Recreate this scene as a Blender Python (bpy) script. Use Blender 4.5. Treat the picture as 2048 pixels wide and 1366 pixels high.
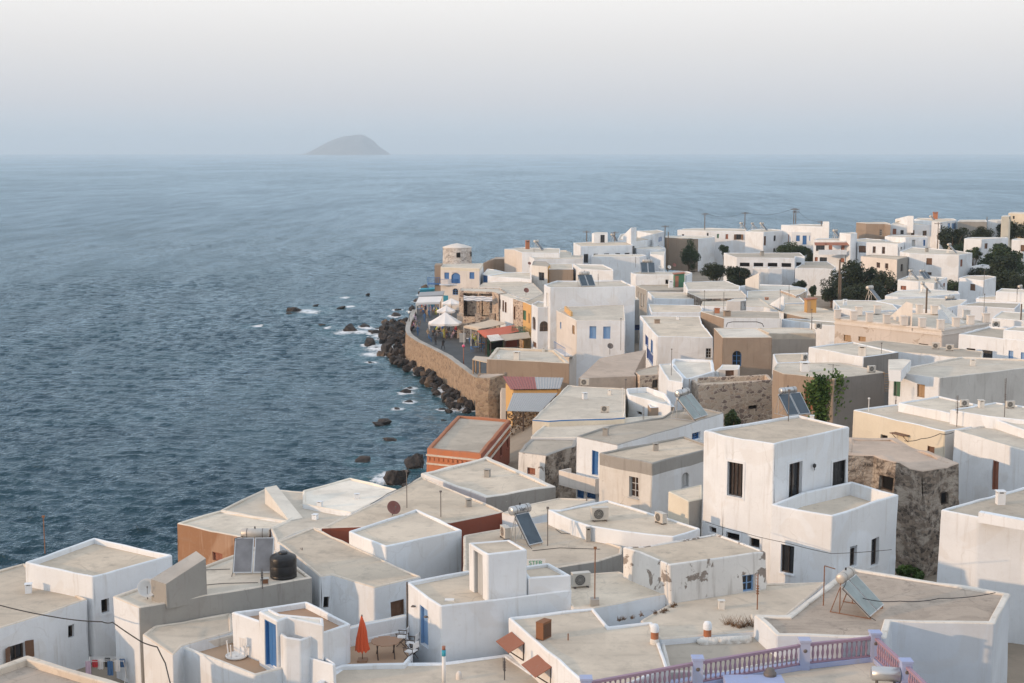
import bpy, bmesh, math, random
import numpy as np
from mathutils import Vector, noise, Matrix
random.seed(7)
R = math.radians
for o in list(bpy.data.objects): bpy.data.objects.remove(o)
scene = bpy.context.scene
COL = scene.collection

# ---------------------------------------------------------------- camera
CAM_Z = 33.0                       # metres above the sea (castle rock)
FPX = 2844.0                       # 50 mm on a 36 mm frame, 2048 px wide
PITCH = math.atan(379.5/FPX)       # the sea horizon, 20 km off, lies at y = 308
cd = bpy.data.cameras.new('camera'); cam = bpy.data.objects.new('camera', cd); COL.objects.link(cam)
cam.location = (0, 0, CAM_Z); cam.rotation_euler = (math.pi/2-PITCH, 0, 0)
cd.sensor_width = 36.0; cd.lens = 36.0*FPX/2048; cd.clip_start = 0.5; cd.clip_end = 200000
scene.camera = cam

# ---------------------------------------------------------------- light
SUN_EL, SUN_AZ = 10.5, 202.0        # low evening sun; azimuth = direction to the sun, counter-clockwise from +X
sun_dir = Vector((math.cos(R(SUN_EL))*math.cos(R(SUN_AZ)), math.cos(R(SUN_EL))*math.sin(R(SUN_AZ)), math.sin(R(SUN_EL))))
ld = bpy.data.lights.new('sun', 'SUN'); ld.energy = 2.5; ld.angle = R(0.9); ld.color = (1.0, 0.65, 0.38)
sun = bpy.data.objects.new('sun', ld); COL.objects.link(sun)
sun.rotation_euler = (-sun_dir).to_track_quat('-Z', 'Y').to_euler(); sun.location = (-60, -40, 80)

W = bpy.data.worlds.new('World'); scene.world = W; W.use_nodes = True
wn, wl = W.node_tree.nodes, W.node_tree.links
wn.clear()
w_out = wn.new('ShaderNodeOutputWorld'); w_bg = wn.new('ShaderNodeBackground')
w_sky = wn.new('ShaderNodeTexSky'); w_sky.sky_type = 'NISHITA'; w_sky.sun_disc = False
w_sky.sun_elevation = R(SUN_EL); w_sky.sun_rotation = R(90-SUN_AZ) % (2*math.pi)
w_sky.air_density = 1.0; w_sky.dust_density = 1.5; w_sky.ozone_density = 1.0
w_tc = wn.new('ShaderNodeTexCoord'); w_sep = wn.new('ShaderNodeSeparateXYZ')
w_ramp = wn.new('ShaderNodeValToRGB')
w_str = wn.new('ShaderNodeVectorMath'); w_str.operation = 'SCALE'; w_str.inputs['Scale'].default_value = 0.10
w_mix = wn.new('ShaderNodeMix'); w_mix.data_type = 'RGBA'
w_mr = wn.new('ShaderNodeMapRange'); w_mr.interpolation_type = 'SMOOTHSTEP'
# hazy air low over the sea: grey-blue at the horizon, pinkish, then cream; blue overhead
el = w_ramp.color_ramp.elements
SKY = [(0.0, (0.53, 0.62, 0.71)), (0.012, (0.60, 0.67, 0.74)), (0.034, (0.70, 0.705, 0.735)), (0.072, (0.84, 0.82, 0.81)),
       (0.11, (0.99, 0.965, 0.94)), (0.22, (1.12, 1.12, 1.12)), (0.5, (1.12, 1.20, 1.31)), (1.0, (1.02, 1.15, 1.32))]
el[0].position, el[0].color = SKY[0][0], (*SKY[0][1], 1)
el[1].position, el[1].color = SKY[-1][0], (*SKY[-1][1], 1)
for p_, c_ in SKY[1:-1]:
    e = el.new(p_); e.color = (*c_, 1)
w_mr.inputs['From Min'].default_value = 0.10; w_mr.inputs['From Max'].default_value = 0.5
w_mr.inputs['To Min'].default_value = 0.0; w_mr.inputs['To Max'].default_value = 0.25
wl.new(w_tc.outputs['Generated'], w_sep.inputs[0]); wl.new(w_sep.outputs['Z'], w_ramp.inputs['Fac'])
wl.new(w_sep.outputs['Z'], w_mr.inputs['Value']); wl.new(w_sky.outputs[0], w_str.inputs[0])
wl.new(w_mr.outputs[0], w_mix.inputs['Factor']); wl.new(w_ramp.outputs['Color'], w_mix.inputs['A']); wl.new(w_str.outputs[0], w_mix.inputs['B'])
wl.new(w_mix.outputs['Result'], w_bg.inputs['Color']); w_bg.inputs['Strength'].default_value = 1.0
wl.new(w_bg.outputs[0], w_out.inputs['Surface'])

scene.view_settings.view_transform = 'Standard'; scene.view_settings.look = 'None'
scene.view_settings.exposure = 0.0; scene.view_settings.gamma = 1.0; scene.view_settings.use_curve_mapping = False
scene.cycles.use_denoising = True
scene.cycles.max_bounces = 6; scene.cycles.diffuse_bounces = 3; scene.cycles.glossy_bounces = 3
scene.cycles.transmission_bounces = 4; scene.cycles.volume_bounces = 1; scene.cycles.transparent_max_bounces = 8
scene.cycles.sample_clamp_indirect = 6.0

# ---------------------------------------------------------------- survey: where a bearing from the castle meets a height
CR = {'T': (0, 0, 1), 'A': (0, 930, 3.1327), 'B': (350, 930, 3.1327), 'C': (800, 930, 3.1327), 'D': (1200, 930, 3.1327), 'E': (1528, 930, 3.1327),
      'G': (780, 620, 3.594), 'I': (1100, 620, 3.594), 'J': (1528, 620, 3.594), 'K': (780, 460, 5.691), 'L': (1040, 440, 5.691),
      'M': (1320, 400, 5.389), 'N': (1668, 400, 5.389), 'O': (1240, 560, 5.12), 'Q': (1600, 580, 4.571), 'S': (800, 570, 7.585), 'U': (660, 630, 6.21)}
CA, SA = math.cos(PITCH), math.sin(PITCH)
def pix(c, x, y):
    ox, oy, s = CR[c]; return ox+x/s, oy+y/s
def ray(c, x, y):
    px, py = pix(c, x, y); u = (px-1024)/FPX; v = (683-py)/FPX
    return Vector((u, CA+v*SA, -SA+v*CA))
def P(c, x, y, z):
    d = ray(c, x, y)
    t = (z-CAM_Z)/d.z
    if t <= 0: t = 5000
    return Vector((d.x*t, d.y*t, z))
def PY(c, x, y, Y):
    d = ray(c, x, y); t = Y/d.y
    return Vector((d.x*t, Y, CAM_Z+d.z*t))
# ---------------------------------------------------------------- materials
MATS = {}
def _new(name):
    m = bpy.data.materials.new(name); m.use_nodes = True
    nt = m.node_tree; nt.nodes.clear()
    out = nt.nodes.new('ShaderNodeOutputMaterial'); b = nt.nodes.new('ShaderNodeBsdfPrincipled')
    nt.links.new(b.outputs[0], out.inputs['Surface'])
    MATS[name] = m
    return m, nt, b
def N(nt, t, **kw):
    n = nt.nodes.new(t)
    for k, v in kw.items():
        if k.startswith('i_'): n.inputs[k[2:].replace('_', ' ')].default_value = v
        else: setattr(n, k, v)
    return n
def world_pos(nt, scale=(1, 1, 1)):
    g = N(nt, 'ShaderNodeNewGeometry'); mp = N(nt, 'ShaderNodeMapping'); mp.inputs['Scale'].default_value = scale
    nt.links.new(g.outputs['Position'], mp.inputs['Vector']); return mp.outputs[0]
def noise_tex(nt, vec, scale, detail=4, rough=0.55, dist=0.0):
    n = N(nt, 'ShaderNodeTexNoise'); n.inputs['Scale'].default_value = scale; n.inputs['Detail'].default_value = detail
    n.inputs['Roughness'].default_value = rough; n.inputs['Distortion'].default_value = dist
    nt.links.new(vec, n.inputs['Vector']); return n.outputs['Fac']
def ramp(nt, fac, a, b, lo=0.0, hi=1.0):
    n = N(nt, 'ShaderNodeMapRange'); n.interpolation_type = 'SMOOTHSTEP'
    n.inputs['From Min'].default_value = a; n.inputs['From Max'].default_value = b
    n.inputs['To Min'].default_value = lo; n.inputs['To Max'].default_value = hi
    nt.links.new(fac, n.inputs['Value']); return n.outputs[0]
def mixc(nt, fac, a, b, mode='MIX'):
    n = N(nt, 'ShaderNodeMix'); n.data_type = 'RGBA'; n.blend_type = mode
    for sock, val in (('Factor', fac), ('A', a), ('B', b)):
        s = [i for i in n.inputs if i.name == sock and (i.type == 'RGBA' or sock == 'Factor')][0]
        if hasattr(val, 'node'): nt.links.new(val, s)
        elif sock == 'Factor': s.default_value = val
        else: s.default_value = (*val, 1)
    return [o for o in n.outputs if o.type == 'RGBA'][0]
def math_n(nt, op, a, b=0.0):
    n = N(nt, 'ShaderNodeMath', operation=op)
    for i, v in enumerate((a, b)):
        if hasattr(v, 'node'): nt.links.new(v, n.inputs[i])
        else: n.inputs[i].default_value = v
    return n.outputs[0]
def bump(nt, b, h, strength=0.3, dist=0.02):
    n = N(nt, 'ShaderNodeBump'); n.inputs['Strength'].default_value = strength; n.inputs['Distance'].default_value = dist
    nt.links.new(h, n.inputs['Height']); nt.links.new(n.outputs[0], b.inputs['Normal'])
def sc(c, k): return tuple(min(1.0, x*k) for x in c)

def plaster(name, c, dirt=(0.42, 0.38, 0.33), dirt_amt=0.35, peel=0.0, under=(0.36, 0.30, 0.24), rough=0.92, rand=0.06, bmp=0.25):
    """hand-laid lime plaster: mottled, with rain streaks, hairline dirt and, where asked, flaked patches"""
    m, nt, b = _new(name); b.inputs['Roughness'].default_value = rough
    b.inputs['Specular IOR Level'].default_value = 0.2
    p = world_pos(nt); ps = world_pos(nt, (2.2, 2.2, 0.22))
    n1 = noise_tex(nt, p, 0.45, 5); n2 = noise_tex(nt, p, 5.0, 8, 0.65); n3 = noise_tex(nt, ps, 1.3, 5, 0.6)
    oi = N(nt, 'ShaderNodeObjectInfo')
    col = mixc(nt, ramp(nt, n1, 0.3, 0.7), sc(c, 0.93), sc(c, 1.03))
    col = mixc(nt, math_n(nt, 'MULTIPLY', ramp(nt, n2, 0.52, 0.8), dirt_amt*0.7), col, dirt)
    col = mixc(nt, math_n(nt, 'MULTIPLY', ramp(nt, n3, 0.52, 0.78), dirt_amt*1.35), col, dirt)
    # repainted areas, hairline cracks and rain runs
    n6 = noise_tex(nt, p, 0.22, 3, 0.5, 0.8); col = mixc(nt, math_n(nt, 'MULTIPLY', ramp(nt, n6, 0.53, 0.56), 0.10+dirt_amt*0.25), col, sc(dirt, 1.35))
    vo = N(nt, 'ShaderNodeTexVoronoi'); vo.feature = 'DISTANCE_TO_EDGE'; vo.inputs['Scale'].default_value = 0.33
    wv = N(nt, 'ShaderNodeVectorMath', operation='MULTIPLY_ADD'); wv.inputs[1].default_value = (0.9, 0.9, 0.9); nzc = N(nt, 'ShaderNodeTexNoise'); nzc.inputs['Scale'].default_value = 0.9; nzc.inputs['Detail'].default_value = 6
    nt.links.new(p, nzc.inputs['Vector']); nt.links.new(nzc.outputs['Color'], wv.inputs[0]); nt.links.new(p, wv.inputs[2]); nt.links.new(wv.outputs[0], vo.inputs['Vector'])
    crk = math_n(nt, 'MULTIPLY', math_n(nt, 'SUBTRACT', 1.0, ramp(nt, vo.outputs['Distance'], 0.003, 0.012)), ramp(nt, n1, 0.5, 0.62, 0, 0.06+dirt_amt*0.3))
    col = mixc(nt, crk, col, sc(dirt, 0.6))
    rv = math_n(nt, 'MULTIPLY', oi.outputs['Random'], rand)
    col = mixc(nt, rv, col, (0.35, 0.33, 0.30))
    h = n2
    if peel > 0:
        n4 = noise_tex(nt, p, 0.9, 9, 0.62, 0.4)
        mk = ramp(nt, n4, 0.72-peel*0.45, 0.745-peel*0.45)
        n5 = noise_tex(nt, p, 7.0, 4)
        und = mixc(nt, n5, sc(under, 0.55), sc(under, 1.35))
        col = mixc(nt, mk, col, und)
        h = math_n(nt, 'SUBTRACT', math_n(nt, 'MULTIPLY', n2, 0.4), math_n(nt, 'MULTIPLY', mk, 0.6))
    nt.links.new(col, b.inputs['Base Color'])
    bump(nt, b, h, bmp, 0.03)
    return m
def concrete(name, c, stain=(0.26, 0.23, 0.19), amt=0.5, rough=0.95, speck=0.2):
    """flat screed roof: broad pale and dark patches, puddle stains, grit"""
    m, nt, b = _new(name); b.inputs['Roughness'].default_value = rough; b.inputs['Specular IOR Level'].default_value = 0.15
    p = world_pos(nt); px = world_pos(nt, (0.25, 1.6, 1))
    n1 = noise_tex(nt, p, 0.28, 6, 0.6, 0.5); n2 = noise_tex(nt, p, 1.7, 8, 0.68); n3 = noise_tex(nt, p, 14.0, 3); n4 = noise_tex(nt, px, 0.8, 5, 0.6)
    oi = N(nt, 'ShaderNodeObjectInfo')
    col = mixc(nt, ramp(nt, n1, 0.32, 0.68), sc(c, 0.84), sc(c, 1.1))
    col = mixc(nt, math_n(nt, 'MULTIPLY', ramp(nt, n2, 0.5, 0.78), amt), col, stain)
    col = mixc(nt, math_n(nt, 'MULTIPLY', ramp(nt, n4, 0.55, 0.75), amt*0.55), col, stain)
    col = mixc(nt, math_n(nt, 'MULTIPLY', ramp(nt, n3, 0.5, 0.75), speck), col, sc(c, 0.5))
    n6 = noise_tex(nt, p, 0.35, 2, 0.5, 1.2); col = mixc(nt, math_n(nt, 'MULTIPLY', ramp(nt, n6, 0.55, 0.575), amt*0.42), col, sc(c, 1.22))
    n7 = noise_tex(nt, p, 0.5, 7, 0.7, 0.3); col = mixc(nt, math_n(nt, 'MULTIPLY', ramp(nt, n7, 0.56, 0.70), amt*0.75), col, stain)
    vo = N(nt, 'ShaderNodeTexVoronoi'); vo.feature = 'DISTANCE_TO_EDGE'; vo.inputs['Scale'].default_value = 0.24
    wv = N(nt, 'ShaderNodeVectorMath', operation='MULTIPLY_ADD'); wv.inputs[1].default_value = (1.2, 1.2, 0); nzc = N(nt, 'ShaderNodeTexNoise'); nzc.inputs['Scale'].default_value = 0.7; nzc.inputs['Detail'].default_value = 6
    nt.links.new(p, nzc.inputs['Vector']); nt.links.new(nzc.outputs['Color'], wv.inputs[0]); nt.links.new(p, wv.inputs[2]); nt.links.new(wv.outputs[0], vo.inputs['Vector'])
    crk = math_n(nt, 'MULTIPLY', math_n(nt, 'SUBTRACT', 1.0, ramp(nt, vo.outputs['Distance'], 0.002, 0.010)), math_n(nt, 'MULTIPLY', ramp(nt, n1, 0.42, 0.6), amt*0.42)); col = mixc(nt, crk, col, sc(stain, 0.7))
    col = mixc(nt, math_n(nt, 'MULTIPLY', oi.outputs['Random'], 0.30), col, (0.35, 0.32, 0.285))
    nt.links.new(col, b.inputs['Base Color'])
    bump(nt, b, math_n(nt, 'ADD', n2, math_n(nt, 'MULTIPLY', n3, 0.4)), 0.35, 0.03)
    return m
def rubble(name, stones, mortar, scale=2.6, wash=0.0, washc=(0.75, 0.74, 0.70)):
    """rubble masonry too far off to pick apart: irregular stones in lime mortar"""
    m, nt, b = _new(name); b.inputs['Roughness'].default_value = 0.95; b.inputs['Specular IOR Level'].default_value = 0.15
    p = world_pos(nt, (1, 1, 1.5))
    nz = N(nt, 'ShaderNodeTexNoise'); nz.inputs['Scale'].default_value = 1.4; nt.links.new(p, nz.inputs['Vector'])
    add = N(nt, 'ShaderNodeVectorMath', operation='MULTIPLY_ADD'); add.inputs[1].default_value = (0.35, 0.35, 0.35)
    nt.links.new(nz.outputs['Color'], add.inputs[0]); nt.links.new(p, add.inputs[2])
    v1 = N(nt, 'ShaderNodeTexVoronoi'); v1.inputs['Scale'].default_value = scale; v1.feature = 'DISTANCE_TO_EDGE'
    v2 = N(nt, 'ShaderNodeTexVoronoi'); v2.inputs['Scale'].default_value = scale
    nt.links.new(add.outputs[0], v1.inputs['Vector']); nt.links.new(add.outputs[0], v2.inputs['Vector'])
    cr = N(nt, 'ShaderNodeValToRGB'); cr.color_ramp.interpolation = 'CONSTANT'
    sp = N(nt, 'ShaderNodeSeparateColor'); nt.links.new(v2.outputs['Color'], sp.inputs[0]); nt.links.new(sp.outputs[0], cr.inputs['Fac'])
    els = cr.color_ramp.elements
    els[0].position = 0; els[0].color = (*stones[0], 1); els[1].position = 1.0/len(stones); els[1].color = (*stones[1], 1)
    for k in range(2, len(stones)):
        e = els.new(k/len(stones)); e.color = (*stones[k], 1)
    edge = ramp(nt, v1.outputs['Distance'], 0.02, 0.11)
    n2 = noise_tex(nt, p, 6, 6, 0.65)
    col = mixc(nt, edge, mortar, cr.outputs['Color'])
    col = mixc(nt, math_n(nt, 'MULTIPLY', n2, 0.45), col, sc(mortar, 0.5))
    if wash > 0:
        n4 = noise_tex(nt, p, 0.8, 12, 0.72, 0.3)
        col = mixc(nt, ramp(nt, n4, 0.58-wash*0.4, 0.72-wash*0.4), col, washc)
    nt.links.new(col, b.inputs['Base Color'])
    bump(nt, b, math_n(nt, 'ADD', edge, math_n(nt, 'MULTIPLY', n2, 0.5)), 0.8, 0.06)
    return m
def paint(name, c, rough=0.55, metal=0.0, wear=0.25, wearc=(0.3, 0.28, 0.26), scale=4.0):
    m, nt, b = _new(name); b.inputs['Roughness'].default_value = rough; b.inputs['Metallic'].default_value = metal
    p = world_pos(nt); n1 = noise_tex(nt, p, scale, 7, 0.65)
    col = mixc(nt, math_n(nt, 'MULTIPLY', ramp(nt, n1, 0.48, 0.8), wear), c, wearc)
    nt.links.new(col, b.inputs['Base Color']); bump(nt, b, n1, 0.12, 0.01)
    return m

plaster('white', (0.775, 0.812, 0.85), dirt_amt=0.27)
plaster('white2', (0.74, 0.75, 0.76), dirt_amt=0.3)
plaster('rimwhite', (0.74, 0.70, 0.64), dirt=(0.4, 0.35, 0.29), dirt_amt=0.5)
plaster('rimbeige', (0.70, 0.62, 0.525), dirt=(0.38, 0.32, 0.26), dirt_amt=0.5)
plaster('oldwhite', (0.70, 0.68, 0.64), dirt_amt=0.5, peel=0.12, under=(0.42, 0.37, 0.31))
plaster('peel', (0.77, 0.755, 0.73), dirt=(0.36, 0.33, 0.3), dirt_amt=0.45, peel=0.36, under=(0.30, 0.26, 0.23), bmp=0.6)
plaster('peelbrown', (0.62, 0.56, 0.51), dirt_amt=0.4, peel=0.34, under=(0.50, 0.43, 0.37), bmp=0.5)
plaster('cream', (0.72, 0.66, 0.54), dirt_amt=0.22)
plaster('pinkcream', (0.72, 0.67, 0.62), dirt_amt=0.25)
plaster('lilac', (0.37, 0.43, 0.64), dirt_amt=0.3)
plaster('bluewhite', (0.66, 0.71, 0.77), dirt_amt=0.15)
plaster('brown', (0.335, 0.26, 0.20), dirt=(0.22, 0.16, 0.12), dirt_amt=0.5, rand=0.1, bmp=0.5)
plaster('redearth', (0.34, 0.185, 0.105), dirt=(0.55, 0.42, 0.32), dirt_amt=0.4, peel=0.06, under=(0.6, 0.5, 0.42), bmp=0.6)
plaster('cement', (0.36, 0.345, 0.32), dirt=(0.22, 0.20, 0.18), dirt_amt=0.5, rand=0.1, bmp=0.45)
plaster('palecement', (0.60, 0.58, 0.55), dirt=(0.3, 0.28, 0.26), dirt_amt=0.5, rand=0.08, bmp=0.45)
plaster('warmcement', (0.45, 0.40, 0.35), dirt=(0.28, 0.24, 0.21), dirt_amt=0.5, rand=0.08, bmp=0.45)
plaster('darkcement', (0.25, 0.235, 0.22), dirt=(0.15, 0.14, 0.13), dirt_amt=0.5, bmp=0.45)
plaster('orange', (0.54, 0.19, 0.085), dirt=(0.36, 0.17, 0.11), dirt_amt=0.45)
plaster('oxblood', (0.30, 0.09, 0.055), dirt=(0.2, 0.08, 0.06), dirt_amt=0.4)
plaster('terracotta', (0.42, 0.17, 0.09), dirt=(0.3, 0.15, 0.1), dirt_amt=0.4)
plaster('ochre', (0.68, 0.42, 0.17), dirt=(0.5, 0.33, 0.2), dirt_amt=0.35)
plaster('teal', (0.05, 0.34, 0.46), dirt=(0.2, 0.3, 0.33), dirt_amt=0.3)
rubble('stone', [(0.56, 0.45, 0.35), (0.42, 0.32, 0.26), (0.62, 0.51, 0.41), (0.22, 0.16, 0.14), (0.56, 0.42, 0.32)], (0.74, 0.63, 0.52), 2.2)
rubble('ruinstone', [(0.13, 0.105, 0.085), (0.24, 0.19, 0.15), (0.08, 0.068, 0.06), (0.33, 0.265, 0.21)], (0.27, 0.22, 0.18), 3.0, wash=0.30, washc=(0.45, 0.39, 0.33))
rubble('washstone', [(0.36, 0.31, 0.27), (0.45, 0.38, 0.33), (0.26, 0.22, 0.2), (0.5, 0.44, 0.38)], (0.80, 0.77, 0.73), 2.0, wash=0.30, washc=(0.74, 0.70, 0.66))
rubble('seawall', [(0.40, 0.29, 0.20), (0.34, 0.24, 0.17), (0.46, 0.34, 0.24), (0.26, 0.19, 0.14)], (0.46, 0.35, 0.25), 1.9, wash=0.12, washc=(0.40, 0.28, 0.19))
concrete('beige', (0.618, 0.520, 0.408), amt=0.6)
concrete('beige2', (0.700, 0.600, 0.480), amt=0.45)
concrete('grey', (0.484, 0.420, 0.342), amt=0.6)
concrete('palegrey', (0.680, 0.605, 0.503), amt=0.42)
concrete('rwhite', (0.803, 0.740, 0.646), amt=0.22, speck=0.08)
concrete('rbrown', (0.44, 0.365, 0.30), stain=(0.16, 0.14, 0.125), amt=0.75)
concrete('mudroof', (0.56, 0.44, 0.35), stain=(0.32, 0.22, 0.16), amt=0.5)
concrete('clay', (0.42, 0.27, 0.18), stain=(0.3, 0.18, 0.12), amt=0.4)
concrete('asphalt', (0.10, 0.105, 0.11), stain=(0.06, 0.06, 0.06), amt=0.4)
concrete('earth', (0.30, 0.24, 0.18), stain=(0.16, 0.14, 0.1), amt=0.6)
concrete('capstone', (0.42, 0.40, 0.37), amt=0.4)
paint('bluepaint', (0.045, 0.17, 0.42)); paint('navy', (0.03, 0.07, 0.24)); paint('lightblue', (0.22, 0.38, 0.62))
paint('greypaint', (0.46, 0.47, 0.47)); paint('wood', (0.16, 0.085, 0.05), 0.7); paint('darkwood', (0.06, 0.04, 0.03), 0.7)
paint('teak', (0.30, 0.17, 0.10), 0.7); paint('greenpaint', (0.05, 0.16, 0.09)); paint('blackpaint', (0.02, 0.02, 0.022), 0.5)
paint('whitepaint', (0.74, 0.73, 0.71), 0.5); paint('redpaint', (0.45, 0.10, 0.06)); paint('rustred', (0.33, 0.14, 0.09), 0.85)
paint('rust', (0.26, 0.12, 0.06), 0.85, 0.2); paint('rod', (0.17, 0.15, 0.14), 0.6, 0.4); paint('lilacpaint', (0.34, 0.225, 0.295), 0.75, 0, 0.4, (0.42, 0.36, 0.36), 7)
paint('galv', (0.52, 0.53, 0.54), 0.35, 0.75, 0.3); paint('tankgrey', (0.52, 0.49, 0.45), 0.45, 0.35, 0.35)
paint('acwhite', (0.54, 0.51, 0.46), 0.5, 0, 0.3); paint('acdark', (0.05, 0.05, 0.05), 0.7); paint('oxdish', (0.20, 0.075, 0.06), 0.6)
paint('dishwhite', (0.66, 0.65, 0.63), 0.5); paint('plastic_black', (0.012, 0.012, 0.014), 0.42, 0, 0.2, (0.06, 0.06, 0.06), 1.5)
paint('plastic_white', (0.78, 0.78, 0.77), 0.4, 0, 0.1); paint('cable', (0.02, 0.02, 0.022), 0.7); paint('sheet', (0.40, 0.40, 0.40), 0.6, 0.3, 0.5, (0.28, 0.22, 0.18))
paint('maroon_sheet', (0.30, 0.10, 0.09), 0.7, 0.1, 0.4, (0.45, 0.4, 0.36)); paint('redcanvas', (0.48, 0.12, 0.07), 0.85, 0, 0.2); paint('beigecanvas', (0.56, 0.47, 0.37), 0.9, 0, 0.3)
paint('whitecanvas', (0.80, 0.76, 0.73), 0.85, 0, 0.1); paint('orangecanvas', (0.62, 0.10, 0.035), 0.85, 0, 0.3, (0.35, 0.05, 0.02)); paint('pinkglass', (0.75, 0.12, 0.22), 0.25)
paint('globe', (0.85, 0.85, 0.83), 0.25, 0, 0.0); paint('cloth_red', (0.5, 0.05, 0.06), 0.9); paint('cloth_blue', (0.07, 0.16, 0.32), 0.9); paint('cloth_lilac', (0.55, 0.42, 0.52), 0.9)
paint('cloth_white', (0.76, 0.75, 0.74), 0.9); paint('cloth_black', (0.03, 0.03, 0.035), 0.9); paint('cloth_yellow', (0.55, 0.56, 0.10), 0.9); paint('cloth_tan', (0.45, 0.33, 0.22), 0.9)
paint('cloth_grey', (0.22, 0.23, 0.25), 0.9); paint('skin', (0.50, 0.29, 0.20), 0.6, 0, 0.0); paint('hair', (0.05, 0.03, 0.02), 0.7, 0, 0)
paint('lettering', (0.03, 0.04, 0.06), 0.6); paint('green_lettering', (0.05, 0.33, 0.18), 0.6); paint('bark', (0.14, 0.10, 0.07), 0.95, 0, 0.5, (0.06, 0.05, 0.04), 9)
paint('timber', (0.40, 0.27, 0.16), 0.85); paint('hutyellow', (0.50, 0.29, 0.10), 0.85); paint('grille', (0.30, 0.29, 0.27), 0.6)
def glassy(name, c, rough=0.08, spec=0.6):
    m, nt, b = _new(name); b.inputs['Roughness'].default_value = rough; b.inputs['Specular IOR Level'].default_value = spec
    p = world_pos(nt); n1 = noise_tex(nt, p, 1.6, 4)
    nt.links.new(mixc(nt, n1, sc(c, 0.5), sc(c, 1.5)), b.inputs['Base Color']); bump(nt, b, n1, 0.05, 0.02)
glassy('pane', (0.03, 0.033, 0.038)); glassy('panebrown', (0.055, 0.038, 0.03)); glassy('panel', (0.05, 0.075, 0.10), 0.12)
glassy('panelgrey', (0.16, 0.17, 0.19), 0.3, 0.5); glassy('dark', (0.012, 0.012, 0.013), 0.8, 0.1); glassy('greenpanel', (0.22, 0.27, 0.27), 0.35)
def leafmat(name, a, b_):
    m, nt, b = _new(name); b.inputs['Roughness'].default_value = 0.6; b.inputs['Specular IOR Level'].default_value = 0.3
    p = world_pos(nt); n1 = noise_tex(nt, p, 0.9, 4); n2 = noise_tex(nt, p, 9, 2)
    col = mixc(nt, ramp(nt, n1, 0.35, 0.65), a, b_); col = mixc(nt, math_n(nt, 'MULTIPLY', n2, 0.5), col, sc(a, 0.5))
    nt.links.new(col, b.inputs['Base Color'])
leafmat('leaf_dark', (0.022, 0.034, 0.018), (0.045, 0.062, 0.026)); leafmat('leaf_mid', (0.03, 0.055, 0.02), (0.065, 0.095, 0.035))
leafmat('leaf_vine', (0.05, 0.10, 0.02), (0.11, 0.17, 0.035)); leafmat('dry', (0.14, 0.08, 0.04), (0.22, 0.13, 0.07))
m, nt, b = _new('rockmat'); b.inputs['Roughness'].default_value = 0.75; p = world_pos(nt)
n1 = noise_tex(nt, p, 1.2, 8, 0.65); n2 = noise_tex(nt, p, 5, 6)
col = mixc(nt, ramp(nt, n1, 0.35, 0.7), (0.014, 0.013, 0.013), (0.062, 0.047, 0.04)); nt.links.new(col, b.inputs['Base Color']); bump(nt, b, math_n(nt, 'ADD', n1, n2), 0.9, 0.15)
m, nt, b = _new('rocktan'); b.inputs['Roughness'].default_value = 0.9; p = world_pos(nt)
n1 = noise_tex(nt, p, 1.0, 8, 0.65); n2 = noise_tex(nt, p, 5, 6)
col = mixc(nt, ramp(nt, n1, 0.35, 0.7), (0.06, 0.045, 0.035), (0.20, 0.14, 0.095)); nt.links.new(col, b.inputs['Base Color']); bump(nt, b, math_n(nt, 'ADD', n1, n2), 0.9, 0.15)
m, nt, b = _new('islandrock'); b.inputs['Roughness'].default_value = 1.0; p = world_pos(nt)
n1 = noise_tex(nt, p, 0.01, 8, 0.65)
col = mixc(nt, ramp(nt, n1, 0.35, 0.7), (0.15, 0.155, 0.16), (0.25, 0.25, 0.25)); nt.links.new(col, b.inputs['Base Color'])
m, nt, b = _new('tiledeck'); b.inputs['Roughness'].default_value = 0.85; p = world_pos(nt)
n1 = noise_tex(nt, p, 0.8, 6, 0.6); n2 = noise_tex(nt, p, 9, 3)
col = mixc(nt, n1, (0.42, 0.27, 0.17), (0.50, 0.35, 0.24)); col = mixc(nt, math_n(nt, 'MULTIPLY', n2, 0.3), col, (0.3, 0.2, 0.14)); nt.links.new(col, b.inputs['Base Color']); bump(nt, b, n2, 0.2, 0.01)
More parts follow.
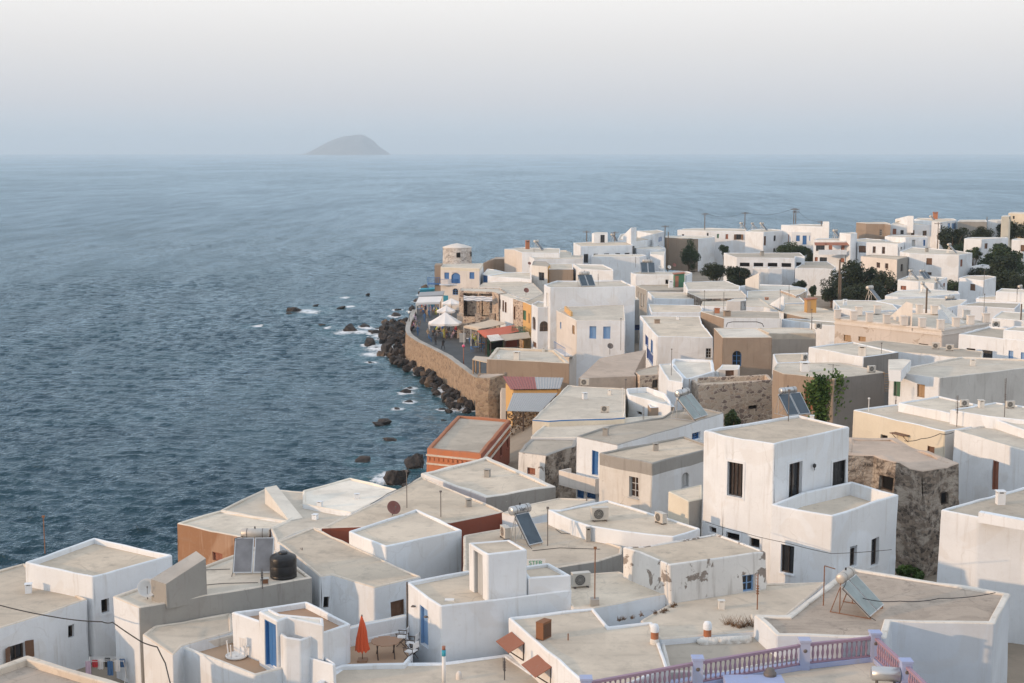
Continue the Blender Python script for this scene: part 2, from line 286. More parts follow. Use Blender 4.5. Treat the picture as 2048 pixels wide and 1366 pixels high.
# ---------------------------------------------------------------- geometry helpers
def wob(p, a=0.035):
    n = noise.noise_vector(p*0.55); n2 = noise.noise_vector(p*2.1)
    return p + n*a + n2*(a*0.45)
class MB:
    """collects faces with material names, links them as one mesh object"""
    def __init__(s): s.v = []; s.f = []; s.m = []; s.sm = []
    def face(s, pts, mat=0, smooth=False):
        i = len(s.v); s.v += [Vector(p) for p in pts]; s.f.append(tuple(range(i, i+len(pts)))); s.m.append(mat); s.sm.append(smooth)
    def box(s, c, ax, ay, az, mat=0):
        """centre c, half-axis vectors"""
        c = Vector(c); ax = Vector(ax); ay = Vector(ay); az = Vector(az)
        p = lambda i, j, k: c+ax*i+ay*j+az*k
        for a in ([(-1,-1,-1),(-1,1,-1),(1,1,-1),(1,-1,-1)], [(-1,-1,1),(1,-1,1),(1,1,1),(-1,1,1)], [(-1,-1,-1),(1,-1,-1),(1,-1,1),(-1,-1,1)],
                  [(1,-1,-1),(1,1,-1),(1,1,1),(1,-1,1)], [(1,1,-1),(-1,1,-1),(-1,1,1),(1,1,1)], [(-1,1,-1),(-1,-1,-1),(-1,-1,1),(-1,1,1)]):
            s.face([p(*q) for q in a], mat)
    def abox(s, x0, x1, y0, y1, z0, z1, mat=0):
        s.box(((x0+x1)/2, (y0+y1)/2, (z0+z1)/2), ((x1-x0)/2, 0, 0), (0, (y1-y0)/2, 0), (0, 0, (z1-z0)/2), mat)
    def tube(s, a, b, r0, r1=None, n=8, mat=0, caps=True):
        a = Vector(a); b = Vector(b); r1 = r0 if r1 is None else r1
        d = (b-a).normalized(); u = d.orthogonal().normalized(); w = d.cross(u)
        ra = [a+(u*math.cos(2*math.pi*k/n)+w*math.sin(2*math.pi*k/n))*r0 for k in range(n)]
        rb = [b+(u*math.cos(2*math.pi*k/n)+w*math.sin(2*math.pi*k/n))*r1 for k in range(n)]
        for k in range(n): s.face([ra[k], ra[(k+1) % n], rb[(k+1) % n], rb[k]], mat, n > 6)
        if caps: s.face(ra[::-1], mat); s.face(rb, mat)
    def lathe(s, c, prof, n=20, mat=0, axis=None):
        c = Vector(c); ax = Vector(axis or (0, 0, 1)).normalized(); u = ax.orthogonal().normalized(); w = ax.cross(u)
        rings = [[c+ax*z+(u*math.cos(2*math.pi*k/n)+w*math.sin(2*math.pi*k/n))*r for k in range(n)] for r, z in prof]
        for a, b in zip(rings, rings[1:]):
            for k in range(n): s.face([a[k], a[(k+1) % n], b[(k+1) % n], b[k]], mat, True)
    def path(s, pts, r, n=5, mat=0):
        for a, b in zip(pts, pts[1:]): s.tube(a, b, r, r, n, mat, False)
    def build(s, name, mats, parent=None, merge=True):
        if isinstance(mats, str): mats = [mats]
        org = parent.matrix_world.translation if parent and parent.get('_org') is None else Vector((0, 0, 0))
        if parent and parent.get('_org') is not None: org = Vector(parent['_org'])
        me = bpy.data.meshes.new(name)
        me.from_pydata([tuple(p-org) for p in s.v], [], s.f)
        for mn in mats: me.materials.append(MATS[mn])
        me.polygons.foreach_set('material_index', s.m); me.polygons.foreach_set('use_smooth', s.sm)
        if merge:
            bm = bmesh.new(); bm.from_mesh(me); bmesh.ops.remove_doubles(bm, verts=bm.verts, dist=0.0005); bm.to_mesh(me); bm.free()
        me.update()
        o = bpy.data.objects.new(name, me); COL.objects.link(o)
        if parent is not None:
            o.parent = parent; o['_org'] = tuple(org)
        return o
def finish_tmp():
    for o in bpy.data.objects:
        if '_org' in o: del o['_org']
def tag(o, label, cat, group=None, kind=None):
    if label: o['label'] = label
    if cat: o['category'] = cat
    if group: o['group'] = group
    if kind: o['kind'] = kind
    return o
def thing(name, label, cat, loc=(0, 0, 0), group=None):
    o = bpy.data.objects.new(name, None); COL.objects.link(o); o.empty_display_size = 0.3
    o.location = loc; o['_org'] = tuple(loc); tag(o, label, cat, group); return o
def meshthing(mb, name, mats, label, cat, loc, group=None, kind=None):
    """a thing that is one mesh, its origin at loc"""
    loc = Vector(loc); mb.v = [p-loc for p in mb.v]
    o = mb.build(name, mats); o.location = loc; tag(o, label, cat, group, kind); return o

ROOFS = []     # (polygon xy, z) of every roof, to stand things on
def inpoly(x, y, poly):
    c = False; n = len(poly)
    for i in range(n):
        a = poly[i]; b = poly[i-1]
        if (a[1] > y) != (b[1] > y) and x < (b[0]-a[0])*(y-a[1])/(b[1]-a[1])+a[0]: c = not c
    return c
def on(c, x, y, default=10.0):
    best = None
    for poly, z in ROOFS:
        q = P(c, x, y, z)
        if inpoly(q.x, q.y, poly) and (best is None or q.y < best.y): best = q
    if best is None:
        print('NO ROOF under', c, x, y); best = P(c, x, y, default)
    return best
def inset(poly, d):
    n = len(poly); out = []
    for i in range(n):
        a, b, c = poly[i-1], poly[i], poly[(i+1) % n]
        e1 = (b-a).normalized(); e2 = (c-b).normalized()
        n1 = Vector((-e1.y, e1.x)); n2 = Vector((-e2.y, e2.x))
        k = 1+n1.dot(n2)
        out.append(b+(n1+n2)*(d/max(k, 0.35)))
    return out

def window_unit(root, A, t, n, u0, u1, v0, v1, style, wallmat):
    """one opening: frame, glazing or leaves set into the reveal; t along the wall, n outward"""
    up = Vector((0, 0, 1)); w = u1-u0; h = v1-v0; D = 0.21
    def pt(u, v, d): return A+t*u+up*(v-A.z)-n*d
    def bx(mb, a, b, c, d, d0, d1, m=0):
        mb.box(pt((a+b)/2, (c+d)/2, (d0+d1)/2), t*((b-a)/2), up*((d-c)/2), n*((d1-d0)/2), m)
    arch = style.startswith('arch'); st = style[4:] if arch else style
    F = {'glz': ('greypaint', 'panebrown', 2, 3), 'brn': ('wood', 'panebrown', 2, 2), 'dk': ('darkwood', 'pane', 2, 1), 'blu': ('bluepaint', 'pane', 2, 3),
         'wht': ('whitepaint', 'pane', 2, 1), 'hole': ('darkwood', 'dark', 1, 1), 'bars': ('blackpaint', 'panebrown', 4, 1), 'grn': ('greenpaint', 'pane', 2, 2), 'red': ('redpaint', 'pane', 2, 2),
         'tq': ('lightblue', 'pane', 2, 2)}
    L = {'sblu': 'bluepaint', 'snav': 'navy', 'slb': 'lightblue', 'sbrn': 'wood', 'sgrn': 'greenpaint', 'sred': 'rustred', 'sgry': 'greypaint', 'stan': 'timber', 'sblk': 'blackpaint', 'swht': 'whitepaint'}
    Dr = {'dblu': 'bluepaint', 'dnav': 'navy', 'dlb': 'lightblue', 'dbrn': 'wood', 'dgrn': 'greenpaint', 'dred': 'rustred', 'dgry': 'greypaint', 'dblk': 'blackpaint', 'dteal': 'teal'}
    fw = min(0.07, w*0.12)
    par = root
    if st in F or st in ('open', 'opensh'):
        fm, pm, cx, cy = F.get(st, ('darkwood', 'pane', 2, 1))
        mb = MB()
        bx(mb, u0, u1, v0, v0+fw, D-0.05, D+0.03); bx(mb, u0, u1, v1-fw, v1, D-0.05, D+0.03)
        bx(mb, u0, u0+fw, v0+fw, v1-fw, D-0.05, D+0.03); bx(mb, u1-fw, u1, v0+fw, v1-fw, D-0.05, D+0.03)
        for k in range(1, cx):
            uu = u0+w*k/cx; bx(mb, uu-fw*0.4, uu+fw*0.4, v0+fw, v1-fw, D-0.035, D+0.02)
        for k in range(1, cy):
            vv = v0+h*k/cy; bx(mb, u0+fw, u1-fw, vv-fw*0.3, vv+fw*0.3, D-0.03, D+0.018)
        par = mb.build('window', fm, root)
        g = MB(); g.face([pt(u0, v0, D+0.025), pt(u1, v0, D+0.025), pt(u1, v1, D+0.025), pt(u0, v1, D+0.025)]); g.build('pane', pm, par)
        if st in ('open', 'opensh', 'brn', 'dk') and w > 0.5 and st.startswith('open'):
            for sgn, uu in ((-1, u0), (1, u1)):
                q = MB(); a = pt(uu, (v0+v1)/2, 0.0); dr = (t*sgn*0.85+n*0.45).normalized(); l = w*0.48
                q.box(a+dr*(l/2), dr*(l/2), up*(h/2), dr.cross(up)*0.02); q.build('shutter', 'wood' if st == 'open' else 'blackpaint', par)
    elif st in L:
        mm = L[st]; mb = MB()
        bx(mb, u0, u1, v0, v0+0.04, 0.05, D+0.05); bx(mb, u0, u1, v1-0.05, v1, 0.05, D+0.05)
        bx(mb, u0, u0+0.04, v0, v1, 0.05, D+0.05); bx(mb, u1-0.04, u1, v0, v1, 0.05, D+0.05)
        par = mb.build('window', mm, root)
        for k in (0, 1):
            a = u0+0.045+k*(w/2-0.04); b = a+w/2-0.05; q = MB()
            bx(q, a, b, v0+0.045, v1-0.055, D-0.05, D)
            nn = 2 if h < 1.5 else 3
            for j in range(nn):
                c0 = v0+0.1+(h-0.16)*j/nn; c1 = c0+(h-0.16)/nn-0.07
                bx(q, a+0.05, b-0.05, c0, c1, D-0.062, D-0.05)
            q.build('shutter', mm, par)
    elif st in Dr:
        mm = Dr[st]; mb = MB()
        bx(mb, u0, u0+0.06, v0, v1, 0.04, D+0.04); bx(mb, u1-0.06, u1, v0, v1, 0.04, D+0.04); bx(mb, u0+0.06, u1-0.06, v1-0.06, v1, 0.04, D+0.04)
        bx(mb, u0+0.06, u1-0.06, v0, v1-0.06, D-0.02, D+0.02)
        k = 3
        for j in range(k):
            a = u0+0.1+(w-0.2)*j/k; bx(mb, a+0.012, a+(w-0.2)/k-0.012, v0+0.08, v1-0.14, D-0.04, D-0.02)
        par = mb.build('door', mm, root)
        q = MB(); bx(q, u1-0.17, u1-0.12, v0+h*0.45, v0+h*0.45+0.14, D-0.09, D-0.04); q.build('handle', 'rod', par)
    elif st == 'none':
        q = MB(); q.face([pt(u0, v0, 1.6), pt(u1, v0, 1.6), pt(u1, v1, 1.6), pt(u0, v1, 1.6)]); par = q.build('inner_wall', 'stone', root)
    if arch:
        q = MB(); nA = 10; rise = min(w/2, h*0.35); cu = (u0+u1)/2
        pts = [(cu-math.cos(math.pi*k/nA)*w/2, v1-rise+math.sin(math.pi*k/nA)*rise) for k in range(nA+1)]
        for (a, b), (c, d) in zip(pts, pts[1:]):
            q.face([pt(a, b, 0), pt(c, d, 0), pt(c, v1, 0), pt(a, v1, 0)]); q.face([pt(a, b, 0), pt(a, b, D), pt(c, d, D), pt(c, d, 0)])
        q.build('arch', wallmat, root)
    if st in F and w > 0.55 and h < 2.0 and st != 'hole':
        q = MB(); bx(q, u0-0.06, u1+0.06, v0-0.07, v0, -0.07, 0.02); q.build('sill', wallmat if st != 'glz' else 'greypaint', par)

class House:
    def __init__(s, name, label, cat='house', at=None, group=None):
        s.root = None; s.name = name; s.label = label; s.cat = cat; s.group = group
    def start(s, loc):
        if s.root is None: s.root = thing(s.name, s.label, s.cat, loc, s.group)
    def block(s, c, pts, zt, zb=None, wall='white', roof='beige', rim='rimbeige', ph=0.12, th=0.16, wins=(), L=None, Rr=None, F=None, a=0.06, band=None, world=False, surround=False):
        if world: poly = [Vector(p) for p in pts]
        else: poly = [P(c, pts[i], pts[i+1], zt).xy for i in range(0, len(pts), 2)]
        area = sum(poly[i-1].x*poly[i].y-poly[i].x*poly[i-1].y for i in range(len(poly)))
        if area < 0: poly = poly[::-1]
        if zb is None: zb = max(-0.5, zt-8)
        cen = sum(poly, Vector((0, 0)))/len(poly)
        s.start(Vector((cen.x, cen.y, zb)))
        n = len(poly); openings = [[] for _ in poly]
        for wdw in wins:
            cc = c
            if isinstance(wdw[0], str): cc = wdw[0]; wdw = wdw[1:]
            x0, y0, x1, y1, st = wdw
            best = None
            for i in range(n):
                A = poly[i]; B = poly[(i+1) % n]; t = (B-A); Ln = t.length; t = t/Ln; nn = Vector((t.y, -t.x))
                def hit(x, y):
                    d = ray(cc, x, y); den = d.x*nn.x+d.y*nn.y
                    if den >= -1e-6: return None
                    k = (A.x*nn.x+A.y*nn.y)/den
                    q = d*k; return ((q.xy-A).dot(t), q.z+CAM_Z, k)
                h = hit((x0+x1)/2, (y0+y1)/2)
                if h and -0.3 < h[0] < Ln+0.3 and (best is None or h[2] < best[0]):
                    ua = hit(x0, (y0+y1)/2); ub = hit(x1, (y0+y1)/2); va = hit((x0+x1)/2, y1); vb = hit((x0+x1)/2, y0)
                    if ua and ub and va and vb:
                        u0 = max(0.1, min(ua[0], ub[0])); u1 = min(Ln-0.1, max(ua[0], ub[0]))
                        v0 = max(zb+0.05, va[1]); v1 = min(zt-0.12, vb[1])
                        if u1-u0 > 0.15 and v1-v0 > 0.15: best = (h[2], i, u0, u1, v0, v1)
            if best: openings[best[1]].append((*best[2:], st))
            else: print('window missed', s.label, wdw)
        mb = MB(); mats = [wall, rim]
        def mslot(m):
            if m not in mats: mats.append(m)
            return mats.index(m)
        # plaster corners are slightly rounded: three points per outer corner, the inner rings keep the plain corner
        base_in = [inset(poly, 0.045), inset(poly, max(th-0.045, 0.06)), inset(poly, th)]
        out = []; mp = []
        for i in range(n):
            p0, p1, p2 = poly[i-1], poly[i], poly[(i+1) % n]; e1 = (p1-p0); e2 = (p2-p1); rc = min(0.08, e1.length*0.2, e2.length*0.2); e1 = e1.normalized(); e2 = e2.normalized()
            a_ = p1-e1*rc; c_ = p1+e2*rc; out += [a_, (a_+c_)*0.35+p1*0.3, c_]; mp += [i, i, i]
        ins = [out, [o+(base_in[0][k]-poly[k]) for o, k in zip(out, mp)], [base_in[1][k] for k in mp], [base_in[2][k] for k in mp]]
        old_open = openings; openings = [[] for _ in out]; flat_ip = base_in[2]
        for i in range(n):
            sh = (out[3*i+2]-poly[i]).length; LL = (out[(3*i+3) % (3*n)]-out[3*i+2]).length
            for (u0, u1, v0, v1, st) in old_open[i]: openings[3*i+2].append((max(.04, u0-sh), min(LL-.04, u1-sh), v0, v1, st))
        opoly, on_ = poly, n; poly = out; n = len(out)
        V3 = lambda p, z: Vector((p.x, p.y, z))
        W_ = (lambda p: wob(p, a))
        units = []
        for i in range(n):
            A = poly[i]; B = poly[(i+1) % n]; t = B-A; Ln = t.length; t = t/Ln; nn = Vector((t.y, -t.x))
            wm = wall
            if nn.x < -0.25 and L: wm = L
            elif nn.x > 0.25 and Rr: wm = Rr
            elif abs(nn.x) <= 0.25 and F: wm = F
            ms = mslot(wm)
            us = {0.0, Ln}; vs = {zb, zt-0.05}
            if band: vs.add(zt-band[1])
            k = max(1, int(Ln/1.1))
            for j in range(1, k): us.add(Ln*j/k)
            k = max(1, int(min(zt-zb, 6)/1.6))
            for j in range(1, k): vs.add(zt-min(zt-zb, 6)*j/k)
            for (u0, u1, v0, v1, st) in openings[i]:
                us = {u for u in us if u in (0.0, Ln) or (abs(u-u0) > 0.12 and abs(u-u1) > 0.12)} | {u0, u1}
                vs = {v for v in vs if v in (zb, zt-0.05) or (abs(v-v0) > 0.1 and abs(v-v1) > 0.1)} | {v0, v1}
            us = sorted(us); vs = sorted(vs)
            for a0, a1 in zip(us, us[1:]):
                for b0, b1 in zip(vs, vs[1:]):
                    cu, cv = (a0+a1)/2, (b0+b1)/2
                    if any(o[0] < cu < o[1] and o[2] < cv < o[3] for o in openings[i]): continue
                    q = [V3(A+t*a0, b0), V3(A+t*a1, b0), V3(A+t*a1, b1), V3(A+t*a0, b1)]
                    mb.face([W_(p) for p in q], mslot(band[0]) if band and b0 >= zt-band[1]-1e-4 else ms)
                # parapet profile
                f0, f1 = a0/Ln, a1/Ln; g = []
                for f in (f0, f1):
                    l = lambda P_: P_[i].lerp(P_[(i+1) % n], f)
                    g.append([W_(V3(l(ins[0]), zt-0.05)), W_(V3(l(ins[1]), zt)), W_(V3(l(ins[2]), zt)), W_(V3(l(ins[3]), zt-0.045)), V3(l(ins[3]), zt-ph-0.02)])
                for k in range(4): mb.face([g[0][k], g[1][k], g[1][k+1], g[0][k+1]], 1, False)
            for (u0, u1, v0, v1, st) in openings[i]:
                for q in ([(u0, v0), (u1, v0)], [(u1, v0), (u1, v1)], [(u1, v1), (u0, v1)], [(u0, v1), (u0, v0)]):
                    (ua, va), (ub, vb) = q
                    p0 = V3(A+t*ua, va); p1 = V3(A+t*ub, vb); n3 = Vector((nn.x, nn.y, 0))
                    mb.face([W_(p0), W_(p1), p1-n3*0.26, p0-n3*0.26], ms)
                units.append((V3(A, zb), V3(t, 0), V3(nn, 0), u0, u1, v0, v1, st, wm))
        mb.build('wall', mats, s.root)
        r = MB(); ip = flat_ip; zr = zt-ph
        r.face([V3(p, zr) for p in inset(opoly, th-0.01)]); r.build('roof', roof, s.root)
        ROOFS.append(([(p.x, p.y) for p in ip], zr))
        for u in units:
            window_unit(s.root, *u)
            if surround:
                A, t, nn, u0, u1, v0, v1 = u[:7]; q = MB(); up = Vector((0, 0, 1)); e = 0.13
                for (a_, b_, c_, d_) in ((u0-e, u1+e, v1, v1+e), (u0-e, u0, v0, v1), (u1, u1+e, v0, v1), (u0-e, u1+e, v0-e, v0)):
                    q.box(A+t*((a_+b_)/2)+up*((c_+d_)/2-A.z)+nn*0.005, t*((b_-a_)/2), up*((d_-c_)/2), nn*0.035)
                q.build('window_surround', wall, s.root)
        return s
    def prism(s, c, base, zlist, zb, name='stair_hood', mats=('white', 'rimwhite')):
        """a block with a corner height each, e.g. the sloping hood over a stair"""
        pts = [P(c, base[i], base[i+1], zlist[i//2]) for i in range(0, len(base), 2)]
        s.start(pts[0]); mb = MB(); n = len(pts)
        area = sum(pts[i-1].x*pts[i].y-pts[i].x*pts[i-1].y for i in range(n))
        if area < 0: pts = pts[::-1]
        for i in range(n):
            a, b = pts[i], pts[(i+1) % n]
            mb.face([wob(Vector((a.x, a.y, zb)), 0.02), wob(Vector((b.x, b.y, zb)), 0.02), wob(b, 0.02), wob(a, 0.02)], 0)
        mb.face([wob(p, 0.02) for p in pts], 1)
        mb.build(name, list(mats), s.root); return s
# ---------------------------------------------------------------- the sea
COAST = [(-95, 40), (-45, 66), (-30, 80), (-21.5, 90), (-13, 101), (-8, 113), (-6.6, 130), (-3.2, 150), (-1.5, 175), (-2.5, 186), (-6, 200), (-10, 215), (-13.5, 230),
         (-15.5, 243), (-18, 262), (-21, 285), (-17, 312), (2, 318), (22, 350), (52, 395), (90, 425), (150, 470), (230, 560), (330, 640), (460, 680), (460, -60), (-95, -60)]
ROCKS = []     # (x, y, radius): filled below, used by the foam
RK = [  # survey crop, x, y, width (pixels of the crop), height factor, material
 ('U', 250, 195, 150, .8, 0), ('U', 435, 150, 120, .5, 0), ('U', 545, 225, 140, .6, 0), ('U', 590, 170, 60, .5, 0), ('U', 495, 375, 150, .9, 0), ('U', 690, 450, 170, .9, 0), ('U', 640, 500, 110, .8, 1),
 ('U', 815, 480, 110, .9, 0), ('U', 780, 190, 150, .9, 0), ('U', 700, 250, 150, .8, 0), ('U', 800, 250, 170, .9, 0), ('U', 860, 200, 150, 1., 0), ('U', 770, 320, 150, .8, 0), ('U', 860, 310, 150, .9, 0),
 ('U', 905, 130, 100, 1., 0), ('U', 930, 80, 80, 1., 0), ('U', 880, 250, 120, .7, 1), ('U', 950, 420, 110, .8, 1), ('U', 920, 350, 120, .8, 0), ('U', 740, 350, 90, .5, 0), ('U', 660, 220, 90, .5, 0),
 ('U', 1110, 570, 110, 1.1, 1), ('U', 1215, 630, 190, 1.2, 0), ('U', 1310, 720, 150, 1.3, 0), ('U', 1350, 660, 130, 1.2, 0), ('U', 1250, 770, 90, .8, 0), ('U', 1110, 735, 80, .4, 0), ('U', 1350, 780, 90, .7, 0),
 ('U', 1310, 880, 150, .5, 1), ('U', 1620, 990, 130, .8, 0), ('U', 1720, 1040, 150, 1.2, 0), ('U', 1750, 960, 120, 1.1, 0), ('U', 1740, 1095, 110, .7, 0), ('U', 1700, 1210, 120, .8, 0), ('U', 1760, 1180, 100, .8, 0),
 ('U', 940, 965, 130, .6, 0), ('U', 1000, 910, 70, .4, 0), ('U', 980, 1080, 110, .35, 0), ('U', 840, 1165, 80, .45, 0), ('U', 1385, 1175, 80, .45, 0), ('U', 1480, 1205, 120, .55, 0), ('U', 1560, 1135, 90, .4, 0),
 ('U', 1420, 1310, 80, .4, 0), ('U', 680, 1345, 190, .5, 0), ('U', 510, 590, 90, .3, 0), ('U', 580, 410, 50, .5, 0), ('U', 600, 300, 40, .5, 0), ('U', 490, 272, 45, .4, 0),
 ('T', 588, 622, 26, .5, 0), ('T', 630, 612, 14, .35, 0), ('T', 680, 617, 22, .3, 0), ('T', 645, 650, 20, .25, 0), ('T', 735, 591, 12, .6, 0), ('T', 790, 632, 22, .5, 0), ('T', 795, 620, 14, .4, 0), ('T', 578, 628, 14, .3, 0),
 ('T', 830, 935, 40, 1.0, 0), ('T', 792, 965, 46, 1.0, 0), ('T', 725, 922, 36, .35, 0), ('T', 780, 880, 26, .3, 0), ('T', 805, 945, 26, .4, 0), ('T', 760, 850, 30, .3, 0), ('T', 815, 975, 24, .6, 0),
 ('T', 836, 604, 16, 1., 0), ('T', 842, 590, 14, 1., 0), ('T', 826, 622, 16, 1., 0), ('T', 850, 577, 14, .9, 1), ('T', 893, 640, 1, .1, 0)]
for c_, x_, y_, w_, hf_, m_ in RK:
    q = P(c_, x_, y_, 0.0); r_ = 1.2*w_/CR[c_][2]/FPX*q.length/2
    ROCKS.append((q.x, q.y, r_, hf_, m_))
ROCKS = [r for r in ROCKS if r[2] > 0.1]
FOAMY = [(P('U', x, y, 0).xy, r) for x, y, r in ((180, 215, 3.2), (380, 210, 3), (470, 165, 2), (640, 180, 2.6), (620, 260, 2.6), (660, 300, 2.5), (560, 420, 3), (500, 490, 2.6), (640, 380, 2.5), (760, 430, 3),
         (860, 390, 2.6), (860, 540, 2.6), (960, 520, 3), (1020, 490, 2.8), (1020, 590, 3.2), (1050, 660, 2.8), (1180, 720, 2.8), (1240, 690, 2), (1330, 800, 2.8), (1300, 820, 2), (1430, 880, 2.6), (1400, 940, 2),
         (1460, 1000, 2.2), (1620, 1090, 3), (1650, 1150, 2), (1560, 1180, 2), (1720, 1170, 1.6), (760, 260, 2), (690, 190, 2))]
FOAMY += [(P('T', x, y, 0).xy, r) for x, y, r in ((610, 622, 3.5), (625, 624, 3), (700, 613, 2.0), (690, 595, 2), (765, 960, 2.0), (770, 950, 1.4), (515, 652, 1.8), (655, 655, 1.5))]
def sea_mesh():
    rng = np.random.default_rng(3)
    th = [math.radians(d) for d in range(24, -1, -1)]
    a_in = np.linspace(math.radians(90+21.5), math.radians(90-21.5), 560)
    a_out = np.linspace(math.radians(90-21.5), math.radians(90+21.5-360), 80)[1:]
    ang = np.concatenate([a_in, a_out])
    r = [28.0]
    while r[-1] < 62: r.append(r[-1]*1.12)
    r.append(72.0)
    while r[-1] < 900: r.append(r[-1]*1.0021+0.02)
    while r[-1] < 19500: r.append(r[-1]*1.04)
    r.append(20200.0)
    r = np.array(r)
    RR, AA = np.meshgrid(r, ang, indexing='ij')
    X = RR*np.cos(AA); Y = RR*np.sin(AA); Z = np.zeros_like(X)
    DX = np.zeros_like(X); DY = np.zeros_like(X)
    wind = math.radians(262)            # waves run from the open sea towards the village front
    for k in range(64):
        lam = 0.75*(4.5/0.75)**rng.random()
        th_ = wind+rng.normal(0, 0.34)
        amp = 0.0105*lam**0.7*(0.5+rng.random())
        kk = 2*math.pi/lam; ph = rng.random()*6.283
        arg = kk*(X*math.cos(th_)+Y*math.sin(th_))+ph
        fade = np.clip((lam*95-RR*0.55)/(lam*40)+1.0, 0, 1)     # waves finer than the grid stop being shaped
        Z += amp*fade*np.sin(arg); DX += -amp*0.9*fade*math.cos(th_)*np.cos(arg)*-1; DY += -amp*0.9*fade*math.sin(th_)*np.cos(arg)*-1
    gust = 0.75+0.35*np.sin(X*0.045+0.6*np.sin(Y*0.03))*np.sin(Y*0.038+1.0)
    fadeR = np.clip((900-RR)/300, 0, 1)
    Z *= gust*fadeR; X = X+DX*fadeR; Y = Y+DY*fadeR
    foam = np.zeros_like(X)
    sel = (RR < 420) & (Y > 60) & (X < 30) & (X > -90)
    xs, ys = X[sel], Y[sel]; f = np.zeros_like(xs)
    for (p, rad) in FOAMY:
        d = np.hypot(xs-p.x, (ys-p.y)*0.6); f = np.maximum(f, np.clip(0.95-d/rad*0.42, 0, 0.92))
    for (x, y, rad, hf, m) in ROCKS:
        d = np.hypot(xs-x, (ys-y)*0.75)-rad; top = 0.86 if (y > 180 and x > -32) else 0.60; f = np.maximum(f, np.clip(top-d/2.6, 0, top))
    foam[sel] = f
    nr, na = X.shape
    idx = np.arange(nr*na).reshape(nr, na); nxt = np.roll(idx, -1, axis=1)
    q = np.stack([idx[:-1], nxt[:-1], nxt[1:], idx[1:]], -1).reshape(-1, 4)
    me = bpy.data.meshes.new('sea'); co = np.stack([X, Y, Z], -1).reshape(-1, 3)
    me.vertices.add(len(co)); me.vertices.foreach_set('co', co.ravel().astype(np.float32))
    me.loops.add(q.size); me.polygons.add(len(q)); me.loops.foreach_set('vertex_index', q.ravel().astype(np.int32))
    me.polygons.foreach_set('loop_start', (np.arange(len(q))*4).astype(np.int32)); me.polygons.foreach_set('loop_total', np.full(len(q), 4, np.int32))
    me.update(); me.validate()
    me.polygons.foreach_set('use_smooth', np.ones(len(me.polygons), bool))
    at = me.attributes.new('foam', 'FLOAT', 'POINT'); at.data.foreach_set('value', foam.ravel().astype(np.float32))
    o = bpy.data.objects.new('sea', me); COL.objects.link(o); o['kind'] = 'structure'; o['label'] = 'open blue sea with small wind waves and foam at the rocks'
    m, nt, b = _new('seawater'); p = world_pos(nt, (1, 1, 1)); pw = world_pos(nt, (0.55, 1.0, 1))
    b.inputs['IOR'].default_value = 1.333; b.inputs['Specular IOR Level'].default_value = 0.4; b.inputs['Roughness'].default_value = 0.12
    n1 = noise_tex(nt, pw, 0.9, 6, 0.6); n2 = noise_tex(nt, p, 0.05, 5, 0.6); n3 = noise_tex(nt, world_pos(nt, (0.8, 1.5, 1)), 1.3, 11, 0.78, 0.9)
    nfar = noise_tex(nt, world_pos(nt, (0.32, 0.085, 1)), 1.0, 6, 0.68)
    col = mixc(nt, ramp(nt, n2, 0.35, 0.65), (0.006, 0.028, 0.042), (0.010, 0.040, 0.055))
    fa = N(nt, 'ShaderNodeAttribute'); fa.attribute_name = 'foam'
    fm = ramp(nt, math_n(nt, 'ADD', math_n(nt, 'MULTIPLY', fa.outputs['Fac'], 0.62), math_n(nt, 'MULTIPLY', n3, 0.62)), 0.70, 0.84)
    fm = math_n(nt, 'MULTIPLY', fm, ramp(nt, fa.outputs['Fac'], 0.02, 0.2))
    shal = ramp(nt, fa.outputs['Fac'], 0.0, 0.5, 0, 0.5)
    col = mixc(nt, shal, col, (0.05, 0.13, 0.15))
    col = mixc(nt, fm, col, (0.78, 0.80, 0.82)); nt.links.new(col, b.inputs['Base Color'])
    rg = N(nt, 'ShaderNodeMapRange'); rg.inputs['To Min'].default_value = 0.12; rg.inputs['To Max'].default_value = 0.9; nt.links.new(fm, rg.inputs['Value']); nt.links.new(rg.outputs[0], b.inputs['Roughness'])
    hgt = math_n(nt, 'ADD', math_n(nt, 'MULTIPLY', n1, 0.26), math_n(nt, 'MULTIPLY', nfar, 0.75))
    bump(nt, b, hgt, 1.0, 1.0)
    # water: dark body, sky mirrored at the surface; foam is rough and white
    out = [n for n in nt.nodes if n.type == 'OUTPUT_MATERIAL'][0]; bn = b.inputs['Normal'].links[0].from_socket
    dif = N(nt, 'ShaderNodeBsdfDiffuse'); nt.links.new(col, dif.inputs['Color']); nt.links.new(bn, dif.inputs['Normal'])
    gl = N(nt, 'ShaderNodeBsdfGlossy'); gl.inputs['Color'].default_value = (0.61, 0.765, 0.895, 1); gl.inputs['Roughness'].default_value = 0.16; nt.links.new(bn, gl.inputs['Normal'])
    fr = N(nt, 'ShaderNodeFresnel'); fr.inputs['IOR'].default_value = 1.333; nt.links.new(bn, fr.inputs['Normal'])
    fac = math_n(nt, 'MULTIPLY', fr.outputs[0], math_n(nt, 'SUBTRACT', 1.0, math_n(nt, 'MULTIPLY', fm, 0.9)))
    gust = noise_tex(nt, world_pos(nt, (0.10, 0.016, 1)), 1.0, 9, 0.72, 0.3); broad = noise_tex(nt, world_pos(nt, (0.006, 0.0025, 1)), 1.0, 4, 0.55, 0.8)
    fac = math_n(nt, 'MULTIPLY', fac, math_n(nt, 'ADD', ramp(nt, gust, 0.25, 0.75, 0.76, 1.10), ramp(nt, broad, 0.3, 0.7, -0.05, 0.16)))      # ruffled by gusts
    mx = N(nt, 'ShaderNodeMixShader'); nt.links.new(fac, mx.inputs['Fac']); nt.links.new(dif.outputs[0], mx.inputs[1]); nt.links.new(gl.outputs[0], mx.inputs[2]); nt.links.new(mx.outputs[0], out.inputs['Surface'])
    nt.nodes.remove(b)
    me.materials.append(m)
sea_mesh()

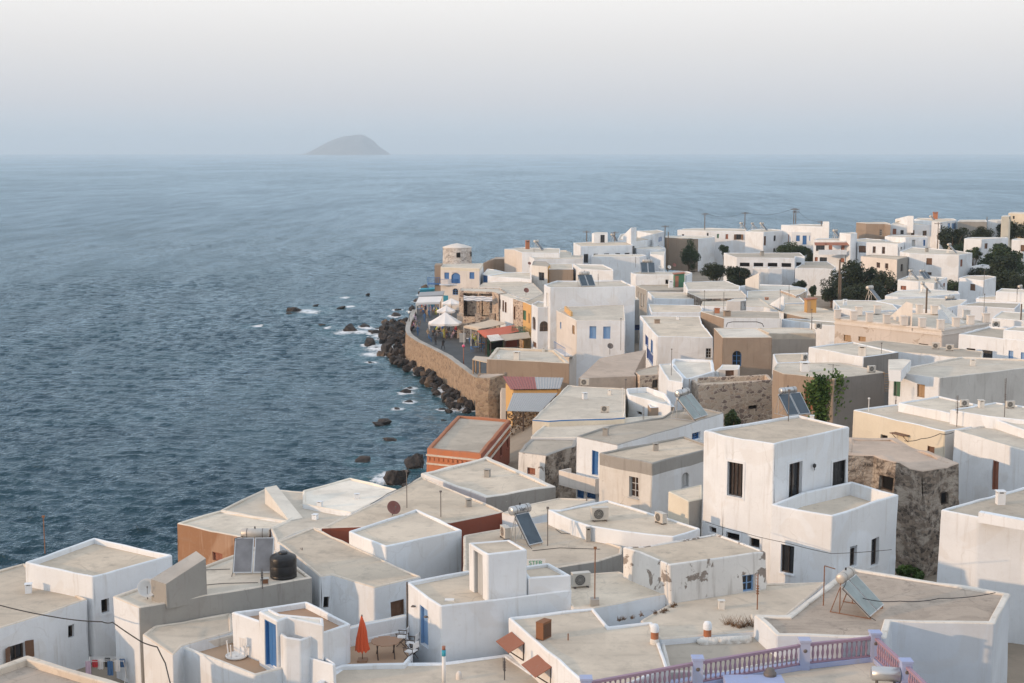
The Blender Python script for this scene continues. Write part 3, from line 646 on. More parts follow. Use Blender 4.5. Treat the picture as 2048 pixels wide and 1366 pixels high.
# ---------------------------------------------------------------- the far island
def island():
    mb = MB(); Y0 = 16000.0
    prof = [(596, 0), (615, 3), (630, 10), (645, 18), (660, 26), (675, 32), (690, 36.5), (705, 38), (712, 40), (726, 39.5), (735, 38.5), (745, 31), (752, 26), (757, 20), (766, 13), (776, 7), (783, 0)]
    s = Y0/FPX; nY = 9
    cols = []
    for (x, h) in prof:
        col = []
        for j in range(nY):
            f = j/(nY-1)*2-1
            hh = h*s*max(0, 1-abs(f)**1.8)*(1+0.06*noise.noise(Vector((x*0.07, f*2, 0)))) - 3
            col.append(Vector(((x-1024)*s, Y0+f*420*(0.4+0.6*h/40), hh)))
        cols.append(col)
    for a, b in zip(cols, cols[1:]):
        for j in range(nY-1): mb.face([a[j], b[j], b[j+1], a[j+1]], 0, True)
    o = mb.build('island', 'islandrock'); tag(o, 'small hazy blue island with steep flank on the horizon', 'island', kind='structure')
island()

# ---------------------------------------------------------------- the ground of the village
def coast_dist(x, y):
    ins = inpoly(x, y, COAST); d = 1e9
    for i in range(len(COAST)):
        ax, ay = COAST[i-1]; bx, by = COAST[i]; vx, vy = bx-ax, by-ay
        t = max(0, min(1, ((x-ax)*vx+(y-ay)*vy)/(vx*vx+vy*vy))); d = min(d, math.hypot(x-ax-t*vx, y-ay-t*vy))
    return d if ins else -d
def ground_z(x, y):
    d = coast_dist(x, y)
    if d < 0: return -1.2+max(d, -6)*0.4
    gl = np.interp(y, [-40, 25, 45, 60, 80, 110, 140, 180, 230, 320, 420, 650], [24, 20, 8.5, 7.6, 7.2, 6.4, 5.8, 4.6, 4.0, 5.0, 7.5, 12])
    lim = 1.2+0.13*d if y > 150 else 1.5+0.8*d
    return min(float(gl), lim)+0.15*noise.noise(Vector((x*0.1, y*0.1, 0)))
def terrain():
    mb = MB(); st = 6
    xs = list(range(-100, 460, st)); ys = list(range(-60, 690, st)); H = {}
    for x in xs:
        for y in ys: H[x, y] = Vector((x, y, ground_z(x, y)))
    for x in xs[:-1]:
        for y in ys[:-1]:
            q = [H[x, y], H[x+st, y], H[x+st, y+st], H[x, y+st]]
            if max(p.z for p in q) > -2.5: mb.face(q, 0, True)
    o = mb.build('ground', 'earth'); o['kind'] = 'structure'
terrain()

# ---------------------------------------------------------------- promenade and sea wall
PZ = 3.3
WALLTOP = [('S', 190, 380), ('S', 165, 440), ('S', 118, 550), ('S', 88, 680), ('S', 130, 765), ('S', 260, 855), ('S', 420, 935), ('S', 600, 1025), ('S', 720, 1090), ('S', 850, 1190), ('S', 1000, 1300), ('S', 1090, 1370), ('G', 625, 490)]
wp = [P(c, x, y, PZ+0.9) for c, x, y in WALLTOP]
def smooth(pts, n=4):
    out = []
    for i in range(len(pts)-1):
        p0 = pts[max(0, i-1)]; p1 = pts[i]; p2 = pts[i+1]; p3 = pts[min(len(pts)-1, i+2)]
        for k in range(n):
            t = k/n; out.append(0.5*((2*p1)+(p2-p0)*t+(2*p0-5*p1+4*p2-p3)*t*t+(3*p1-p0-3*p2+p3)*t**3))
    return out+[pts[-1]]
wp = smooth(wp)
def side(i, d):
    a = wp[max(0, i-1)]; b = wp[min(len(wp)-1, i+1)]; t = (b-a).normalized(); return wp[i]+Vector((-t.y, t.x, 0))*d
inner = [side(i, 0.62) for i in range(len(wp))]      # towards the street
outer = list(wp)
w_root = thing('sea_wall', 'curved tan sea wall along the promenade above the rocks', 'wall', wp[len(wp)//2]*1.0)
mb = MB(); cp = MB(); zlev = [-1.0, 0.6, 2.2, PZ+0.9]
for i in range(len(wp)-1):
    for k in range(3):
        q = []
        for j, z in ((i, zlev[k]), (i+1, zlev[k]), (i+1, zlev[k+1]), (i, zlev[k+1])):
            o_ = side(j, -0.25*(1-(z+1)/5.2)); q.append(wob(Vector((o_.x, o_.y, z)), 0.12))
        mb.face(q)
    mb.face([Vector((*inner[i+1].xy, PZ-1)), Vector((*inner[i].xy, PZ-1)), inner[i], inner[i+1]])
    e0, e1 = side(i, -0.08), side(i+1, -0.08); u0, u1 = side(i, 0.70), side(i+1, 0.70); dz = Vector((0, 0, 0.10)); d0 = Vector((0, 0, 0.0))
    for q in ([e0+dz, e1+dz, u1+dz, u0+dz], [e0-d0, e1-d0, e1+dz, e0+dz], [u1, u0, u0+dz, u1+dz]): cp.face([wob(p, 0.05) for p in q])
mb.build('wall_face', 'seawall', w_root); cp.build('coping', 'capstone', w_root)
mb = MB()
prom = [Vector((p.x, p.y, PZ)) for p in inner]
back = [P('S', 2300, 1400, PZ), P('S', 2300, 900, PZ), P('S', 1700, 400, PZ), P('S', 700, 230, PZ), P('S', 250, 200, PZ)]
mb.face(prom+back); o = mb.build('promenade', 'asphalt'); o['kind'] = 'structure'

# ---------------------------------------------------------------- rocks in the surf
def rock_mesh(seed, mat):
    """angular broken boulder"""
    rng = random.Random(seed*17+3); bm = bmesh.new()
    for k in range(26):
        d = Vector((rng.gauss(0, 1), rng.gauss(0, 1), rng.gauss(0, 1))).normalized(); bm.verts.new(d*rng.uniform(.72, 1.18))
    r = bmesh.ops.convex_hull(bm, input=bm.verts); bmesh.ops.delete(bm, geom=[g for g in r['geom_interior'] if isinstance(g, bmesh.types.BMVert)], context='VERTS')
    bmesh.ops.subdivide_edges(bm, edges=bm.edges, cuts=2, use_grid_fill=True); off = Vector((seed*7.3, seed*3.1, seed*1.7))
    for v in bm.verts: v.co = v.co*(1+noise.noise(v.co*2.2+off)*.16+noise.noise(v.co*5.5+off)*.09)
    bmesh.ops.triangulate(bm, faces=bm.faces)
    me = bpy.data.meshes.new('rock'); bm.to_mesh(me); bm.free(); me.materials.append(MATS[mat]); return me
RM = [[rock_mesh(k, mt) for k in range(6)] for mt in ('rockmat', 'rocktan')]
BIG = {0: 'lone pointed dark rock farthest out in the surf beside the sea wall', 4: 'dark rock with a tan foot in the foam below the promenade', 22: 'largest black boulder against the foot of the tan sea wall',
       43: 'low dark reef breaking the water above the orange house', 56: 'dark rock beside the orange house corner', 57: 'black boulder in the water below the orange house', 48: 'far reef rock out in open water with foam beside it', 52: 'single small dark rock alone in open water before the windmill point'}
rng = random.Random(21); NROCK = len(ROCKS)
for i in range(2, len(wp)-1):                                   # broken boulders heaped against the wall foot
    for k in range(2):
        s_ = side(i, -rng.uniform(.5, 3.2)); r_ = rng.uniform(.3, .8); ROCKS.append((s_.x, s_.y, r_, rng.uniform(.7, 1.2), 1 if rng.random() < .12 else 0))
for k in range(44):                                             # the heap outside the bend
    q = P('U', rng.uniform(640, 935), rng.uniform(120, 370), 0); ROCKS.append((q.x, q.y, rng.uniform(.4, 1.0), rng.uniform(.7, 1.1), 1 if rng.random() < .1 else 0))
for i, (x, y, r, hf, m) in enumerate(ROCKS):
    o = bpy.data.objects.new('rock', RM[m][i % 6]); COL.objects.link(o)
    o.location = (x, y, r*hf*0.35-0.1+(0.45 if i >= NROCK else 0.0)); o.scale = (r*1.02, r*0.95, r*hf*0.95); o.rotation_euler = (.3*math.sin(i), .3*math.cos(i*2), i*1.3)
    if i in BIG: tag(o, BIG[i], 'rock')
    elif y > 205 and x > -40 and m: tag(o, 'brown rock among the boulders at the sea wall bend', 'rock', 'brown rocks at the sea wall bend')
    elif y > 205 and x > -40: tag(o, 'dark wet rock in the foaming boulder field off the sea wall bend', 'rock', 'dark rocks off the sea wall bend')
    elif y > 150 and m: tag(o, 'brown rock against the straight part of the sea wall', 'rock', 'brown rocks below the sea wall')
    elif y > 150 and x > -12: tag(o, 'dark wet rock close under the straight part of the sea wall', 'rock', 'dark rocks below the sea wall')
    elif y > 150: tag(o, 'dark rock awash in the water left of the ruined brown wall', 'rock', 'rocks awash off the ruined wall')
    elif y > 200: tag(o, 'small dark rock awash in the open water', 'rock', 'rocks awash offshore')
    else: tag(o, 'small dark rock awash near the orange house', 'rock', 'rocks awash by the orange house')
# ---------------------------------------------------------------- houses: foreground
h = House('white_house', 'long low white house with raised roof box by the sea at the far left')
h.block('A', [-260,1104, 548,842, 300,700, 150,612, -260,730], 10.85, 5, ph=.1, wins=[(428,1008,466,1082,'hole'), (62,1118,158,1225,'open')])
h.block('A', [155,612, 578,697, 1082,565, 590,455], 12.0, 5, ph=.28, rim='white', wins=[(632,838,682,926,'hole')], surround=True)
h = House('flat_roofed_house', 'brown roof corner with pale rim cut by the bottom left edge')
h.block('A', [175,1192, 820,1386, 450,1640, -320,1362], 11.6, 5, wall='white2', roof='rbrown', ph=.3, th=.35)
h = House('cement_house', 'house with bare grey cement front and sloping stair hood under the black tank')
h.block('B', [-391,822, -228,892, 862,702, 780,640, 560,490, 185,628, -100,720], 11.6, 5, wall='white', F='cement', Rr='cement', roof='palegrey', ph=.12, th=.2)
h.prism('A', [1040,745, 1290,583, 1228,540, 945,715], [12.55,13.45,13.45,12.55], 11.3, mats=('cement', 'capstone'))
h = House('low_roof_house', 'low cream roof at the foot of the grey cement wall')
h.block('A', [893,1062, 965,1008, 1452,925, 1452,1040, 1140,1130, 1085,1190], 10.55, 5, wall='white', roof='beige2', ph=.05)
h = House('beige_roof_house', 'house with broad beige roof and brown shutters behind the terrace umbrella')
h.block('B', [866,388, 1545,700, 1245,770, 980,683, 905,692, 640,478], 11.5, 5, ph=.06, roof='beige', wins=[(1350,850,1436,948,'sbrn'), (930,825,965,895,'hole')])
h = House('white_terrace_house', 'white house with striped blue door and roof terrace with a white table')
h.block('B', [352,920, 822,850, 1102,990, 790,1092, 690,1085, 555,988], 11.9, 5, ph=.3, roof='clay', rim='white')
h.block('B', [35,1134, 360,1049, 560,1094, 692,1270, 495,1316], 10.42, 5, ph=.42, roof='tiledeck', rim='rimwhite', wall='white', th=.2)
h.block('B', [520,915, 640,985, 700,960, 930,1000, 925,955, 660,935, 590,895], 12.5, 9.8, ph=.06, rim='white', roof='rwhite', wins=[(562,990,638,1272,'dblu')])
h = House('terrace_house', 'white walled terrace with clay floor holding the closed orange umbrella')
h.block('B', [785,1168, 1452,1022, 1490,1185, 1440,1246, 1050,1252, 985,1278, 700,1238], 10.3, 5, ph=.25, roof='tiledeck', rim='white', th=.14)
h.block('B', [785,1090, 1452,945, 1445,930, 770,1078], 10.95, 6, ph=.02, roof='rwhite', rim='white', th=.07)
h.block('B', [685,1160, 995,1252, 1012,1243, 785,1090, 770,1085], 10.95, 6, ph=.6, roof='tiledeck', rim='white', th=.1)
h = House('white_roof_house', 'white house with grey door in its tall stair tower on the roof')
h.block('C', [40,735, 255,885, 545,850, 1072,787, 900,640, 420,658], 12.55, 5, ph=.18, roof='beige', rim='white', wins=[(125,890,176,1132,'dlb')])
h.block('C', [805,712, 1072,690, 930,613, 740,640], 13.3, 10, ph=.15, roof='beige', rim='white')
h.block('C', [430,485, 545,556, 802,536, 686,464], 14.65, 10, ph=.06, roof='beige', rim='white', wins=[(461,545,515,835,'dgry')])
h = House('front_roof_house', 'wide pale front roof with a small round vent below the grey door tower')
h.block('T', [600,1385, 687,1327, 882,1324, 1015,1307, 1130,1385, 900,1490, 560,1470], 10.12, 4, ph=.06, roof='beige2', rim='white', th=.3)
h = House('awning_house', 'white house with two wooden door canopies and a rusty box on its roof')
h.block('C', [675,955, 1215,893, 1312,1012, 1580,980, 1690,1272, 1300,1420, 1120,1335], 11.8, 4, ph=.1, roof='beige2', rim='white')
h = House('mast_roof_house', 'pale flat roof with grey fan unit and rusty mast before the peeling house')
h.block('C', [1072,897, 1215,893, 1690,803, 1372,665, 1080,690, 1000,690], 11.8, 5, ph=.05, roof='beige2')
h = House('peeling_house', 'small whitewashed house with peeling patches and one turquoise window')
h.block('D', [140,510, 440,626, 1045,540, 730,430, 280,505], 13.35, 8, wall='peel', rim='peel', roof='beige', ph=.06, a=.09, wins=[(893,690,970,795,'tq')])
h = House('courtyard_roof_house', 'bare cream roof court between peeling house and purple railing')
h.block('D', [250,975, 470,850, 1045,745, 1420,735, 1165,945, 965,940, 985,1035, 380,1092], 11.45, 4, ph=.04, roof='beige2')
h = House('rough_roof_house', 'rough grey roof strip with clay pot chimneys behind the purple railing')
h.block('D', [378,1098, 640,1078, 960,1020, 1135,1118, 1230,1210, 800,1290, 430,1290], 11.2, 4, wall='oldwhite', roof='grey', ph=.05, rim='oldwhite')
h = House('brown_roof_house', 'white house with stained brown roof carrying the tilted tank and panel at lower right')
h.block('E', [535,640, 1545,802, 1445,992, 797,978, 765,1085, 75,1062, -65,935, 140,940], 12.2, 3, ph=.1, roof='rbrown', rim='rimwhite', wall='bluewhite', th=.3)
h = House('white_house', 'tall plain white house with stepped parapet cut by the right edge')
h.block('E', [1100,282, 1345,325, 1640,352, 2150,430, 2300,200, 1629,138, 1190,255], 14.0, 4, ph=.1, roof='grey', rim='white')
h.prism('E', [1345,296, 1635,352, 1650,340, 1360,285], [14.35,14.3,14.3,14.35], 13.8, 'parapet', ('white', 'white'))
h = House('dish_roof_house', 'broad beige roof with dark red end wall carrying the round red dish')
h.block('C', [-500,395, -170,240, 130,70, 655,292, 320,358], 11.5, 3, ph=.05, roof='beige', F='oxblood', Rr='oxblood', wall='white')
h = House('white_box_house', 'white house with square cream roof beside the wide beige roof')
h.block('B', [1085,415, 1320,511, 1800,405, 1515,273], 12.2, 6, ph=.14, roof='beige2', rim='white')
h = House('seaside_roof_house', 'pale roof with thick whitewashed left rim just before the orange house')
h.block('G', [222,1175, 700,1052, 1197,1265, 690,1346], 11.0, 2, ph=.14, roof='beige2', rim='rimwhite', wall='cement', L='white2', th=.4, a=.07)
h = House('brown_wall_house', 'seaside house with earthy brown wall and triangular stair hood')
h.block('B', [8,362, 282,283, 700,350, 600,395, 445,458], 11.0, 0, ph=.12, roof='palegrey', wall='redearth', rim='rwhite', wins=[(235,550,298,605,'sred')])
h.block('B', [282,283, 566,145, 660,160, 745,330, 700,350], 11.05, 0, ph=.10, roof='palegrey', wall='white', rim='rwhite')
h.prism('B', [562,142, 635,128, 800,330, 715,348], [12.0,12.0,11.0,11.0], 10.8, mats=('oldwhite', 'rwhite'))
h.block('B', [640,150, 940,180, 800,245, 1110,300, 920,400, 862,388, 640,475, 600,395, 745,330], 11.0, 2, ph=.06, roof='palegrey', wall='white', rim='rwhite')
h = House('white_roof_house', 'bright whitewashed seaside roof with two small vents')
h.block('B', [800,158, 1095,78, 1395,150, 1105,300, 800,242], 11.25, 1, ph=.1, roof='rwhite', rim='rwhite')
h = House('solar_roof_house', 'grey roof terrace with the lettered solar tank and stepped curved edge')
h.block('C', [395,440, 640,395, 930,350, 1180,440, 1395,515, 1385,560, 1250,602, 985,640, 600,700, 400,660], 11.9, 6, ph=.06, roof='beige', wall='cement')
h = House('curved_roof_house', 'pale roof with bowed white front wall and a box fan')
h.block('C', [920,278, 1080,345, 1180,378, 1400,415, 1713,450, 1888,395, 1303,218, 1000,278], 12.7, 6, ph=.1, roof='beige2', rim='white')
h = House('back_roof_house', 'cream roof strip behind the lettered solar tank')
h.block('C', [640,300, 790,335, 930,300, 1230,215, 1000,205, 770,252], 11.7, 6, ph=.05, roof='beige2')
h = House('annex_house', 'small cream annex against the left wall of the white tower house', 'outbuilding')
h.block('D', [425,165, 555,225, 640,205, 640,120], 13.4, 7, ph=.05, roof='beige2', wall='cream', Rr='cement', rim='cream')
h = House('old_white_house', 'old white house with grey cement cornice band and four pane window')
h.block('I', [352,1026, 736,1101, 1180,985, 965,905], 13.75, 7, wall='oldwhite', roof='beige', rim='cement', ph=.12, band=('cement', .8), Rr='white2', wins=[(568,1198,636,1350,'glz'), (945,1168,1000,1275,'archsgry')])
h = House('balcony_house', 'white house with blue balcony door and long grey roof behind the old white house')
h.block('I', [190,905, 488,970, 1250,738, 1080,700, 872,728, 800,770, 450,822], 13.2, 5, roof='grey', ph=.12, rim='cement', wall='white', wins=[(300,1012,348,1186,'dblu'), (1022,880,1080,932,'blu'), (188,1290,245,1350,'sblu'), (265,1300,330,1352,'sblu')])
b0 = P('I', 190, 905, 13.2); b1 = P('I', 488, 970, 13.2); t_ = (b1-b0).normalized(); n_ = Vector((t_.y, -t_.x, 0)); Lw = (b1-b0).length
q = MB(); bz = 13.2-3.3
for (a_, b_, d0, d1, z0, z1) in ((-.6, Lw*.75, .02, 1.1, bz-.15, bz), (-.6, Lw*.75, 1.0, 1.12, bz, bz+.9), (-.6, -.48, .02, 1.0, bz, bz+.9), (Lw*.75-.12, Lw*.75, .02, 1.0, bz, bz+.9)):
    q.box(b0+t_*((a_+b_)/2)+n_*((d0+d1)/2)+Vector((0, 0, (z0+z1)/2-b0.z)), t_*((b_-a_)/2), n_*((d1-d0)/2), Vector((0, 0, (z1-z0)/2)))
q.build('balcony', 'pinkcream', h.root)
h = House('tower_house', 'tall white two storey house with dark shutters and roof terrace at right')
h.block('T', [1407,860, 1450,871, 1549,887.5, 1700,853, 1597,829], 17.4, 6, roof='beige', ph=.15, rim='white', surround=True,
        wins=[(1455,925,1486,993,'bars'), (1577,925,1603,997,'dk'), (1664,922,1690,999,'dblk'), ('D',688,388,732,425,'hole'), ('D',790,425,876,472,'hole'), ('D',938,458,1002,518,'hole')])
h.block('T', [1541,1009, 1664,1032, 1797,990, 1701,962, 1600,985], 14.35, 6, roof='beige2', ph=.75, rim='white', th=.22,
        wins=[('D',1130,502,1216,680,'dk'), ('E',540,515,580,634,'dk'), ('E',668,460,716,628,'dk')])
h = House('ruined_house', 'ruined dark stone house with sagging earth roof behind the white tower house', 'ruin')
h.block('J', [560,1045, 800,1048, 1150,1158, 1405,1100, 935,920, 600,918], 13.9, 4, wall='ruinstone', rim='mudroof', roof='mudroof', ph=.1, a=.22, th=.5, wins=[(832,1190,925,1300,'hole'), (1285,1310,1330,1400,'hole')])
h = House('cream_house', 'cream house with long roof and small wooden shelf on its front wall')
h.block('J', [640,716, 960,672, 1530,832, 1302,871], 14.0, 5, wall='cream', Rr='pinkcream', roof='beige2', rim='white', ph=.12, wins=[(840,900,890,990,'hole'), (1172,980,1224,1028,'sbrn')])
h = House('white_house', 'low white upper roof block behind the cream house with a fan unit')
h.block('J', [965,665, 1255,618, 1545,682, 1338,742], 14.55, 6, roof='palegrey', rim='white', ph=.1)
h = House('white_house', 'white roof block with a thick mast near the right edge above the white door house')
h.block('J', [1335,715, 1660,662, 2050,715, 1985,800, 1618,768], 14.9, 6, roof='palegrey', rim='white', ph=.1)
h = House('white_house', 'white roof corner at the right edge behind the white house with red door')
h.block('J', [1645,785, 1880,720, 2150,780, 2120,880, 1869,860], 14.7, 6, roof='palegrey', rim='white', ph=.1)
h = House('white_door_house', 'white house with narrow red and white door and drainpipe at the right edge')
h.block('J', [1366,862, 1869,1008, 2200,1105, 2300,850, 1640,822], 14.2, 4, roof='palegrey', rim='rimwhite', ph=.1, wins=[(1640,1085,1686,1298,'dred')])
h = House('cement_side_house', 'white house with green door and big grey cement side wall')
h.block('J', [900,437, 1262,487, 1869,417, 2100,392, 2000,360, 1415,335], 14.0, 5, roof='palegrey', rim='rimwhite', ph=.14, L='white', Rr='palecement', wall='white', F='palecement', wins=[(932,500,980,622,'dgrn'), (1100,535,1156,628,'stan')])
h.prism('J', [895,355, 1000,352, 1055,360, 985,435, 900,430], [14.75,14.75,14.75,14.75,14.75], 13.8, 'roof_box', ('white', 'rwhite'))
h = House('vine_house', 'brown walled house overgrown by a climbing vine')
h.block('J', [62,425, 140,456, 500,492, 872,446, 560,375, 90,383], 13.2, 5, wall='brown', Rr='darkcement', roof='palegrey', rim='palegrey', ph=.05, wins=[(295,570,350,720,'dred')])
h = House('dark_end_house', 'white house with dark cement end wall behind the vine house roof')
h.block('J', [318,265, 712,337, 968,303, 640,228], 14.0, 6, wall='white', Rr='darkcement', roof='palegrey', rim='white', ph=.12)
h = House('long_grey_roof_house', 'long grey roof with paired fan units in front of the crenellated house')
h.block('J', [660,235, 860,217, 1575,297, 1562,357, 1400,340, 975,300], 13.6, 6, roof='grey', ph=.05, rim='palegrey')
h = House('crenellated_house', 'pink beige mansion with square posts along its roof edge')
h.block('Q', [316,252, 1302,357, 1732,292, 1250,215, 800,200], 14.5, 6, wall='peelbrown', roof='palegrey', rim='pinkcream', ph=.12, band=('pinkcream', .55), wins=[(398,405,462,470,'stan'), (535,425,600,470,'stan'), (885,470,965,482,'hole'), (1085,492,1172,505,'hole')])
for (x, y) in ((350,262), (497,276), (642,292), (800,308), (955,325), (1125,342), (1295,358), (1435,338), (1568,318), (1708,297), (545,232), (715,218), (1100,212), (1235,222), (1530,262)):
    p_ = P('Q', x, y, 14.5); q = MB(); q.abox(p_.x-.33, p_.x+.33, p_.y+.1, p_.y+.76, 14.5, 15.4); q.abox(p_.x-.38, p_.x+.38, p_.y+.05, p_.y+.81, 15.4, 15.5); q.build('parapet_post', 'pinkcream', h.root)
q = MB()
for (xa, ya, xb, yb) in ((316,252,1302,357), (1302,357,1732,292)):
    a_ = P('Q', xa, ya, 14.5); b_ = P('Q', xb, yb, 14.5); t_ = (b_-a_); L_ = t_.length; t_ = t_/L_; n_ = Vector((t_.y, -t_.x, 0))
    for (dz, dd) in ((-.12, .16), (-.62, .10)): q.box(a_+t_*(L_/2)+n_*(dd/2)+Vector((0, 0, dz)), t_*(L_/2), n_*(dd/2), Vector((0, 0, .08)))
q.build('cornice', 'pinkcream', h.root)
h.prism('Q', [820,245, 975,105, 1030,125, 1000,240], [14.5,16.9,16.9,14.6], 14.0, mats=('pinkcream', 'rimwhite'))
h.prism('Q', [1268,140, 1300,130, 1510,300, 1400,310], [16.2,16.2,14.4,14.4], 14.0, mats=('white', 'rimwhite'))
h = House('white_house', 'white house with a black louvred window beside the crenellated mansion')
h.block('Q', [1450,400, 1858,442, 2100,470, 2060,360, 1720,330], 14.6, 6, roof='grey', rim='white', ph=.2, wins=[(1665,558,1760,640,'sblk'), (1520,535,1602,560,'hole'), (1905,548,1950,680,'slb'), (2015,570,2060,700,'slb')])
h.block('Q', [1858,362, 2200,398, 2200,340, 1950,330], 15.4, 8, roof='palegrey', rim='white', ph=.1)
# ---------------------------------------------------------------- houses: middle of the village
h = House('brown_house', 'brown rendered house with blue arched window above the stone walled yard')
h.block('O', [963,490, 1045,587, 1562,587, 1395,490], 13.0, 5, wall='brown', L='brown', roof='rwhite', rim='palegrey', ph=.05, wins=[(1150,725,1245,885,'archblu')])
h = House('stone_yard_house', 'low house with tan rubble stone wall and white stair hood with brown door')
h.block('I', [1003,490, 1072,540, 1610,502, 1560,462, 1150,480], 10.8, 4, wall='stone', rim='stone', roof='beige', ph=.5, th=.35, a=.1, wins=[(1020,640,1055,700,'sbrn'), (1430,685,1490,712,'hole')])
h.block('I', [1212,425, 1358,425, 1365,395, 1235,390], 11.2, 8, wall='pinkcream', rim='white', roof='rwhite', ph=.04, wins=[(1262,432,1322,532,'dbrn')])
h.prism('I', [1100,525, 1212,425, 1240,395, 1150,470], [9.6,11.2,11.2,9.8], 8.5, mats=('white', 'rwhite'))
h = House('bright_white_house', 'bright white house with blue white roof tray left of the brown house')
h.block('I', [868,378, 960,487, 1003,489, 1090,470, 1182,440, 1172,358, 888,348], 11.0, 4, wall='white', F='brown', roof='rwhite', rim='white', ph=.25, th=.3)
h.block('I', [780,390, 868,384, 960,487, 955,520, 850,500], 11.2, 4, wall='white', roof='rwhite', rim='white', ph=.06)
h = House('courtyard_house', 'white courtyard house with brown doorway below the tank and tilted panels')
h.block('I', [548,562, 700,555, 830,600, 870,660, 870,690, 560,606], 10.4, 4, wall='white', roof='rwhite', rim='white', ph=.5, wins=[(625,730,661,751,'hole')])
h.block('I', [700,672, 860,660, 900,690, 720,700], 10.0, 4, wall='brown', roof='rwhite', rim='white', ph=.06)
h = House('grey_white_roof_house', 'house with the widest pale grey roof beside the metal shed')
h.block('G', [1022,786, 1275,540, 1702,565, 1690,770, 1140,792], 10.0, 3, wall='cream', roof='palegrey', rim='rwhite', ph=.08, band=('bluepaint', .16), a=.06)
h.block('G', [1012,912, 1140,794, 1690,772, 1990,755, 1700,850, 1500,880, 1340,917], 9.5, 3, wall='white2', roof='palegrey', rim='rwhite', ph=.06, a=.06)
h = House('rubble_house', 'small rubble house with red shutter between orange house and balcony house')
h.block('G', [920,1015, 1120,1046, 1335,975, 1335,930, 1015,925], 10.8, 4, wall='ruinstone', L='peel', roof='grey', rim='cement', ph=.06, th=.3, a=.12, wins=[(988,1128,1047,1182,'sred')])
h = House('orange_house', 'orange house with banded cornice and grey roof at the water')
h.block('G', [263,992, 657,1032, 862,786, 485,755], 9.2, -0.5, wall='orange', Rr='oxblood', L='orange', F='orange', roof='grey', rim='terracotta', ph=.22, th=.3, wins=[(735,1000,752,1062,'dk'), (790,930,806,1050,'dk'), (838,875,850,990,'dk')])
q = MB()
for (xa, ya, xb, yb) in ((263,992,657,1032), (657,1032,862,786)):
    a_ = P('G', xa, ya, 9.2); b_ = P('G', xb, yb, 9.2); t_ = (b_-a_); L_ = t_.length; t_ = t_/L_; n_ = Vector((t_.y, -t_.x, 0))
    for (dz, dd, hh) in ((-.55, .12, .07), (-1.25, .10, .07)): q.box(a_+t_*(L_/2)+n_*(dd/2)+Vector((0, 0, dz)), t_*(L_/2), n_*(dd/2), Vector((0, 0, hh)))
    k_ = int(L_/.42)
    for j in range(k_): q.box(a_+t_*(.2+.42*j)+n_*.05+Vector((0, 0, -.85)), t_*.10, n_*.05, Vector((0, 0, .13)), 1)
q.build('cornice', ['rimbeige', 'orange'], h.root)
h = House('promenade_end_house', 'grey roofed house with brown wall at the end of the promenade')
h.block('G', [698,352, 765,267, 1190,285, 1292,382], 8.0, 2, wall='brown', roof='palegrey', rim='palegrey', ph=.25, th=.4)
h = House('blue_shutter_house', 'white house with two blue shuttered windows and orange bay over a balcony')
h.block('L', [413,1027, 638,1141, 1197,1145, 1187,965, 510,985], 11.5, 2, wall='white', L='pinkcream', roof='palegrey', rim='rimwhite', ph=.06,
        wins=[(790,1212,867,1352,'slb'), (948,1212,1030,1352,'slb'), (455,1160,470,1240,'slb'), (595,1200,622,1300,'stan')])
h.block('L', [505,980, 575,1042, 600,1040, 530,975], 12.1, 3, wall='ochre', rim='ochre', roof='grey', ph=.04, wins=[(520,1110,570,1250,'dred'), ('G',1240,280,1290,345,'dbrn')])
a_ = P('L', 470, 1055, 11.5); b_ = P('L', 600, 1120, 11.5); t_ = (b_-a_).normalized(); n_ = Vector((t_.y, -t_.x, 0)); Lw = (b_-a_).length; bz = 6.6
q = MB(); q.box(a_+t_*(Lw/2)+n_*.5+Vector((0, 0, bz-11.5-.08)), t_*(Lw/2), n_*.5, Vector((0, 0, .08))); q.build('balcony', 'white', h.root)
q = MB()
for k in range(13): q.tube(a_+t_*(Lw*k/12)+n_*.97+Vector((0, 0, bz-11.5)), a_+t_*(Lw*k/12)+n_*.97+Vector((0, 0, bz-10.5)), .025, n=4)
q.tube(a_+n_*.97+Vector((0, 0, bz-10.5)), b_+n_*.97+Vector((0, 0, bz-10.5)), .035, n=5); q.build('railing', 'bluepaint', h.root)
h = House('arched_white_house', 'tall white house with arched corner openings beside the red awning')
h.block('L', [270,735, 342,767, 1312,757, 1160,685, 420,690], 14.0, 2, wall='white', L='white', roof='palegrey', rim='white', ph=.2, wins=[(296,830,328,985,'swht')])
h.block('L', [128,955, 198,992, 420,986, 400,930, 200,920], 11.1, 2, wall='white', roof='palegrey', rim='white', ph=.3, wins=[(226,1152,320,1268,'archbrn'), (140,1100,178,1250,'archbrn'), ('G',1028,230,1053,272,'dbrn')])
h = House('row_house', 'white row house with doors in the promenade row', )
h.block('K', [1235,727, 1400,780, 1470,770, 1330,712], 10.5, 2, wall='white', roof='palegrey', rim='rimwhite', ph=.06, wins=[(1240,790,1258,900,'dbrn'), (1278,800,1298,930,'dbrn'), (1305,820,1325,940,'dbrn')])
h = House('row_house', 'rubble fronted row house between white and ochre neighbours')
h.block('K', [1400,780, 1512,815, 1580,800, 1470,768], 10.5, 2, wall='stone', roof='palegrey', rim='rimwhite', ph=.06, wins=[(1408,870,1428,1020,'dbrn')])
h = House('row_house', 'ochre row house with green shutters and green balcony')
h.block('K', [1512,815, 1606,852, 1752,832, 1745,720, 1580,790], 10.5, 2, wall='ochre', roof='grey', rim='rimwhite', ph=.06, wins=[(1512,915,1548,1025,'sgrn'), (1575,950,1590,1060,'stan')])
p_ = P('K', 1530, 835, 10.5); q = MB(); q.abox(p_.x-1.9, p_.x+.2, p_.y-2.2, p_.y+1.2, 6.0, 6.15)
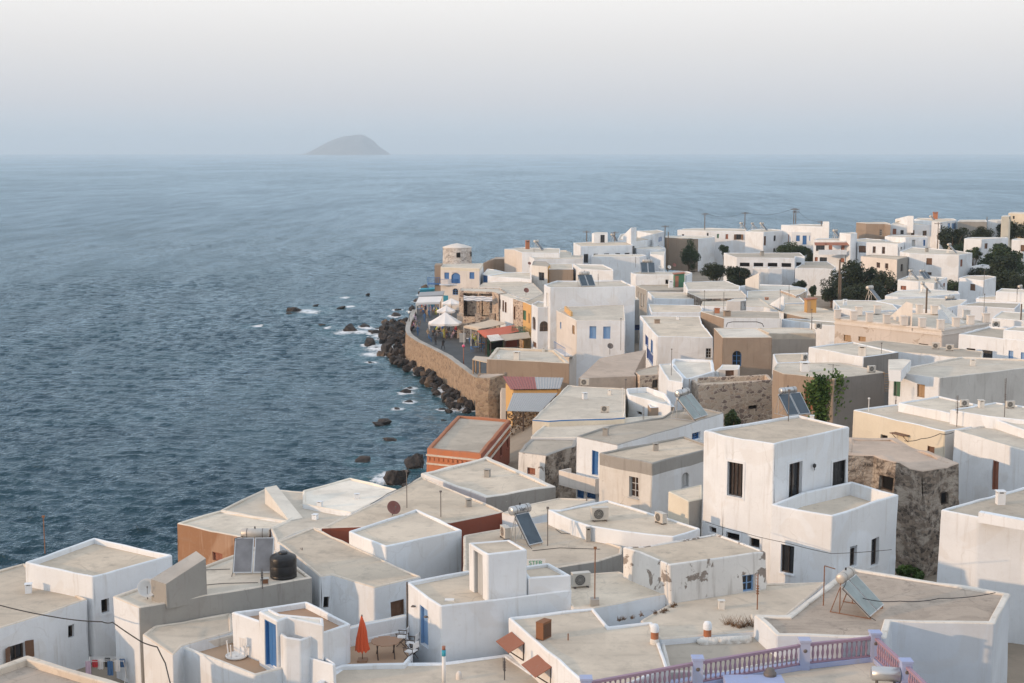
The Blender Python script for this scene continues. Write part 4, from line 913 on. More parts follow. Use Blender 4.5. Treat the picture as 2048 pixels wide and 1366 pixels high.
for k in range(12):
    q.tube((p_.x-1.85, p_.y-2.2+k*.3, 6.15), (p_.x-1.85, p_.y-2.2+k*.3, 7.2), .06, n=4)
for k in range(7): q.tube((p_.x-1.85+k*.3, p_.y-2.2, 6.15), (p_.x-1.85+k*.3, p_.y-2.2, 7.2), .06, n=4)
q.abox(p_.x-1.9, p_.x-1.8, p_.y-2.25, p_.y+1.2, 7.15, 7.25); q.abox(p_.x-1.9, p_.x+.2, p_.y-2.25, p_.y-2.15, 7.15, 7.25); q.build('balcony', 'greenpaint', h.root)
h = House('stone_tavern', 'rubble stone tavern with wide openings and a striped cloth blind', 'tavern')
h.block('K', [783,690, 1168,705, 1232,727, 1330,710, 1250,660, 800,655], 10.6, 2, wall='stone', roof='palegrey', rim='stone', ph=.1, th=.3, wins=[(835,725,1000,985,'none'), (1012,725,1165,985,'none')])
q = MB()
a_ = P('K', 838, 712, 10.6); b_ = P('K', 1165, 722, 10.6); nA = 14
for k in range(nA):
    f0, f1 = k/nA, (k+1)/nA; s0, s1 = -.12*abs(math.sin(f0*9.5)), -.12*abs(math.sin(f1*9.5))
    a0 = a_.lerp(b_, f0); a1 = a_.lerp(b_, f1)
    for j in range(6):
        y0, y1 = -j*.18, -(j+1)*.18; z0, z1 = -.45-j*.11, -.45-(j+1)*.11
        q.face([a0+Vector((0, y0-.05, z0+s0)), a1+Vector((0, y0-.05, z0+s1)), a1+Vector((0, y1-.05, z1+s1)), a0+Vector((0, y1-.05, z1+s0))], j % 2)
q.build('blind', ['whitecanvas', 'cloth_grey'], h.root)
q = MB(); c_ = P('K', 1000, 708, 10.6)
for j, (xx, ww) in enumerate(((795, .9), (1000, .9), (1160, .9))):
    p_ = P('K', xx, 712, 10.6); q.abox(p_.x-ww/2, p_.x+ww/2, p_.y-.9, p_.y-.3, 3.0, 7.3)
q.abox(P('K', 785, 700, 10.6).x, P('K', 1165, 700, 10.6).x, c_.y-.85, c_.y-.35, 3.0, 5.6); q.build('stone_parapet', 'stone', h.root)
h = House('blue_balcony_house', 'cream house with blue shutters and blue balcony below the windmill')
h.block('K', [576,422, 1020,437, 1060,378, 600,388], 11.35, 2, wall='pinkcream', Rr='white2', roof='palegrey', rim='rimwhite', ph=.1, band=('cream', .55),
        wins=[(618,480,672,556,'sblu'), (700,488,800,606,'archdblu'), (905,480,960,556,'sblu'), (712,665,775,738,'archblu')])
a_ = P('K', 576, 422, 11.35); b_ = P('K', 1020, 437, 11.35); zb_ = PY('K', 800, 622, (a_.y+b_.y)/2).z
q = MB(); q.abox(a_.x-.2, b_.x-.3, a_.y-1.3, a_.y, zb_-.15, zb_); q.build('balcony', 'white', h.root)
q = MB()
for k in range(34): x = a_.x-.1+(b_.x-a_.x-.3)*k/33; q.tube((x, a_.y-1.25, zb_), (x, a_.y-1.25, zb_+1.0), .025, n=4)
q.abox(a_.x-.15, b_.x-.35, a_.y-1.29, a_.y-1.21, zb_+.97, zb_+1.03); q.build('railing', 'bluepaint', h.root)
q = MB(); xw = PY('K', 432, 560, a_.y+2).x
for k in range(9): x = xw+(a_.x-xw)*k/8; q.tube((x, a_.y+1, zb_-.1), (x, a_.y+1, zb_+1.1), .035, n=4)
q.abox(xw, a_.x, a_.y+.96, a_.y+1.04, zb_+1.07, zb_+1.15); q.abox(xw, a_.x, a_.y+.9, a_.y+3, zb_-.2, zb_); q.tube((xw+.05, a_.y+1, 3), (xw+.05, a_.y+1, zb_+1.1), .06, n=5); q.build('side_balcony', 'bluepaint', h.root)
q = MB(); p0 = PY('K', 512, 392, a_.y+3); p1 = PY('K', 576, 392, a_.y+3); q.abox(p0.x, a_.x+.1, a_.y+1.5, a_.y+6, 2, p0.z); q.build('brown_side_wall', 'brown', h.root)
q = MB(); z1 = PY('K', 700, 742, a_.y).z; q.abox(a_.x+.5, b_.x-2.0, a_.y-.6, a_.y-.03, 2, z1); q.build('teal_wall', 'teal', h.root)
# windmill
Yw = 302.0; cx_ = PY('K', 765, 300, Yw).x; rw = 165/5.691/FPX*Yw; ze = PY('K', 765, 212, Yw-rw).z; za = PY('K', 765, 150, Yw).z
wmr = thing('windmill', 'round whitewashed stone windmill tower with low conical roof', 'windmill', (cx_, Yw, 3))
q = MB(); q.lathe((cx_, Yw, 0), [(rw*1.08, 2), (rw*1.05, 6), (rw*1.0, 10), (rw*.98, ze)], 40); q.build('tower', 'washstone', wmr)
q = MB(); q.lathe((cx_, Yw, 0), [(rw*.98, ze-.02), (rw*1.02, ze+.02), (rw*1.0, ze+.16), (rw*.5, (ze+za)/2+.15), (0.05, za)], 40); q.build('roof', 'pinkcream', wmr)
for (xx, w2) in ((785, .45), (930, .2)):
    ang = math.asin(max(-.97, min(.97, (PY('K', xx, 280, Yw).x-cx_)/rw))); zc = PY('K', xx, 285, Yw-rw).z
    d_ = Vector((math.sin(ang), -math.cos(ang), 0)); c_ = Vector((cx_, Yw, zc))+d_*(rw*.985); t_ = Vector((d_.y, -d_.x, 0))
    q = MB(); q.box(c_, t_*.42, d_*.06, Vector((0, 0, .5)), 0)
    o_ = q.build('window', 'darkwood', wmr); q = MB(); q.box(c_+d_*.05, t_*.36, d_*.02, Vector((0, 0, .44))); q.build('pane', 'dark', o_)
h = House('low_house', 'low earthen house on the point right of the windmill')
h.block('K', [1060,375, 1190,330, 1405,320, 1355,300, 1200,310], 10.2, 2, wall='brown', roof='mudroof', rim='mudroof', ph=.05, a=.1)
h = House('white_house', 'white house with dark red corner and long roof on the point')
h.block('K', [1300,215, 1420,225, 1500,255, 1935,260, 1935,210, 1500,195], 12.6, 2, wall='white', L='pinkcream', roof='palegrey', rim='white', ph=.12)
h = House('white_house', 'white house with blue side door behind the blue balcony house')
h.block('K', [1055,500, 1115,515, 1250,500, 1330,480, 1210,452, 1110,440], 10.0, 2, wall='white', roof='rwhite', rim='white', ph=.1, wins=[(1060,520,1110,618,'dblu')])
h = House('white_house', 'white roofs with pipes and pergola bars behind the stone tavern')
h.block('K', [1110,520, 1245,530, 1610,560, 1600,480, 1330,478], 10.2, 2, wall='white', roof='palegrey', rim='white', ph=.1)
h.block('K', [1240,652, 1500,636, 1625,600, 1745,716, 1590,786, 1475,762, 1335,706], 10.45, 3, wall='white', roof='palegrey', rim='rimbeige', ph=.06)
h.block('K', [1060,600, 1240,590, 1500,585, 1620,598, 1500,634, 1245,652, 1000,650], 10.3, 3, wall='white', roof='beige2', rim='rimbeige', ph=.06)
h = House('grey_awning_house', 'white house with dark window between tavern roofs and the arched white house')
h.block('L', [133,512, 315,527, 345,508, 300,470, 150,468], 12.0, 2, wall='white', L='oldwhite', Rr='ochre', roof='grey', rim='cement', ph=.1, wins=[(212,595,277,687,'dk')])
h.block('L', [330,558, 607,558, 600,497, 320,497], 11.4, 2, wall='brown', roof='beige2', rim='white', ph=.1)
h = House('white_house', 'small white gabled edge house above the double solar panel')
h.block('L', [605,497, 692,556, 1062,574, 1062,560, 948,507], 12.0, 2, wall='white', roof='palegrey', rim='white', ph=.2)
h = House('long_white_house', 'long white house with four slot windows and a roof room')
h.block('L', [608,257, 690,300, 1282,286, 1260,250, 850,245], 12.5, 2, wall='white', roof='beige2', rim='white', ph=.1, wins=[(726,385,777,488,'dk'), (838,380,890,396,'hole'), (958,378,1015,395,'hole'), (1085,378,1140,395,'hole'), (1193,375,1248,392,'hole')])
h.block('L', [818,150, 842,152, 1000,152, 995,140, 850,138], 14.6, 11, wall='white', roof='palegrey', rim='white', ph=.06, wins=[(916,168,964,258,'dk')])
h.block('L', [812,418, 1368,418, 1440,400, 1380,388, 830,388], 10.7, 2, wall='white', roof='palegrey', rim='white', ph=.1)
h = House('white_house', 'white house with ragged roof rim left of the long white house')
h.block('L', [20,368, 160,440, 722,440, 722,405, 590,400, 590,370, 520,345, 200,340], 11.8, 2, wall='white', roof='palegrey', rim='oldwhite', ph=.2, a=.09)
h = House('white_house', 'white house with sloping stair hood and pink awning on the far shore')
h.block('L', [1140,160, 1335,120, 1640,130, 1560,215, 1300,245, 1110,225], 12.8, 3, wall='white', roof='palegrey', rim='white', ph=.1)
h.prism('L', [1150,200, 1265,85, 1325,80, 1325,190], [13,16.2,16.2,13], 12, mats=('white', 'rimwhite'))
h = House('white_house', 'white house with blue side windows behind a pole on the far shore')
h.block('L', [1335,125, 1530,160, 1640,128, 1560,110], 14.2, 3, wall='white', Rr='bluewhite', roof='palegrey', rim='white', ph=.1, wins=[(1578,195,1590,250,'sblu'), (1600,190,1612,240,'sblu')])
h = House('white_house', 'white house with low roof room left of the green tree')
h.block('L', [1300,310, 1330,330, 1600,330, 1660,320, 1560,275, 1320,280], 11.4, 3, wall='white', roof='rwhite', rim='white', ph=.15)
h.block('L', [1480,385, 1640,405, 1660,330, 1490,330], 10.9, 3, wall='white', roof='rwhite', rim='white', ph=.1)
h = House('long_white_house', 'long low white house with a green roof shed')
h.block('L', [1262,597, 1318,617, 1700,622, 1900,628, 1960,600, 1900,585, 1340,585], 12.5, 3, wall='white', roof='palegrey', rim='white', ph=.12, wins=[(1655,680,1742,730,'hole')])
h = House('grey_side_house', 'house with tall shaded grey side wall in the narrow lane')
h.block('L', [1318,748, 1442,802, 1900,785, 1890,740, 1400,735], 10.8, 2, wall='cement', F='white', roof='grey', rim='palegrey', ph=.06, wins=[(1340,820,1360,960,'sgry'), (1375,830,1395,980,'sgry'), (1405,850,1425,1000,'sgry')])
h = House('grey_stone_house', 'grey cement house with blue market awning below in the lane')
h.block('L', [918,870, 1192,912, 1357,905, 1310,858, 1000,862], 10.8, 2, wall='cement', L='peelbrown', roof='palegrey', rim='rimwhite', ph=.1, wins=[(1265,1020,1310,1160,'dgry')])
h = House('white_house', 'white house with blue doors and flat cream roof before the lane')
h.block('O', [203,365, 380,577, 957,585, 840,445, 820,368], 11.5, 3, wall='white', roof='beige2', rim='white', ph=.1, wins=[(258,572,290,680,'dnav'), (315,610,335,760,'dblu'), (272,722,340,845,'dnav'), (878,700,934,800,'glz')])
h = House('pale_roof_house', 'narrow pale roof behind the white house with blue doors')
h.block('O', [288,243, 320,328, 822,332, 850,300, 826,258], 11.1, 3, wall='white', roof='beige2', rim='white', ph=.08)
h = House('pale_roof_house', 'flat cream roof with a wooden crate and grey water box')
h.block('O', [282,118, 350,186, 830,196, 860,150, 690,122], 11.2, 3, wall='white', roof='beige2', rim='white', ph=.08)
h = House('old_brown_house', 'brown left wall house with white front and arched pipe')
h.block('O', [823,320, 1058,388, 1648,392, 1640,325, 1300,312], 12.3, 4, wall='white', L='brown', roof='grey', rim='rimwhite', ph=.08)
h = House('cement_band_house', 'grey cement house with pale band right of the brown house')
h.block('O', [1410,492, 1535,545, 2008,545, 1990,500, 1770,484], 12.2, 4, wall='warmcement', roof='palegrey', rim='palegrey', ph=.08, band=('palegrey', .7))
h = House('pale_roof_house', 'pale roof with yellow timber hut')
h.block('O', [1655,330, 2048,420, 2250,430, 2250,330, 1900,250, 1680,250], 11.2, 4, wall='brown', roof='beige2', rim='beige2', ph=.05)
h = House('pale_roof_house', 'white edged roof strip below the yellow timber hut')
h.block('O', [1650,400, 2048,455, 2250,470, 2250,430, 1760,392], 11.5, 4, wall='white', roof='grey', rim='white', ph=.1)
h = House('stair_hut_house', 'pale roof with cream stair hut and dark stone strip')
h.block('O', [830,262, 1100,270, 1480,275, 1680,330, 1640,320, 1430,190, 1290,180, 850,190], 11.4, 4, wall='white', roof='palegrey', rim='palegrey', ph=.06)
h.block('O', [1090,215, 1240,215, 1295,205, 1290,185, 1170,190], 13.0, 10, wall='pinkcream', Rr='cement', roof='palegrey', rim='white', ph=.04, wins=[(1240,225,1292,305,'dgry')])
h = House('cream_stone_house', 'cream rimmed roof above dark rubble strip')
h.block('O', [690,90, 1225,90, 1300,160, 1290,180, 830,185, 690,125], 11.8, 4, wall='ruinstone', roof='beige2', rim='pinkcream', ph=.1)
h = House('pale_roof_house', 'wide pale roof with sloping white stair wall behind the grey cement house')
h.block('O', [1300,110, 1640,100, 1800,130, 1900,230, 1660,240, 1480,270, 1300,250], 11.3, 4, wall='white', roof='palegrey', rim='white', ph=.08)
h.prism('O', [1530,250, 1665,160, 1680,165, 1690,250], [11.4,13.2,13.2,11.4], 11, mats=('white', 'white'))
h = House('white_house', 'long white house edge with curved end before the dark bushes')
h.block('O', [650,20, 1080,5, 1230,60, 1225,95, 690,95], 12.0, 4, wall='white', roof='palegrey', rim='white', ph=.08)
h = House('white_house', 'white low house with sloping stone stair hood before the long school building')
h.block('M', [860,925, 1080,975, 1470,985, 1590,950, 1400,920, 1050,905], 11.2, 4, wall='white', roof='rwhite', rim='white', ph=.1)
h.prism('M', [920,900, 920,855, 1068,785, 1075,900], [11.6,12.6,14.0,11.6], 11, mats=('oldwhite', 'rimwhite'))
h = House('flat_house', 'pale mud edged roof with rubble end before the school building')
h.block('O', [1640,100, 1720,95, 1900,85, 1915,110, 1800,160], 11.6, 4, wall='stone', roof='beige2', rim='white', ph=.06, a=.1)
h = House('pale_roof_house', 'small brown flat roof with fan unit between vine house and cement band house')
h.block('O', [1565,755, 1925,745, 1925,835, 1600,850], 11.8, 4, wall='white', roof='beige', rim='white', ph=.06)
h = House('mud_roof_house', 'old house with sloping reddish clay roof behind the white courtyard')
h.prism('I', [205,492, 360,345, 690,285, 605,455, 620,475], [9.6,10.2,10.2,9.6,9.4], 3, 'roof', ('mudroof', 'mudroof'))
h.block('I', [600,440, 780,395, 785,460, 640,470], 9.6, 3, wall='stone', roof='grey', rim='mudroof', ph=.05, a=.1, wins=[(735,500,775,560,'dk')])
# ---------------------------------------------------------------- houses: far end of the village
h = House('long_white_house', 'long white house row with dark shutters on the far shore')
h.block('M', [188,322, 500,332, 935,338, 925,312, 500,300, 260,305], 13.0, 4, wall='white', roof='palegrey', rim='white', ph=.15, wins=[(612,365,635,412,'sgrn'), (706,365,735,420,'sred'), (822,370,875,428,'open'), (498,355,522,390,'dk'), (235,368,260,386,'hole')])
h.block('M', [920,336, 1116,346, 1368,326, 1200,310, 1000,312], 13.6, 4, wall='white', roof='palegrey', rim='white', ph=.15, wins=[(1118,390,1142,490,'dbrn'), (1226,382,1250,442,'dk'), (1222,520,1246,560,'dk')])
h = House('brown_wall_house', 'white house with brown end wall behind the rounded green tree')
h.block('M', [48,402, 412,418, 592,398, 560,385, 60,385], 12.0, 4, wall='brown', Rr='white', roof='palegrey', rim='white', ph=.15)
h = House('school_building', 'long white building with a row of wide dark windows and stepped wings', 'school')
h.block('M', [688,570, 825,618, 1456,625, 1462,604, 1562,608, 1510,568], 11.6, 3, wall='white', roof='grey', rim='white', ph=.1, wins=[(860,675,966,716,'hole'), (1010,675,1112,716,'hole'), (1160,676,1266,718,'hole'), (1310,680,1414,722,'hole'), (1462,672,1522,712,'hole')])
h.block('M', [1456,732, 1868,742, 1900,722, 1800,660, 1565,662], 10.0, 3, wall='white', roof='grey', rim='white', ph=.1)
h.block('M', [1000,728, 1172,735, 1172,722, 1010,716], 9.9, 3, wall='white', roof='palegrey', rim='white', ph=.05)
h.block('M', [1172,735, 1318,738, 1318,722, 1172,718], 9.9, 3, wall='bluewhite', roof='palegrey', rim='white', ph=.05)
h = House('white_house', 'white house with three blue doors behind the trees')
h.block('M', [1368,335, 1420,345, 1702,350, 1690,325, 1480,320], 13.5, 4, wall='white', roof='palegrey', rim='white', ph=.12, wins=[(1368,372,1392,460,'dred'), (1468,380,1506,444,'sblu'), (1536,382,1580,480,'dblu'), (1608,385,1645,440,'slb')])
h = House('white_house', 'low white house on the far shore between the twin poles')
h.block('M', [1305,268, 1480,275, 1790,290, 1780,265, 1500,258], 15.0, 5, wall='white', roof='palegrey', rim='white', ph=.15)
h.block('M', [1755,235, 1825,238, 1822,230, 1760,228], 17.0, 13, wall='white', roof='palegrey', rim='white', ph=.05)
h = House('balcony_house', 'white house with three brown awnings over a long balcony')
h.block('M', [1655,428, 2000,440, 2060,425, 1930,410, 1700,415], 13.6, 4, wall='white', roof='palegrey', rim='white', ph=.15, wins=[(1680,475,1775,550,'dk'), (1818,482,1856,535,'sred'), (1952,485,1988,542,'sred'), (1945,625,2000,670,'sred'), (1668,610,1700,660,'dred'), (1720,618,1800,665,'dk')])
a_ = P('M', 1655, 428, 13.6); b_ = P('M', 2000, 440, 13.6); zf = PY('M', 1830, 560, a_.y).z
q = MB(); q.abox(a_.x, b_.x, b_.y-1.5, b_.y+.2, zf-.2, zf-.02); q.abox(a_.x, b_.x, b_.y-1.5, b_.y-1.38, zf-.02, zf+.85); q.build('balcony', 'white', h.root)
for x in (1725, 1838, 1965):
    p_ = PY('M', x, 468, b_.y); q = MB(); q.face([p_+Vector((-1.3, 0, .25)), p_+Vector((1.3, 0, .25)), p_+Vector((1.4, -1.2, -.35)), p_+Vector((-1.4, -1.2, -.35))]); q.build('awning', 'rustred', h.root)
h.block('N', [60,352, 182,366, 250,355, 190,345], 15.2, 5, wall='white', roof='palegrey', rim='white', ph=.1)
h = House('white_house', 'white house with one wide brown window and two tall windows')
h.block('N', [195,425, 255,450, 692,472, 760,455, 545,430, 340,412], 13.3, 4, wall='white', roof='palegrey', rim='white', ph=.12, wins=[(266,490,344,560,'sbrn'), (416,500,450,570,'brn'), (516,505,550,580,'brn'), (650,435,690,452,'hole'), (685,505,700,590,'dk'), (718,500,735,535,'dk'), (750,495,765,530,'dk')])
h.block('N', [548,392, 770,405, 1010,402, 990,385, 600,380], 14.3, 4, wall='white', roof='palegrey', rim='white', ph=.1, wins=[(838,435,876,500,'sgry'), (962,430,984,495,'dblu')])
h = House('small_mansion', 'cream stone mansion with dark cornice beside the large dark tree')
h.block('N', [288,603, 682,640, 812,608, 640,600, 400,590], 11.8, 4, wall='pinkcream', Rr='cement', roof='beige', rim='cement', ph=.1, wins=[(456,670,496,730,'brn'), (548,682,584,740,'brn'), (720,690,745,770,'dk')])
h = House('big_white_house', 'big plain white house with one brown shuttered window among trees')
h.block('N', [712,555, 812,575, 1352,592, 1492,570, 1300,540, 830,508], 12.5, 4, wall='white', roof='palegrey', rim='white', ph=.12, wins=[(995,628,1058,700,'sbrn'), (1000,778,1052,810,'brn'), (1360,640,1385,718,'dred')])
h.block('N', [1440,720, 1520,735, 1690,705, 1600,690], 9.6, 4, wall='white', roof='beige2', rim='white', ph=.5)
h = House('brown_house', 'brown flat roofed house on the far skyline')
h.block('N', [238,240, 345,252, 548,255, 610,268, 605,250, 550,238], 15.0, 5, wall='brown', roof='palegrey', rim='pinkcream', ph=.15, wins=[(490,318,518,385,'glz')])
h = House('white_house', 'white house with four windows on the far skyline beside the brown house')
h.block('N', [600,265, 780,268, 1112,266, 1120,245, 860,240, 640,245], 14.9, 5, wall='white', roof='palegrey', rim='white', ph=.12, wins=[(632,310,670,372,'dred'), (716,325,752,370,'dk'), (832,325,868,378,'brn'), (955,330,1000,385,'brn'), (1062,325,1100,405,'brn')])
h.prism('N', [660,240, 660,205, 800,170, 858,172, 858,245], [14.9,15.6,17.2,17.2,14.9], 13, 'roof_gable', ('white', 'rwhite'))
h = House('white_house', 'white house with blue windows under the far water tank')
h.block('N', [865,205, 1145,240, 1325,215, 1290,200, 900,192], 15.8, 5, wall='white', roof='beige2', rim='white', ph=.15, wins=[(1152,265,1170,315,'dk'), (1225,250,1250,315,'slb'), (1270,250,1310,310,'slb')])
h = House('grey_long_house', 'grey stone house with white roof edge on the far right skyline')
h.block('N', [1330,230, 1650,232, 1640,212, 1350,212], 15.6, 6, wall='cement', roof='palegrey', rim='white', ph=.1)
h = House('white_house', 'bright white house on the far right skyline left of the dark tree')
h.block('N', [1655,220, 1760,222, 1905,222, 1900,205, 1690,208], 15.6, 6, wall='white', roof='palegrey', rim='white', ph=.1)
h.block('N', [1805,175, 1890,175, 1905,165, 1820,165], 17.6, 8, wall='cream', roof='palegrey', rim='white', ph=.1, wins=[(1892,170,1905,205,'dk'), (1922,172,1935,200,'dk')])
h = House('cream_house', 'cream house at the far right edge of the skyline')
h.block('N', [1880,140, 2250,150, 2250,130, 1900,128], 17.6, 8, wall='cream', roof='palegrey', rim='white', ph=.1, wins=[(1925,172,1945,205,'dk')])
h = House('white_house', 'white cube house with brown door among the trees at right')
h.block('N', [1402,415, 1592,424, 1878,408, 1850,400, 1450,402], 14.0, 5, wall='white', roof='palegrey', rim='white', ph=.12, wins=[(1622,465,1655,525,'dbrn'), (1740,480,1755,500,'hole')])
h = House('white_house', 'white house with brown shutter at the right edge among trees')
h.block('N', [1915,428, 2200,440, 2200,420, 1960,415], 14.0, 5, wall='white', roof='palegrey', rim='white', ph=.12, wins=[(2012,485,2060,555,'sbrn')])
h = House('white_house', 'small white house with brown window before the trees at right')
h.block('N', [1345,838, 1616,866, 1748,826, 1660,812, 1430,812], 10.6, 4, wall='white', roof='beige2', rim='white', ph=.12, wins=[(1468,905,1524,978,'sbrn')])
h = House('white_house', 'white house with two tanks and panels and a small awning')
h.block('N', [685,858, 1082,896, 1222,835, 1000,820, 800,815], 11.0, 4, wall='white', roof='palegrey', rim='white', ph=.12, wins=[(718,925,778,968,'dred'), (1175,895,1195,955,'dred'), (1145,910,1158,940,'hole')])
h = House('white_house', 'white slab roofed house below the two tank house')
h.block('N', [545,1030, 690,1045, 1010,1040, 1360,1010, 1340,985, 1010,960, 700,975], 10.9, 4, wall='white', roof='rwhite', rim='white', ph=.08)
h = House('pale_roof_house', 'grey roof with pipes behind the crenellated mansion')
h.block('N', [440,1085, 840,1160, 1110,1190, 1360,1130, 1440,1075, 1000,1050, 560,1070], 11.6, 4, wall='white', roof='palegrey', rim='white', ph=.06)
h = House('pale_roof_house', 'grey roof with white rim at right behind the mansion posts')
h.block('N', [1330,1130, 1950,1170, 2010,1110, 1560,1095], 12.4, 4, wall='bluewhite', roof='grey', rim='white', ph=.1)
h = House('white_house', 'white house with rusty railing roof at the right edge')
h.block('N', [1530,1060, 1960,1100, 2250,1120, 2250,1070, 1740,1030, 1560,1040], 12.0, 4, wall='white', roof='beige2', rim='white', ph=.12)
h.block('N', [1745,985, 2250,1010, 2250,975, 1800,950], 13.2, 4, wall='white', roof='palegrey', rim='white', ph=.1)
h = House('pale_roof_house', 'grey roof with fan units at the right edge above the black louvre house')
h.block('N', [1700,1270, 2040,1300, 2250,1310, 2250,1220, 1800,1200], 13.0, 4, wall='white', roof='palegrey', rim='white', ph=.08)
h = House('pale_roof_house', 'wide pale roof behind the crenellated mansion with tilted panel')
h.block('N', [-10,1080, 60,1160, 300,1200, 700,1180, 640,1125, 440,1085, 100,1075], 11.8, 4, wall='white', roof='palegrey', rim='white', ph=.06)
# ---------------------------------------------------------------- kit: things that stand on roofs and in the street
def rotz(v, a):
    c, s = math.cos(a), math.sin(a); return Vector((v[0]*c-v[1]*s, v[0]*s+v[1]*c, v[2]))
class Kit:
    """parts laid out around the thing's base point, turned by yaw (degrees)"""
    def __init__(s, name, label, cat, at, yaw=0, group=None, k=1.0):
        s.root = thing(name, label, cat, at, group); s.o = Vector(at); s.a = R(yaw); s.k = k
    def w(s, x, y, z): return s.o+rotz((x*s.k, y*s.k, z*s.k), s.a)
    def d(s, x, y, z): return rotz((x*s.k, y*s.k, z*s.k), s.a)
    def bar(s, mb, a, b, r=.02, n=5, m=0): mb.tube(s.w(*a), s.w(*b), r*s.k, n=n, mat=m)
    def box(s, mb, c, h, m=0): mb.box(s.w(*c), s.d(h[0], 0, 0), s.d(0, h[1], 0), s.d(0, 0, h[2]), m)
    def part(s, mb, name, mats, parent=None): return mb.build(name, mats, parent or s.root)
def text_mesh(body, size, mat, parent, M):
    cu = bpy.data.curves.new('lettering', 'FONT'); cu.body = body; cu.size = size; cu.align_x = 'CENTER'; cu.align_y = 'CENTER'; cu.extrude = .004
    t = bpy.data.objects.new('t', cu); COL.objects.link(t); dg = bpy.context.evaluated_depsgraph_get(); me = bpy.data.meshes.new_from_object(t.evaluated_get(dg)); bpy.data.objects.remove(t)
    me.materials.clear(); me.materials.append(MATS[mat]); o = bpy.data.objects.new('lettering', me); COL.objects.link(o); o.parent = parent; o.matrix_local = M
def solar(label, at, yaw=-90, n=1, k=1.0, tank='tankgrey', face='panel', text=None, tilt=42, tanklen=1.25, post=False, group=None):
    """+x of the kit is the way the collector slopes down"""
    K = Kit('solar_water_heater', label, 'solar heater', at, yaw, group, k); ti = R(tilt); Lp = 1.9; wd = 1.0
    q = MB(); x1 = Lp*math.cos(ti); zt = Lp*math.sin(ti)+.12
    for y in ((-wd*n/2+.1, wd*n/2-.1)):
        K.bar(q, (-.05, y, 0), (-.05, y, zt+.05), .025); K.bar(q, (-.5, y, 0), (-.05, y, zt-.1), .02); K.bar(q, (x1, y, .0), (x1, y, .14), .025); K.bar(q, (-.5, y, .02), (x1, y, .02), .02)
    K.bar(q, (-.05, -wd*n/2+.1, zt-.1), (-.05, wd*n/2-.1, zt-.1), .02); K.bar(q, (-.05, -wd*n/2+.1, .1), (-.05, wd*n/2-.1, zt-.15), .015)
    K.part(q, 'stand', 'rust' if post else 'galv')
    for i in range(n):
        y0 = (i-(n-1)/2)*(wd+.06); c = (x1/2, y0, zt/2+.06)
        ax = K.d(math.cos(ti), 0, -math.sin(ti)); ay = K.d(0, 1, 0); az = K.d(math.sin(ti), 0, math.cos(ti))
        f = MB(); f.box(K.w(*c), ax*(Lp/2), ay*(wd/2), az*.05); p = K.part(f, 'panel_frame', 'galv')
        g = MB(); g.box(K.w(*c)+az*.052, ax*(Lp/2-.05), ay*(wd/2-.05), az*.006); K.part(g, 'glazing', face, p)
    tz = zt+.22; tl = tanklen if n == 1 else tanklen*1.1; prof = [(0.0, -tl/2-.06), (.17, -tl/2-.05), (.25, -tl/2), (.25, tl/2), (.17, tl/2+.05), (0.0, tl/2+.06)]
    t = MB(); t.lathe(K.w(-.12, 0, tz), [(r*k, z*k) for r, z in prof], 20, axis=K.d(0, 1, 0)); tk = K.part(t, 'tank', tank)
    b = MB()
    for y in (-tl*.3, tl*.3): b.lathe(K.w(-.12, y, tz), [(.256*k, -.02*k), (.256*k, .02*k)], 20, axis=K.d(0, 1, 0))
    K.part(b, 'tank_strap', 'rod', tk)
    h = MB(); pts = [(.12, -tl/2+.1, tz-.1), (.2, -wd*n/2-.03, tz-.2), (.1, -wd*n/2-.04, zt*.9), (x1, -wd*n/2-.04, .15), (x1+.3, -wd*n/2-.05, .03)]
    for a, c in zip(pts, pts[1:]): K.bar(h, a, c, .018)
    K.part(h, 'pipe', 'cable'); h = MB(); K.bar(h, (-.12, 0, tz+.24), (-.12, 0, tz+.36), .04, 6); K.part(h, 'valve', 'cable', tk)
    if text:
        nrm = K.d(.97, 0, .2).normalized(); xa = K.d(0, 1, 0).normalized(); za = nrm; ya = za.cross(xa)
        pos = K.w(-.12, 0, tz)+nrm*(.262*k)-K.o
        text_mesh(text, .30*k, 'lettering', tk, Matrix(((xa.x, ya.x, za.x, pos.x), (xa.y, ya.y, za.y, pos.y), (xa.z, ya.z, za.z, pos.z), (0, 0, 0, 1))))
    return K
def aircon(label, at, yaw=-90, k=1.0, body='acwhite', group=None, grille='acdark'):
    K = Kit('air_conditioner', label, 'air conditioner', at, yaw, group, k)
    q = MB(); K.box(q, (0, 0, .38), (.16, .41, .29)); K.box(q, (0, 0, .675), (.17, .42, .012)); c = K.part(q, 'casing', body)
    q = MB(); q.lathe(K.w(.165, -.08, .38), [(0.0, .0), (.23*k, .004)], 18, axis=K.d(1, 0, 0)); K.part(q, 'fan_opening', grille, c)
    q = MB()
    for r in (.24, .17, .10, .04): q.lathe(K.w(.172, -.08, .38), [((r-.012)*k, .006), (r*k, .012), ((r+.012)*k, .006)], 18, axis=K.d(1, 0, 0))
    for j in range(6): K.bar(q, (.18, -.08-.24*math.cos(j*.5236), .38-.24*math.sin(j*.5236)), (.18, -.08+.24*math.cos(j*.5236), .38+.24*math.sin(j*.5236)), .006, 4)
    K.part(q, 'fan_guard', 'grille', c)
    q = MB()
    for y in (-.3, .3): K.box(q, (0, y, .045), (.2, .03, .045))
    K.part(q, 'foot', 'rod'); return K
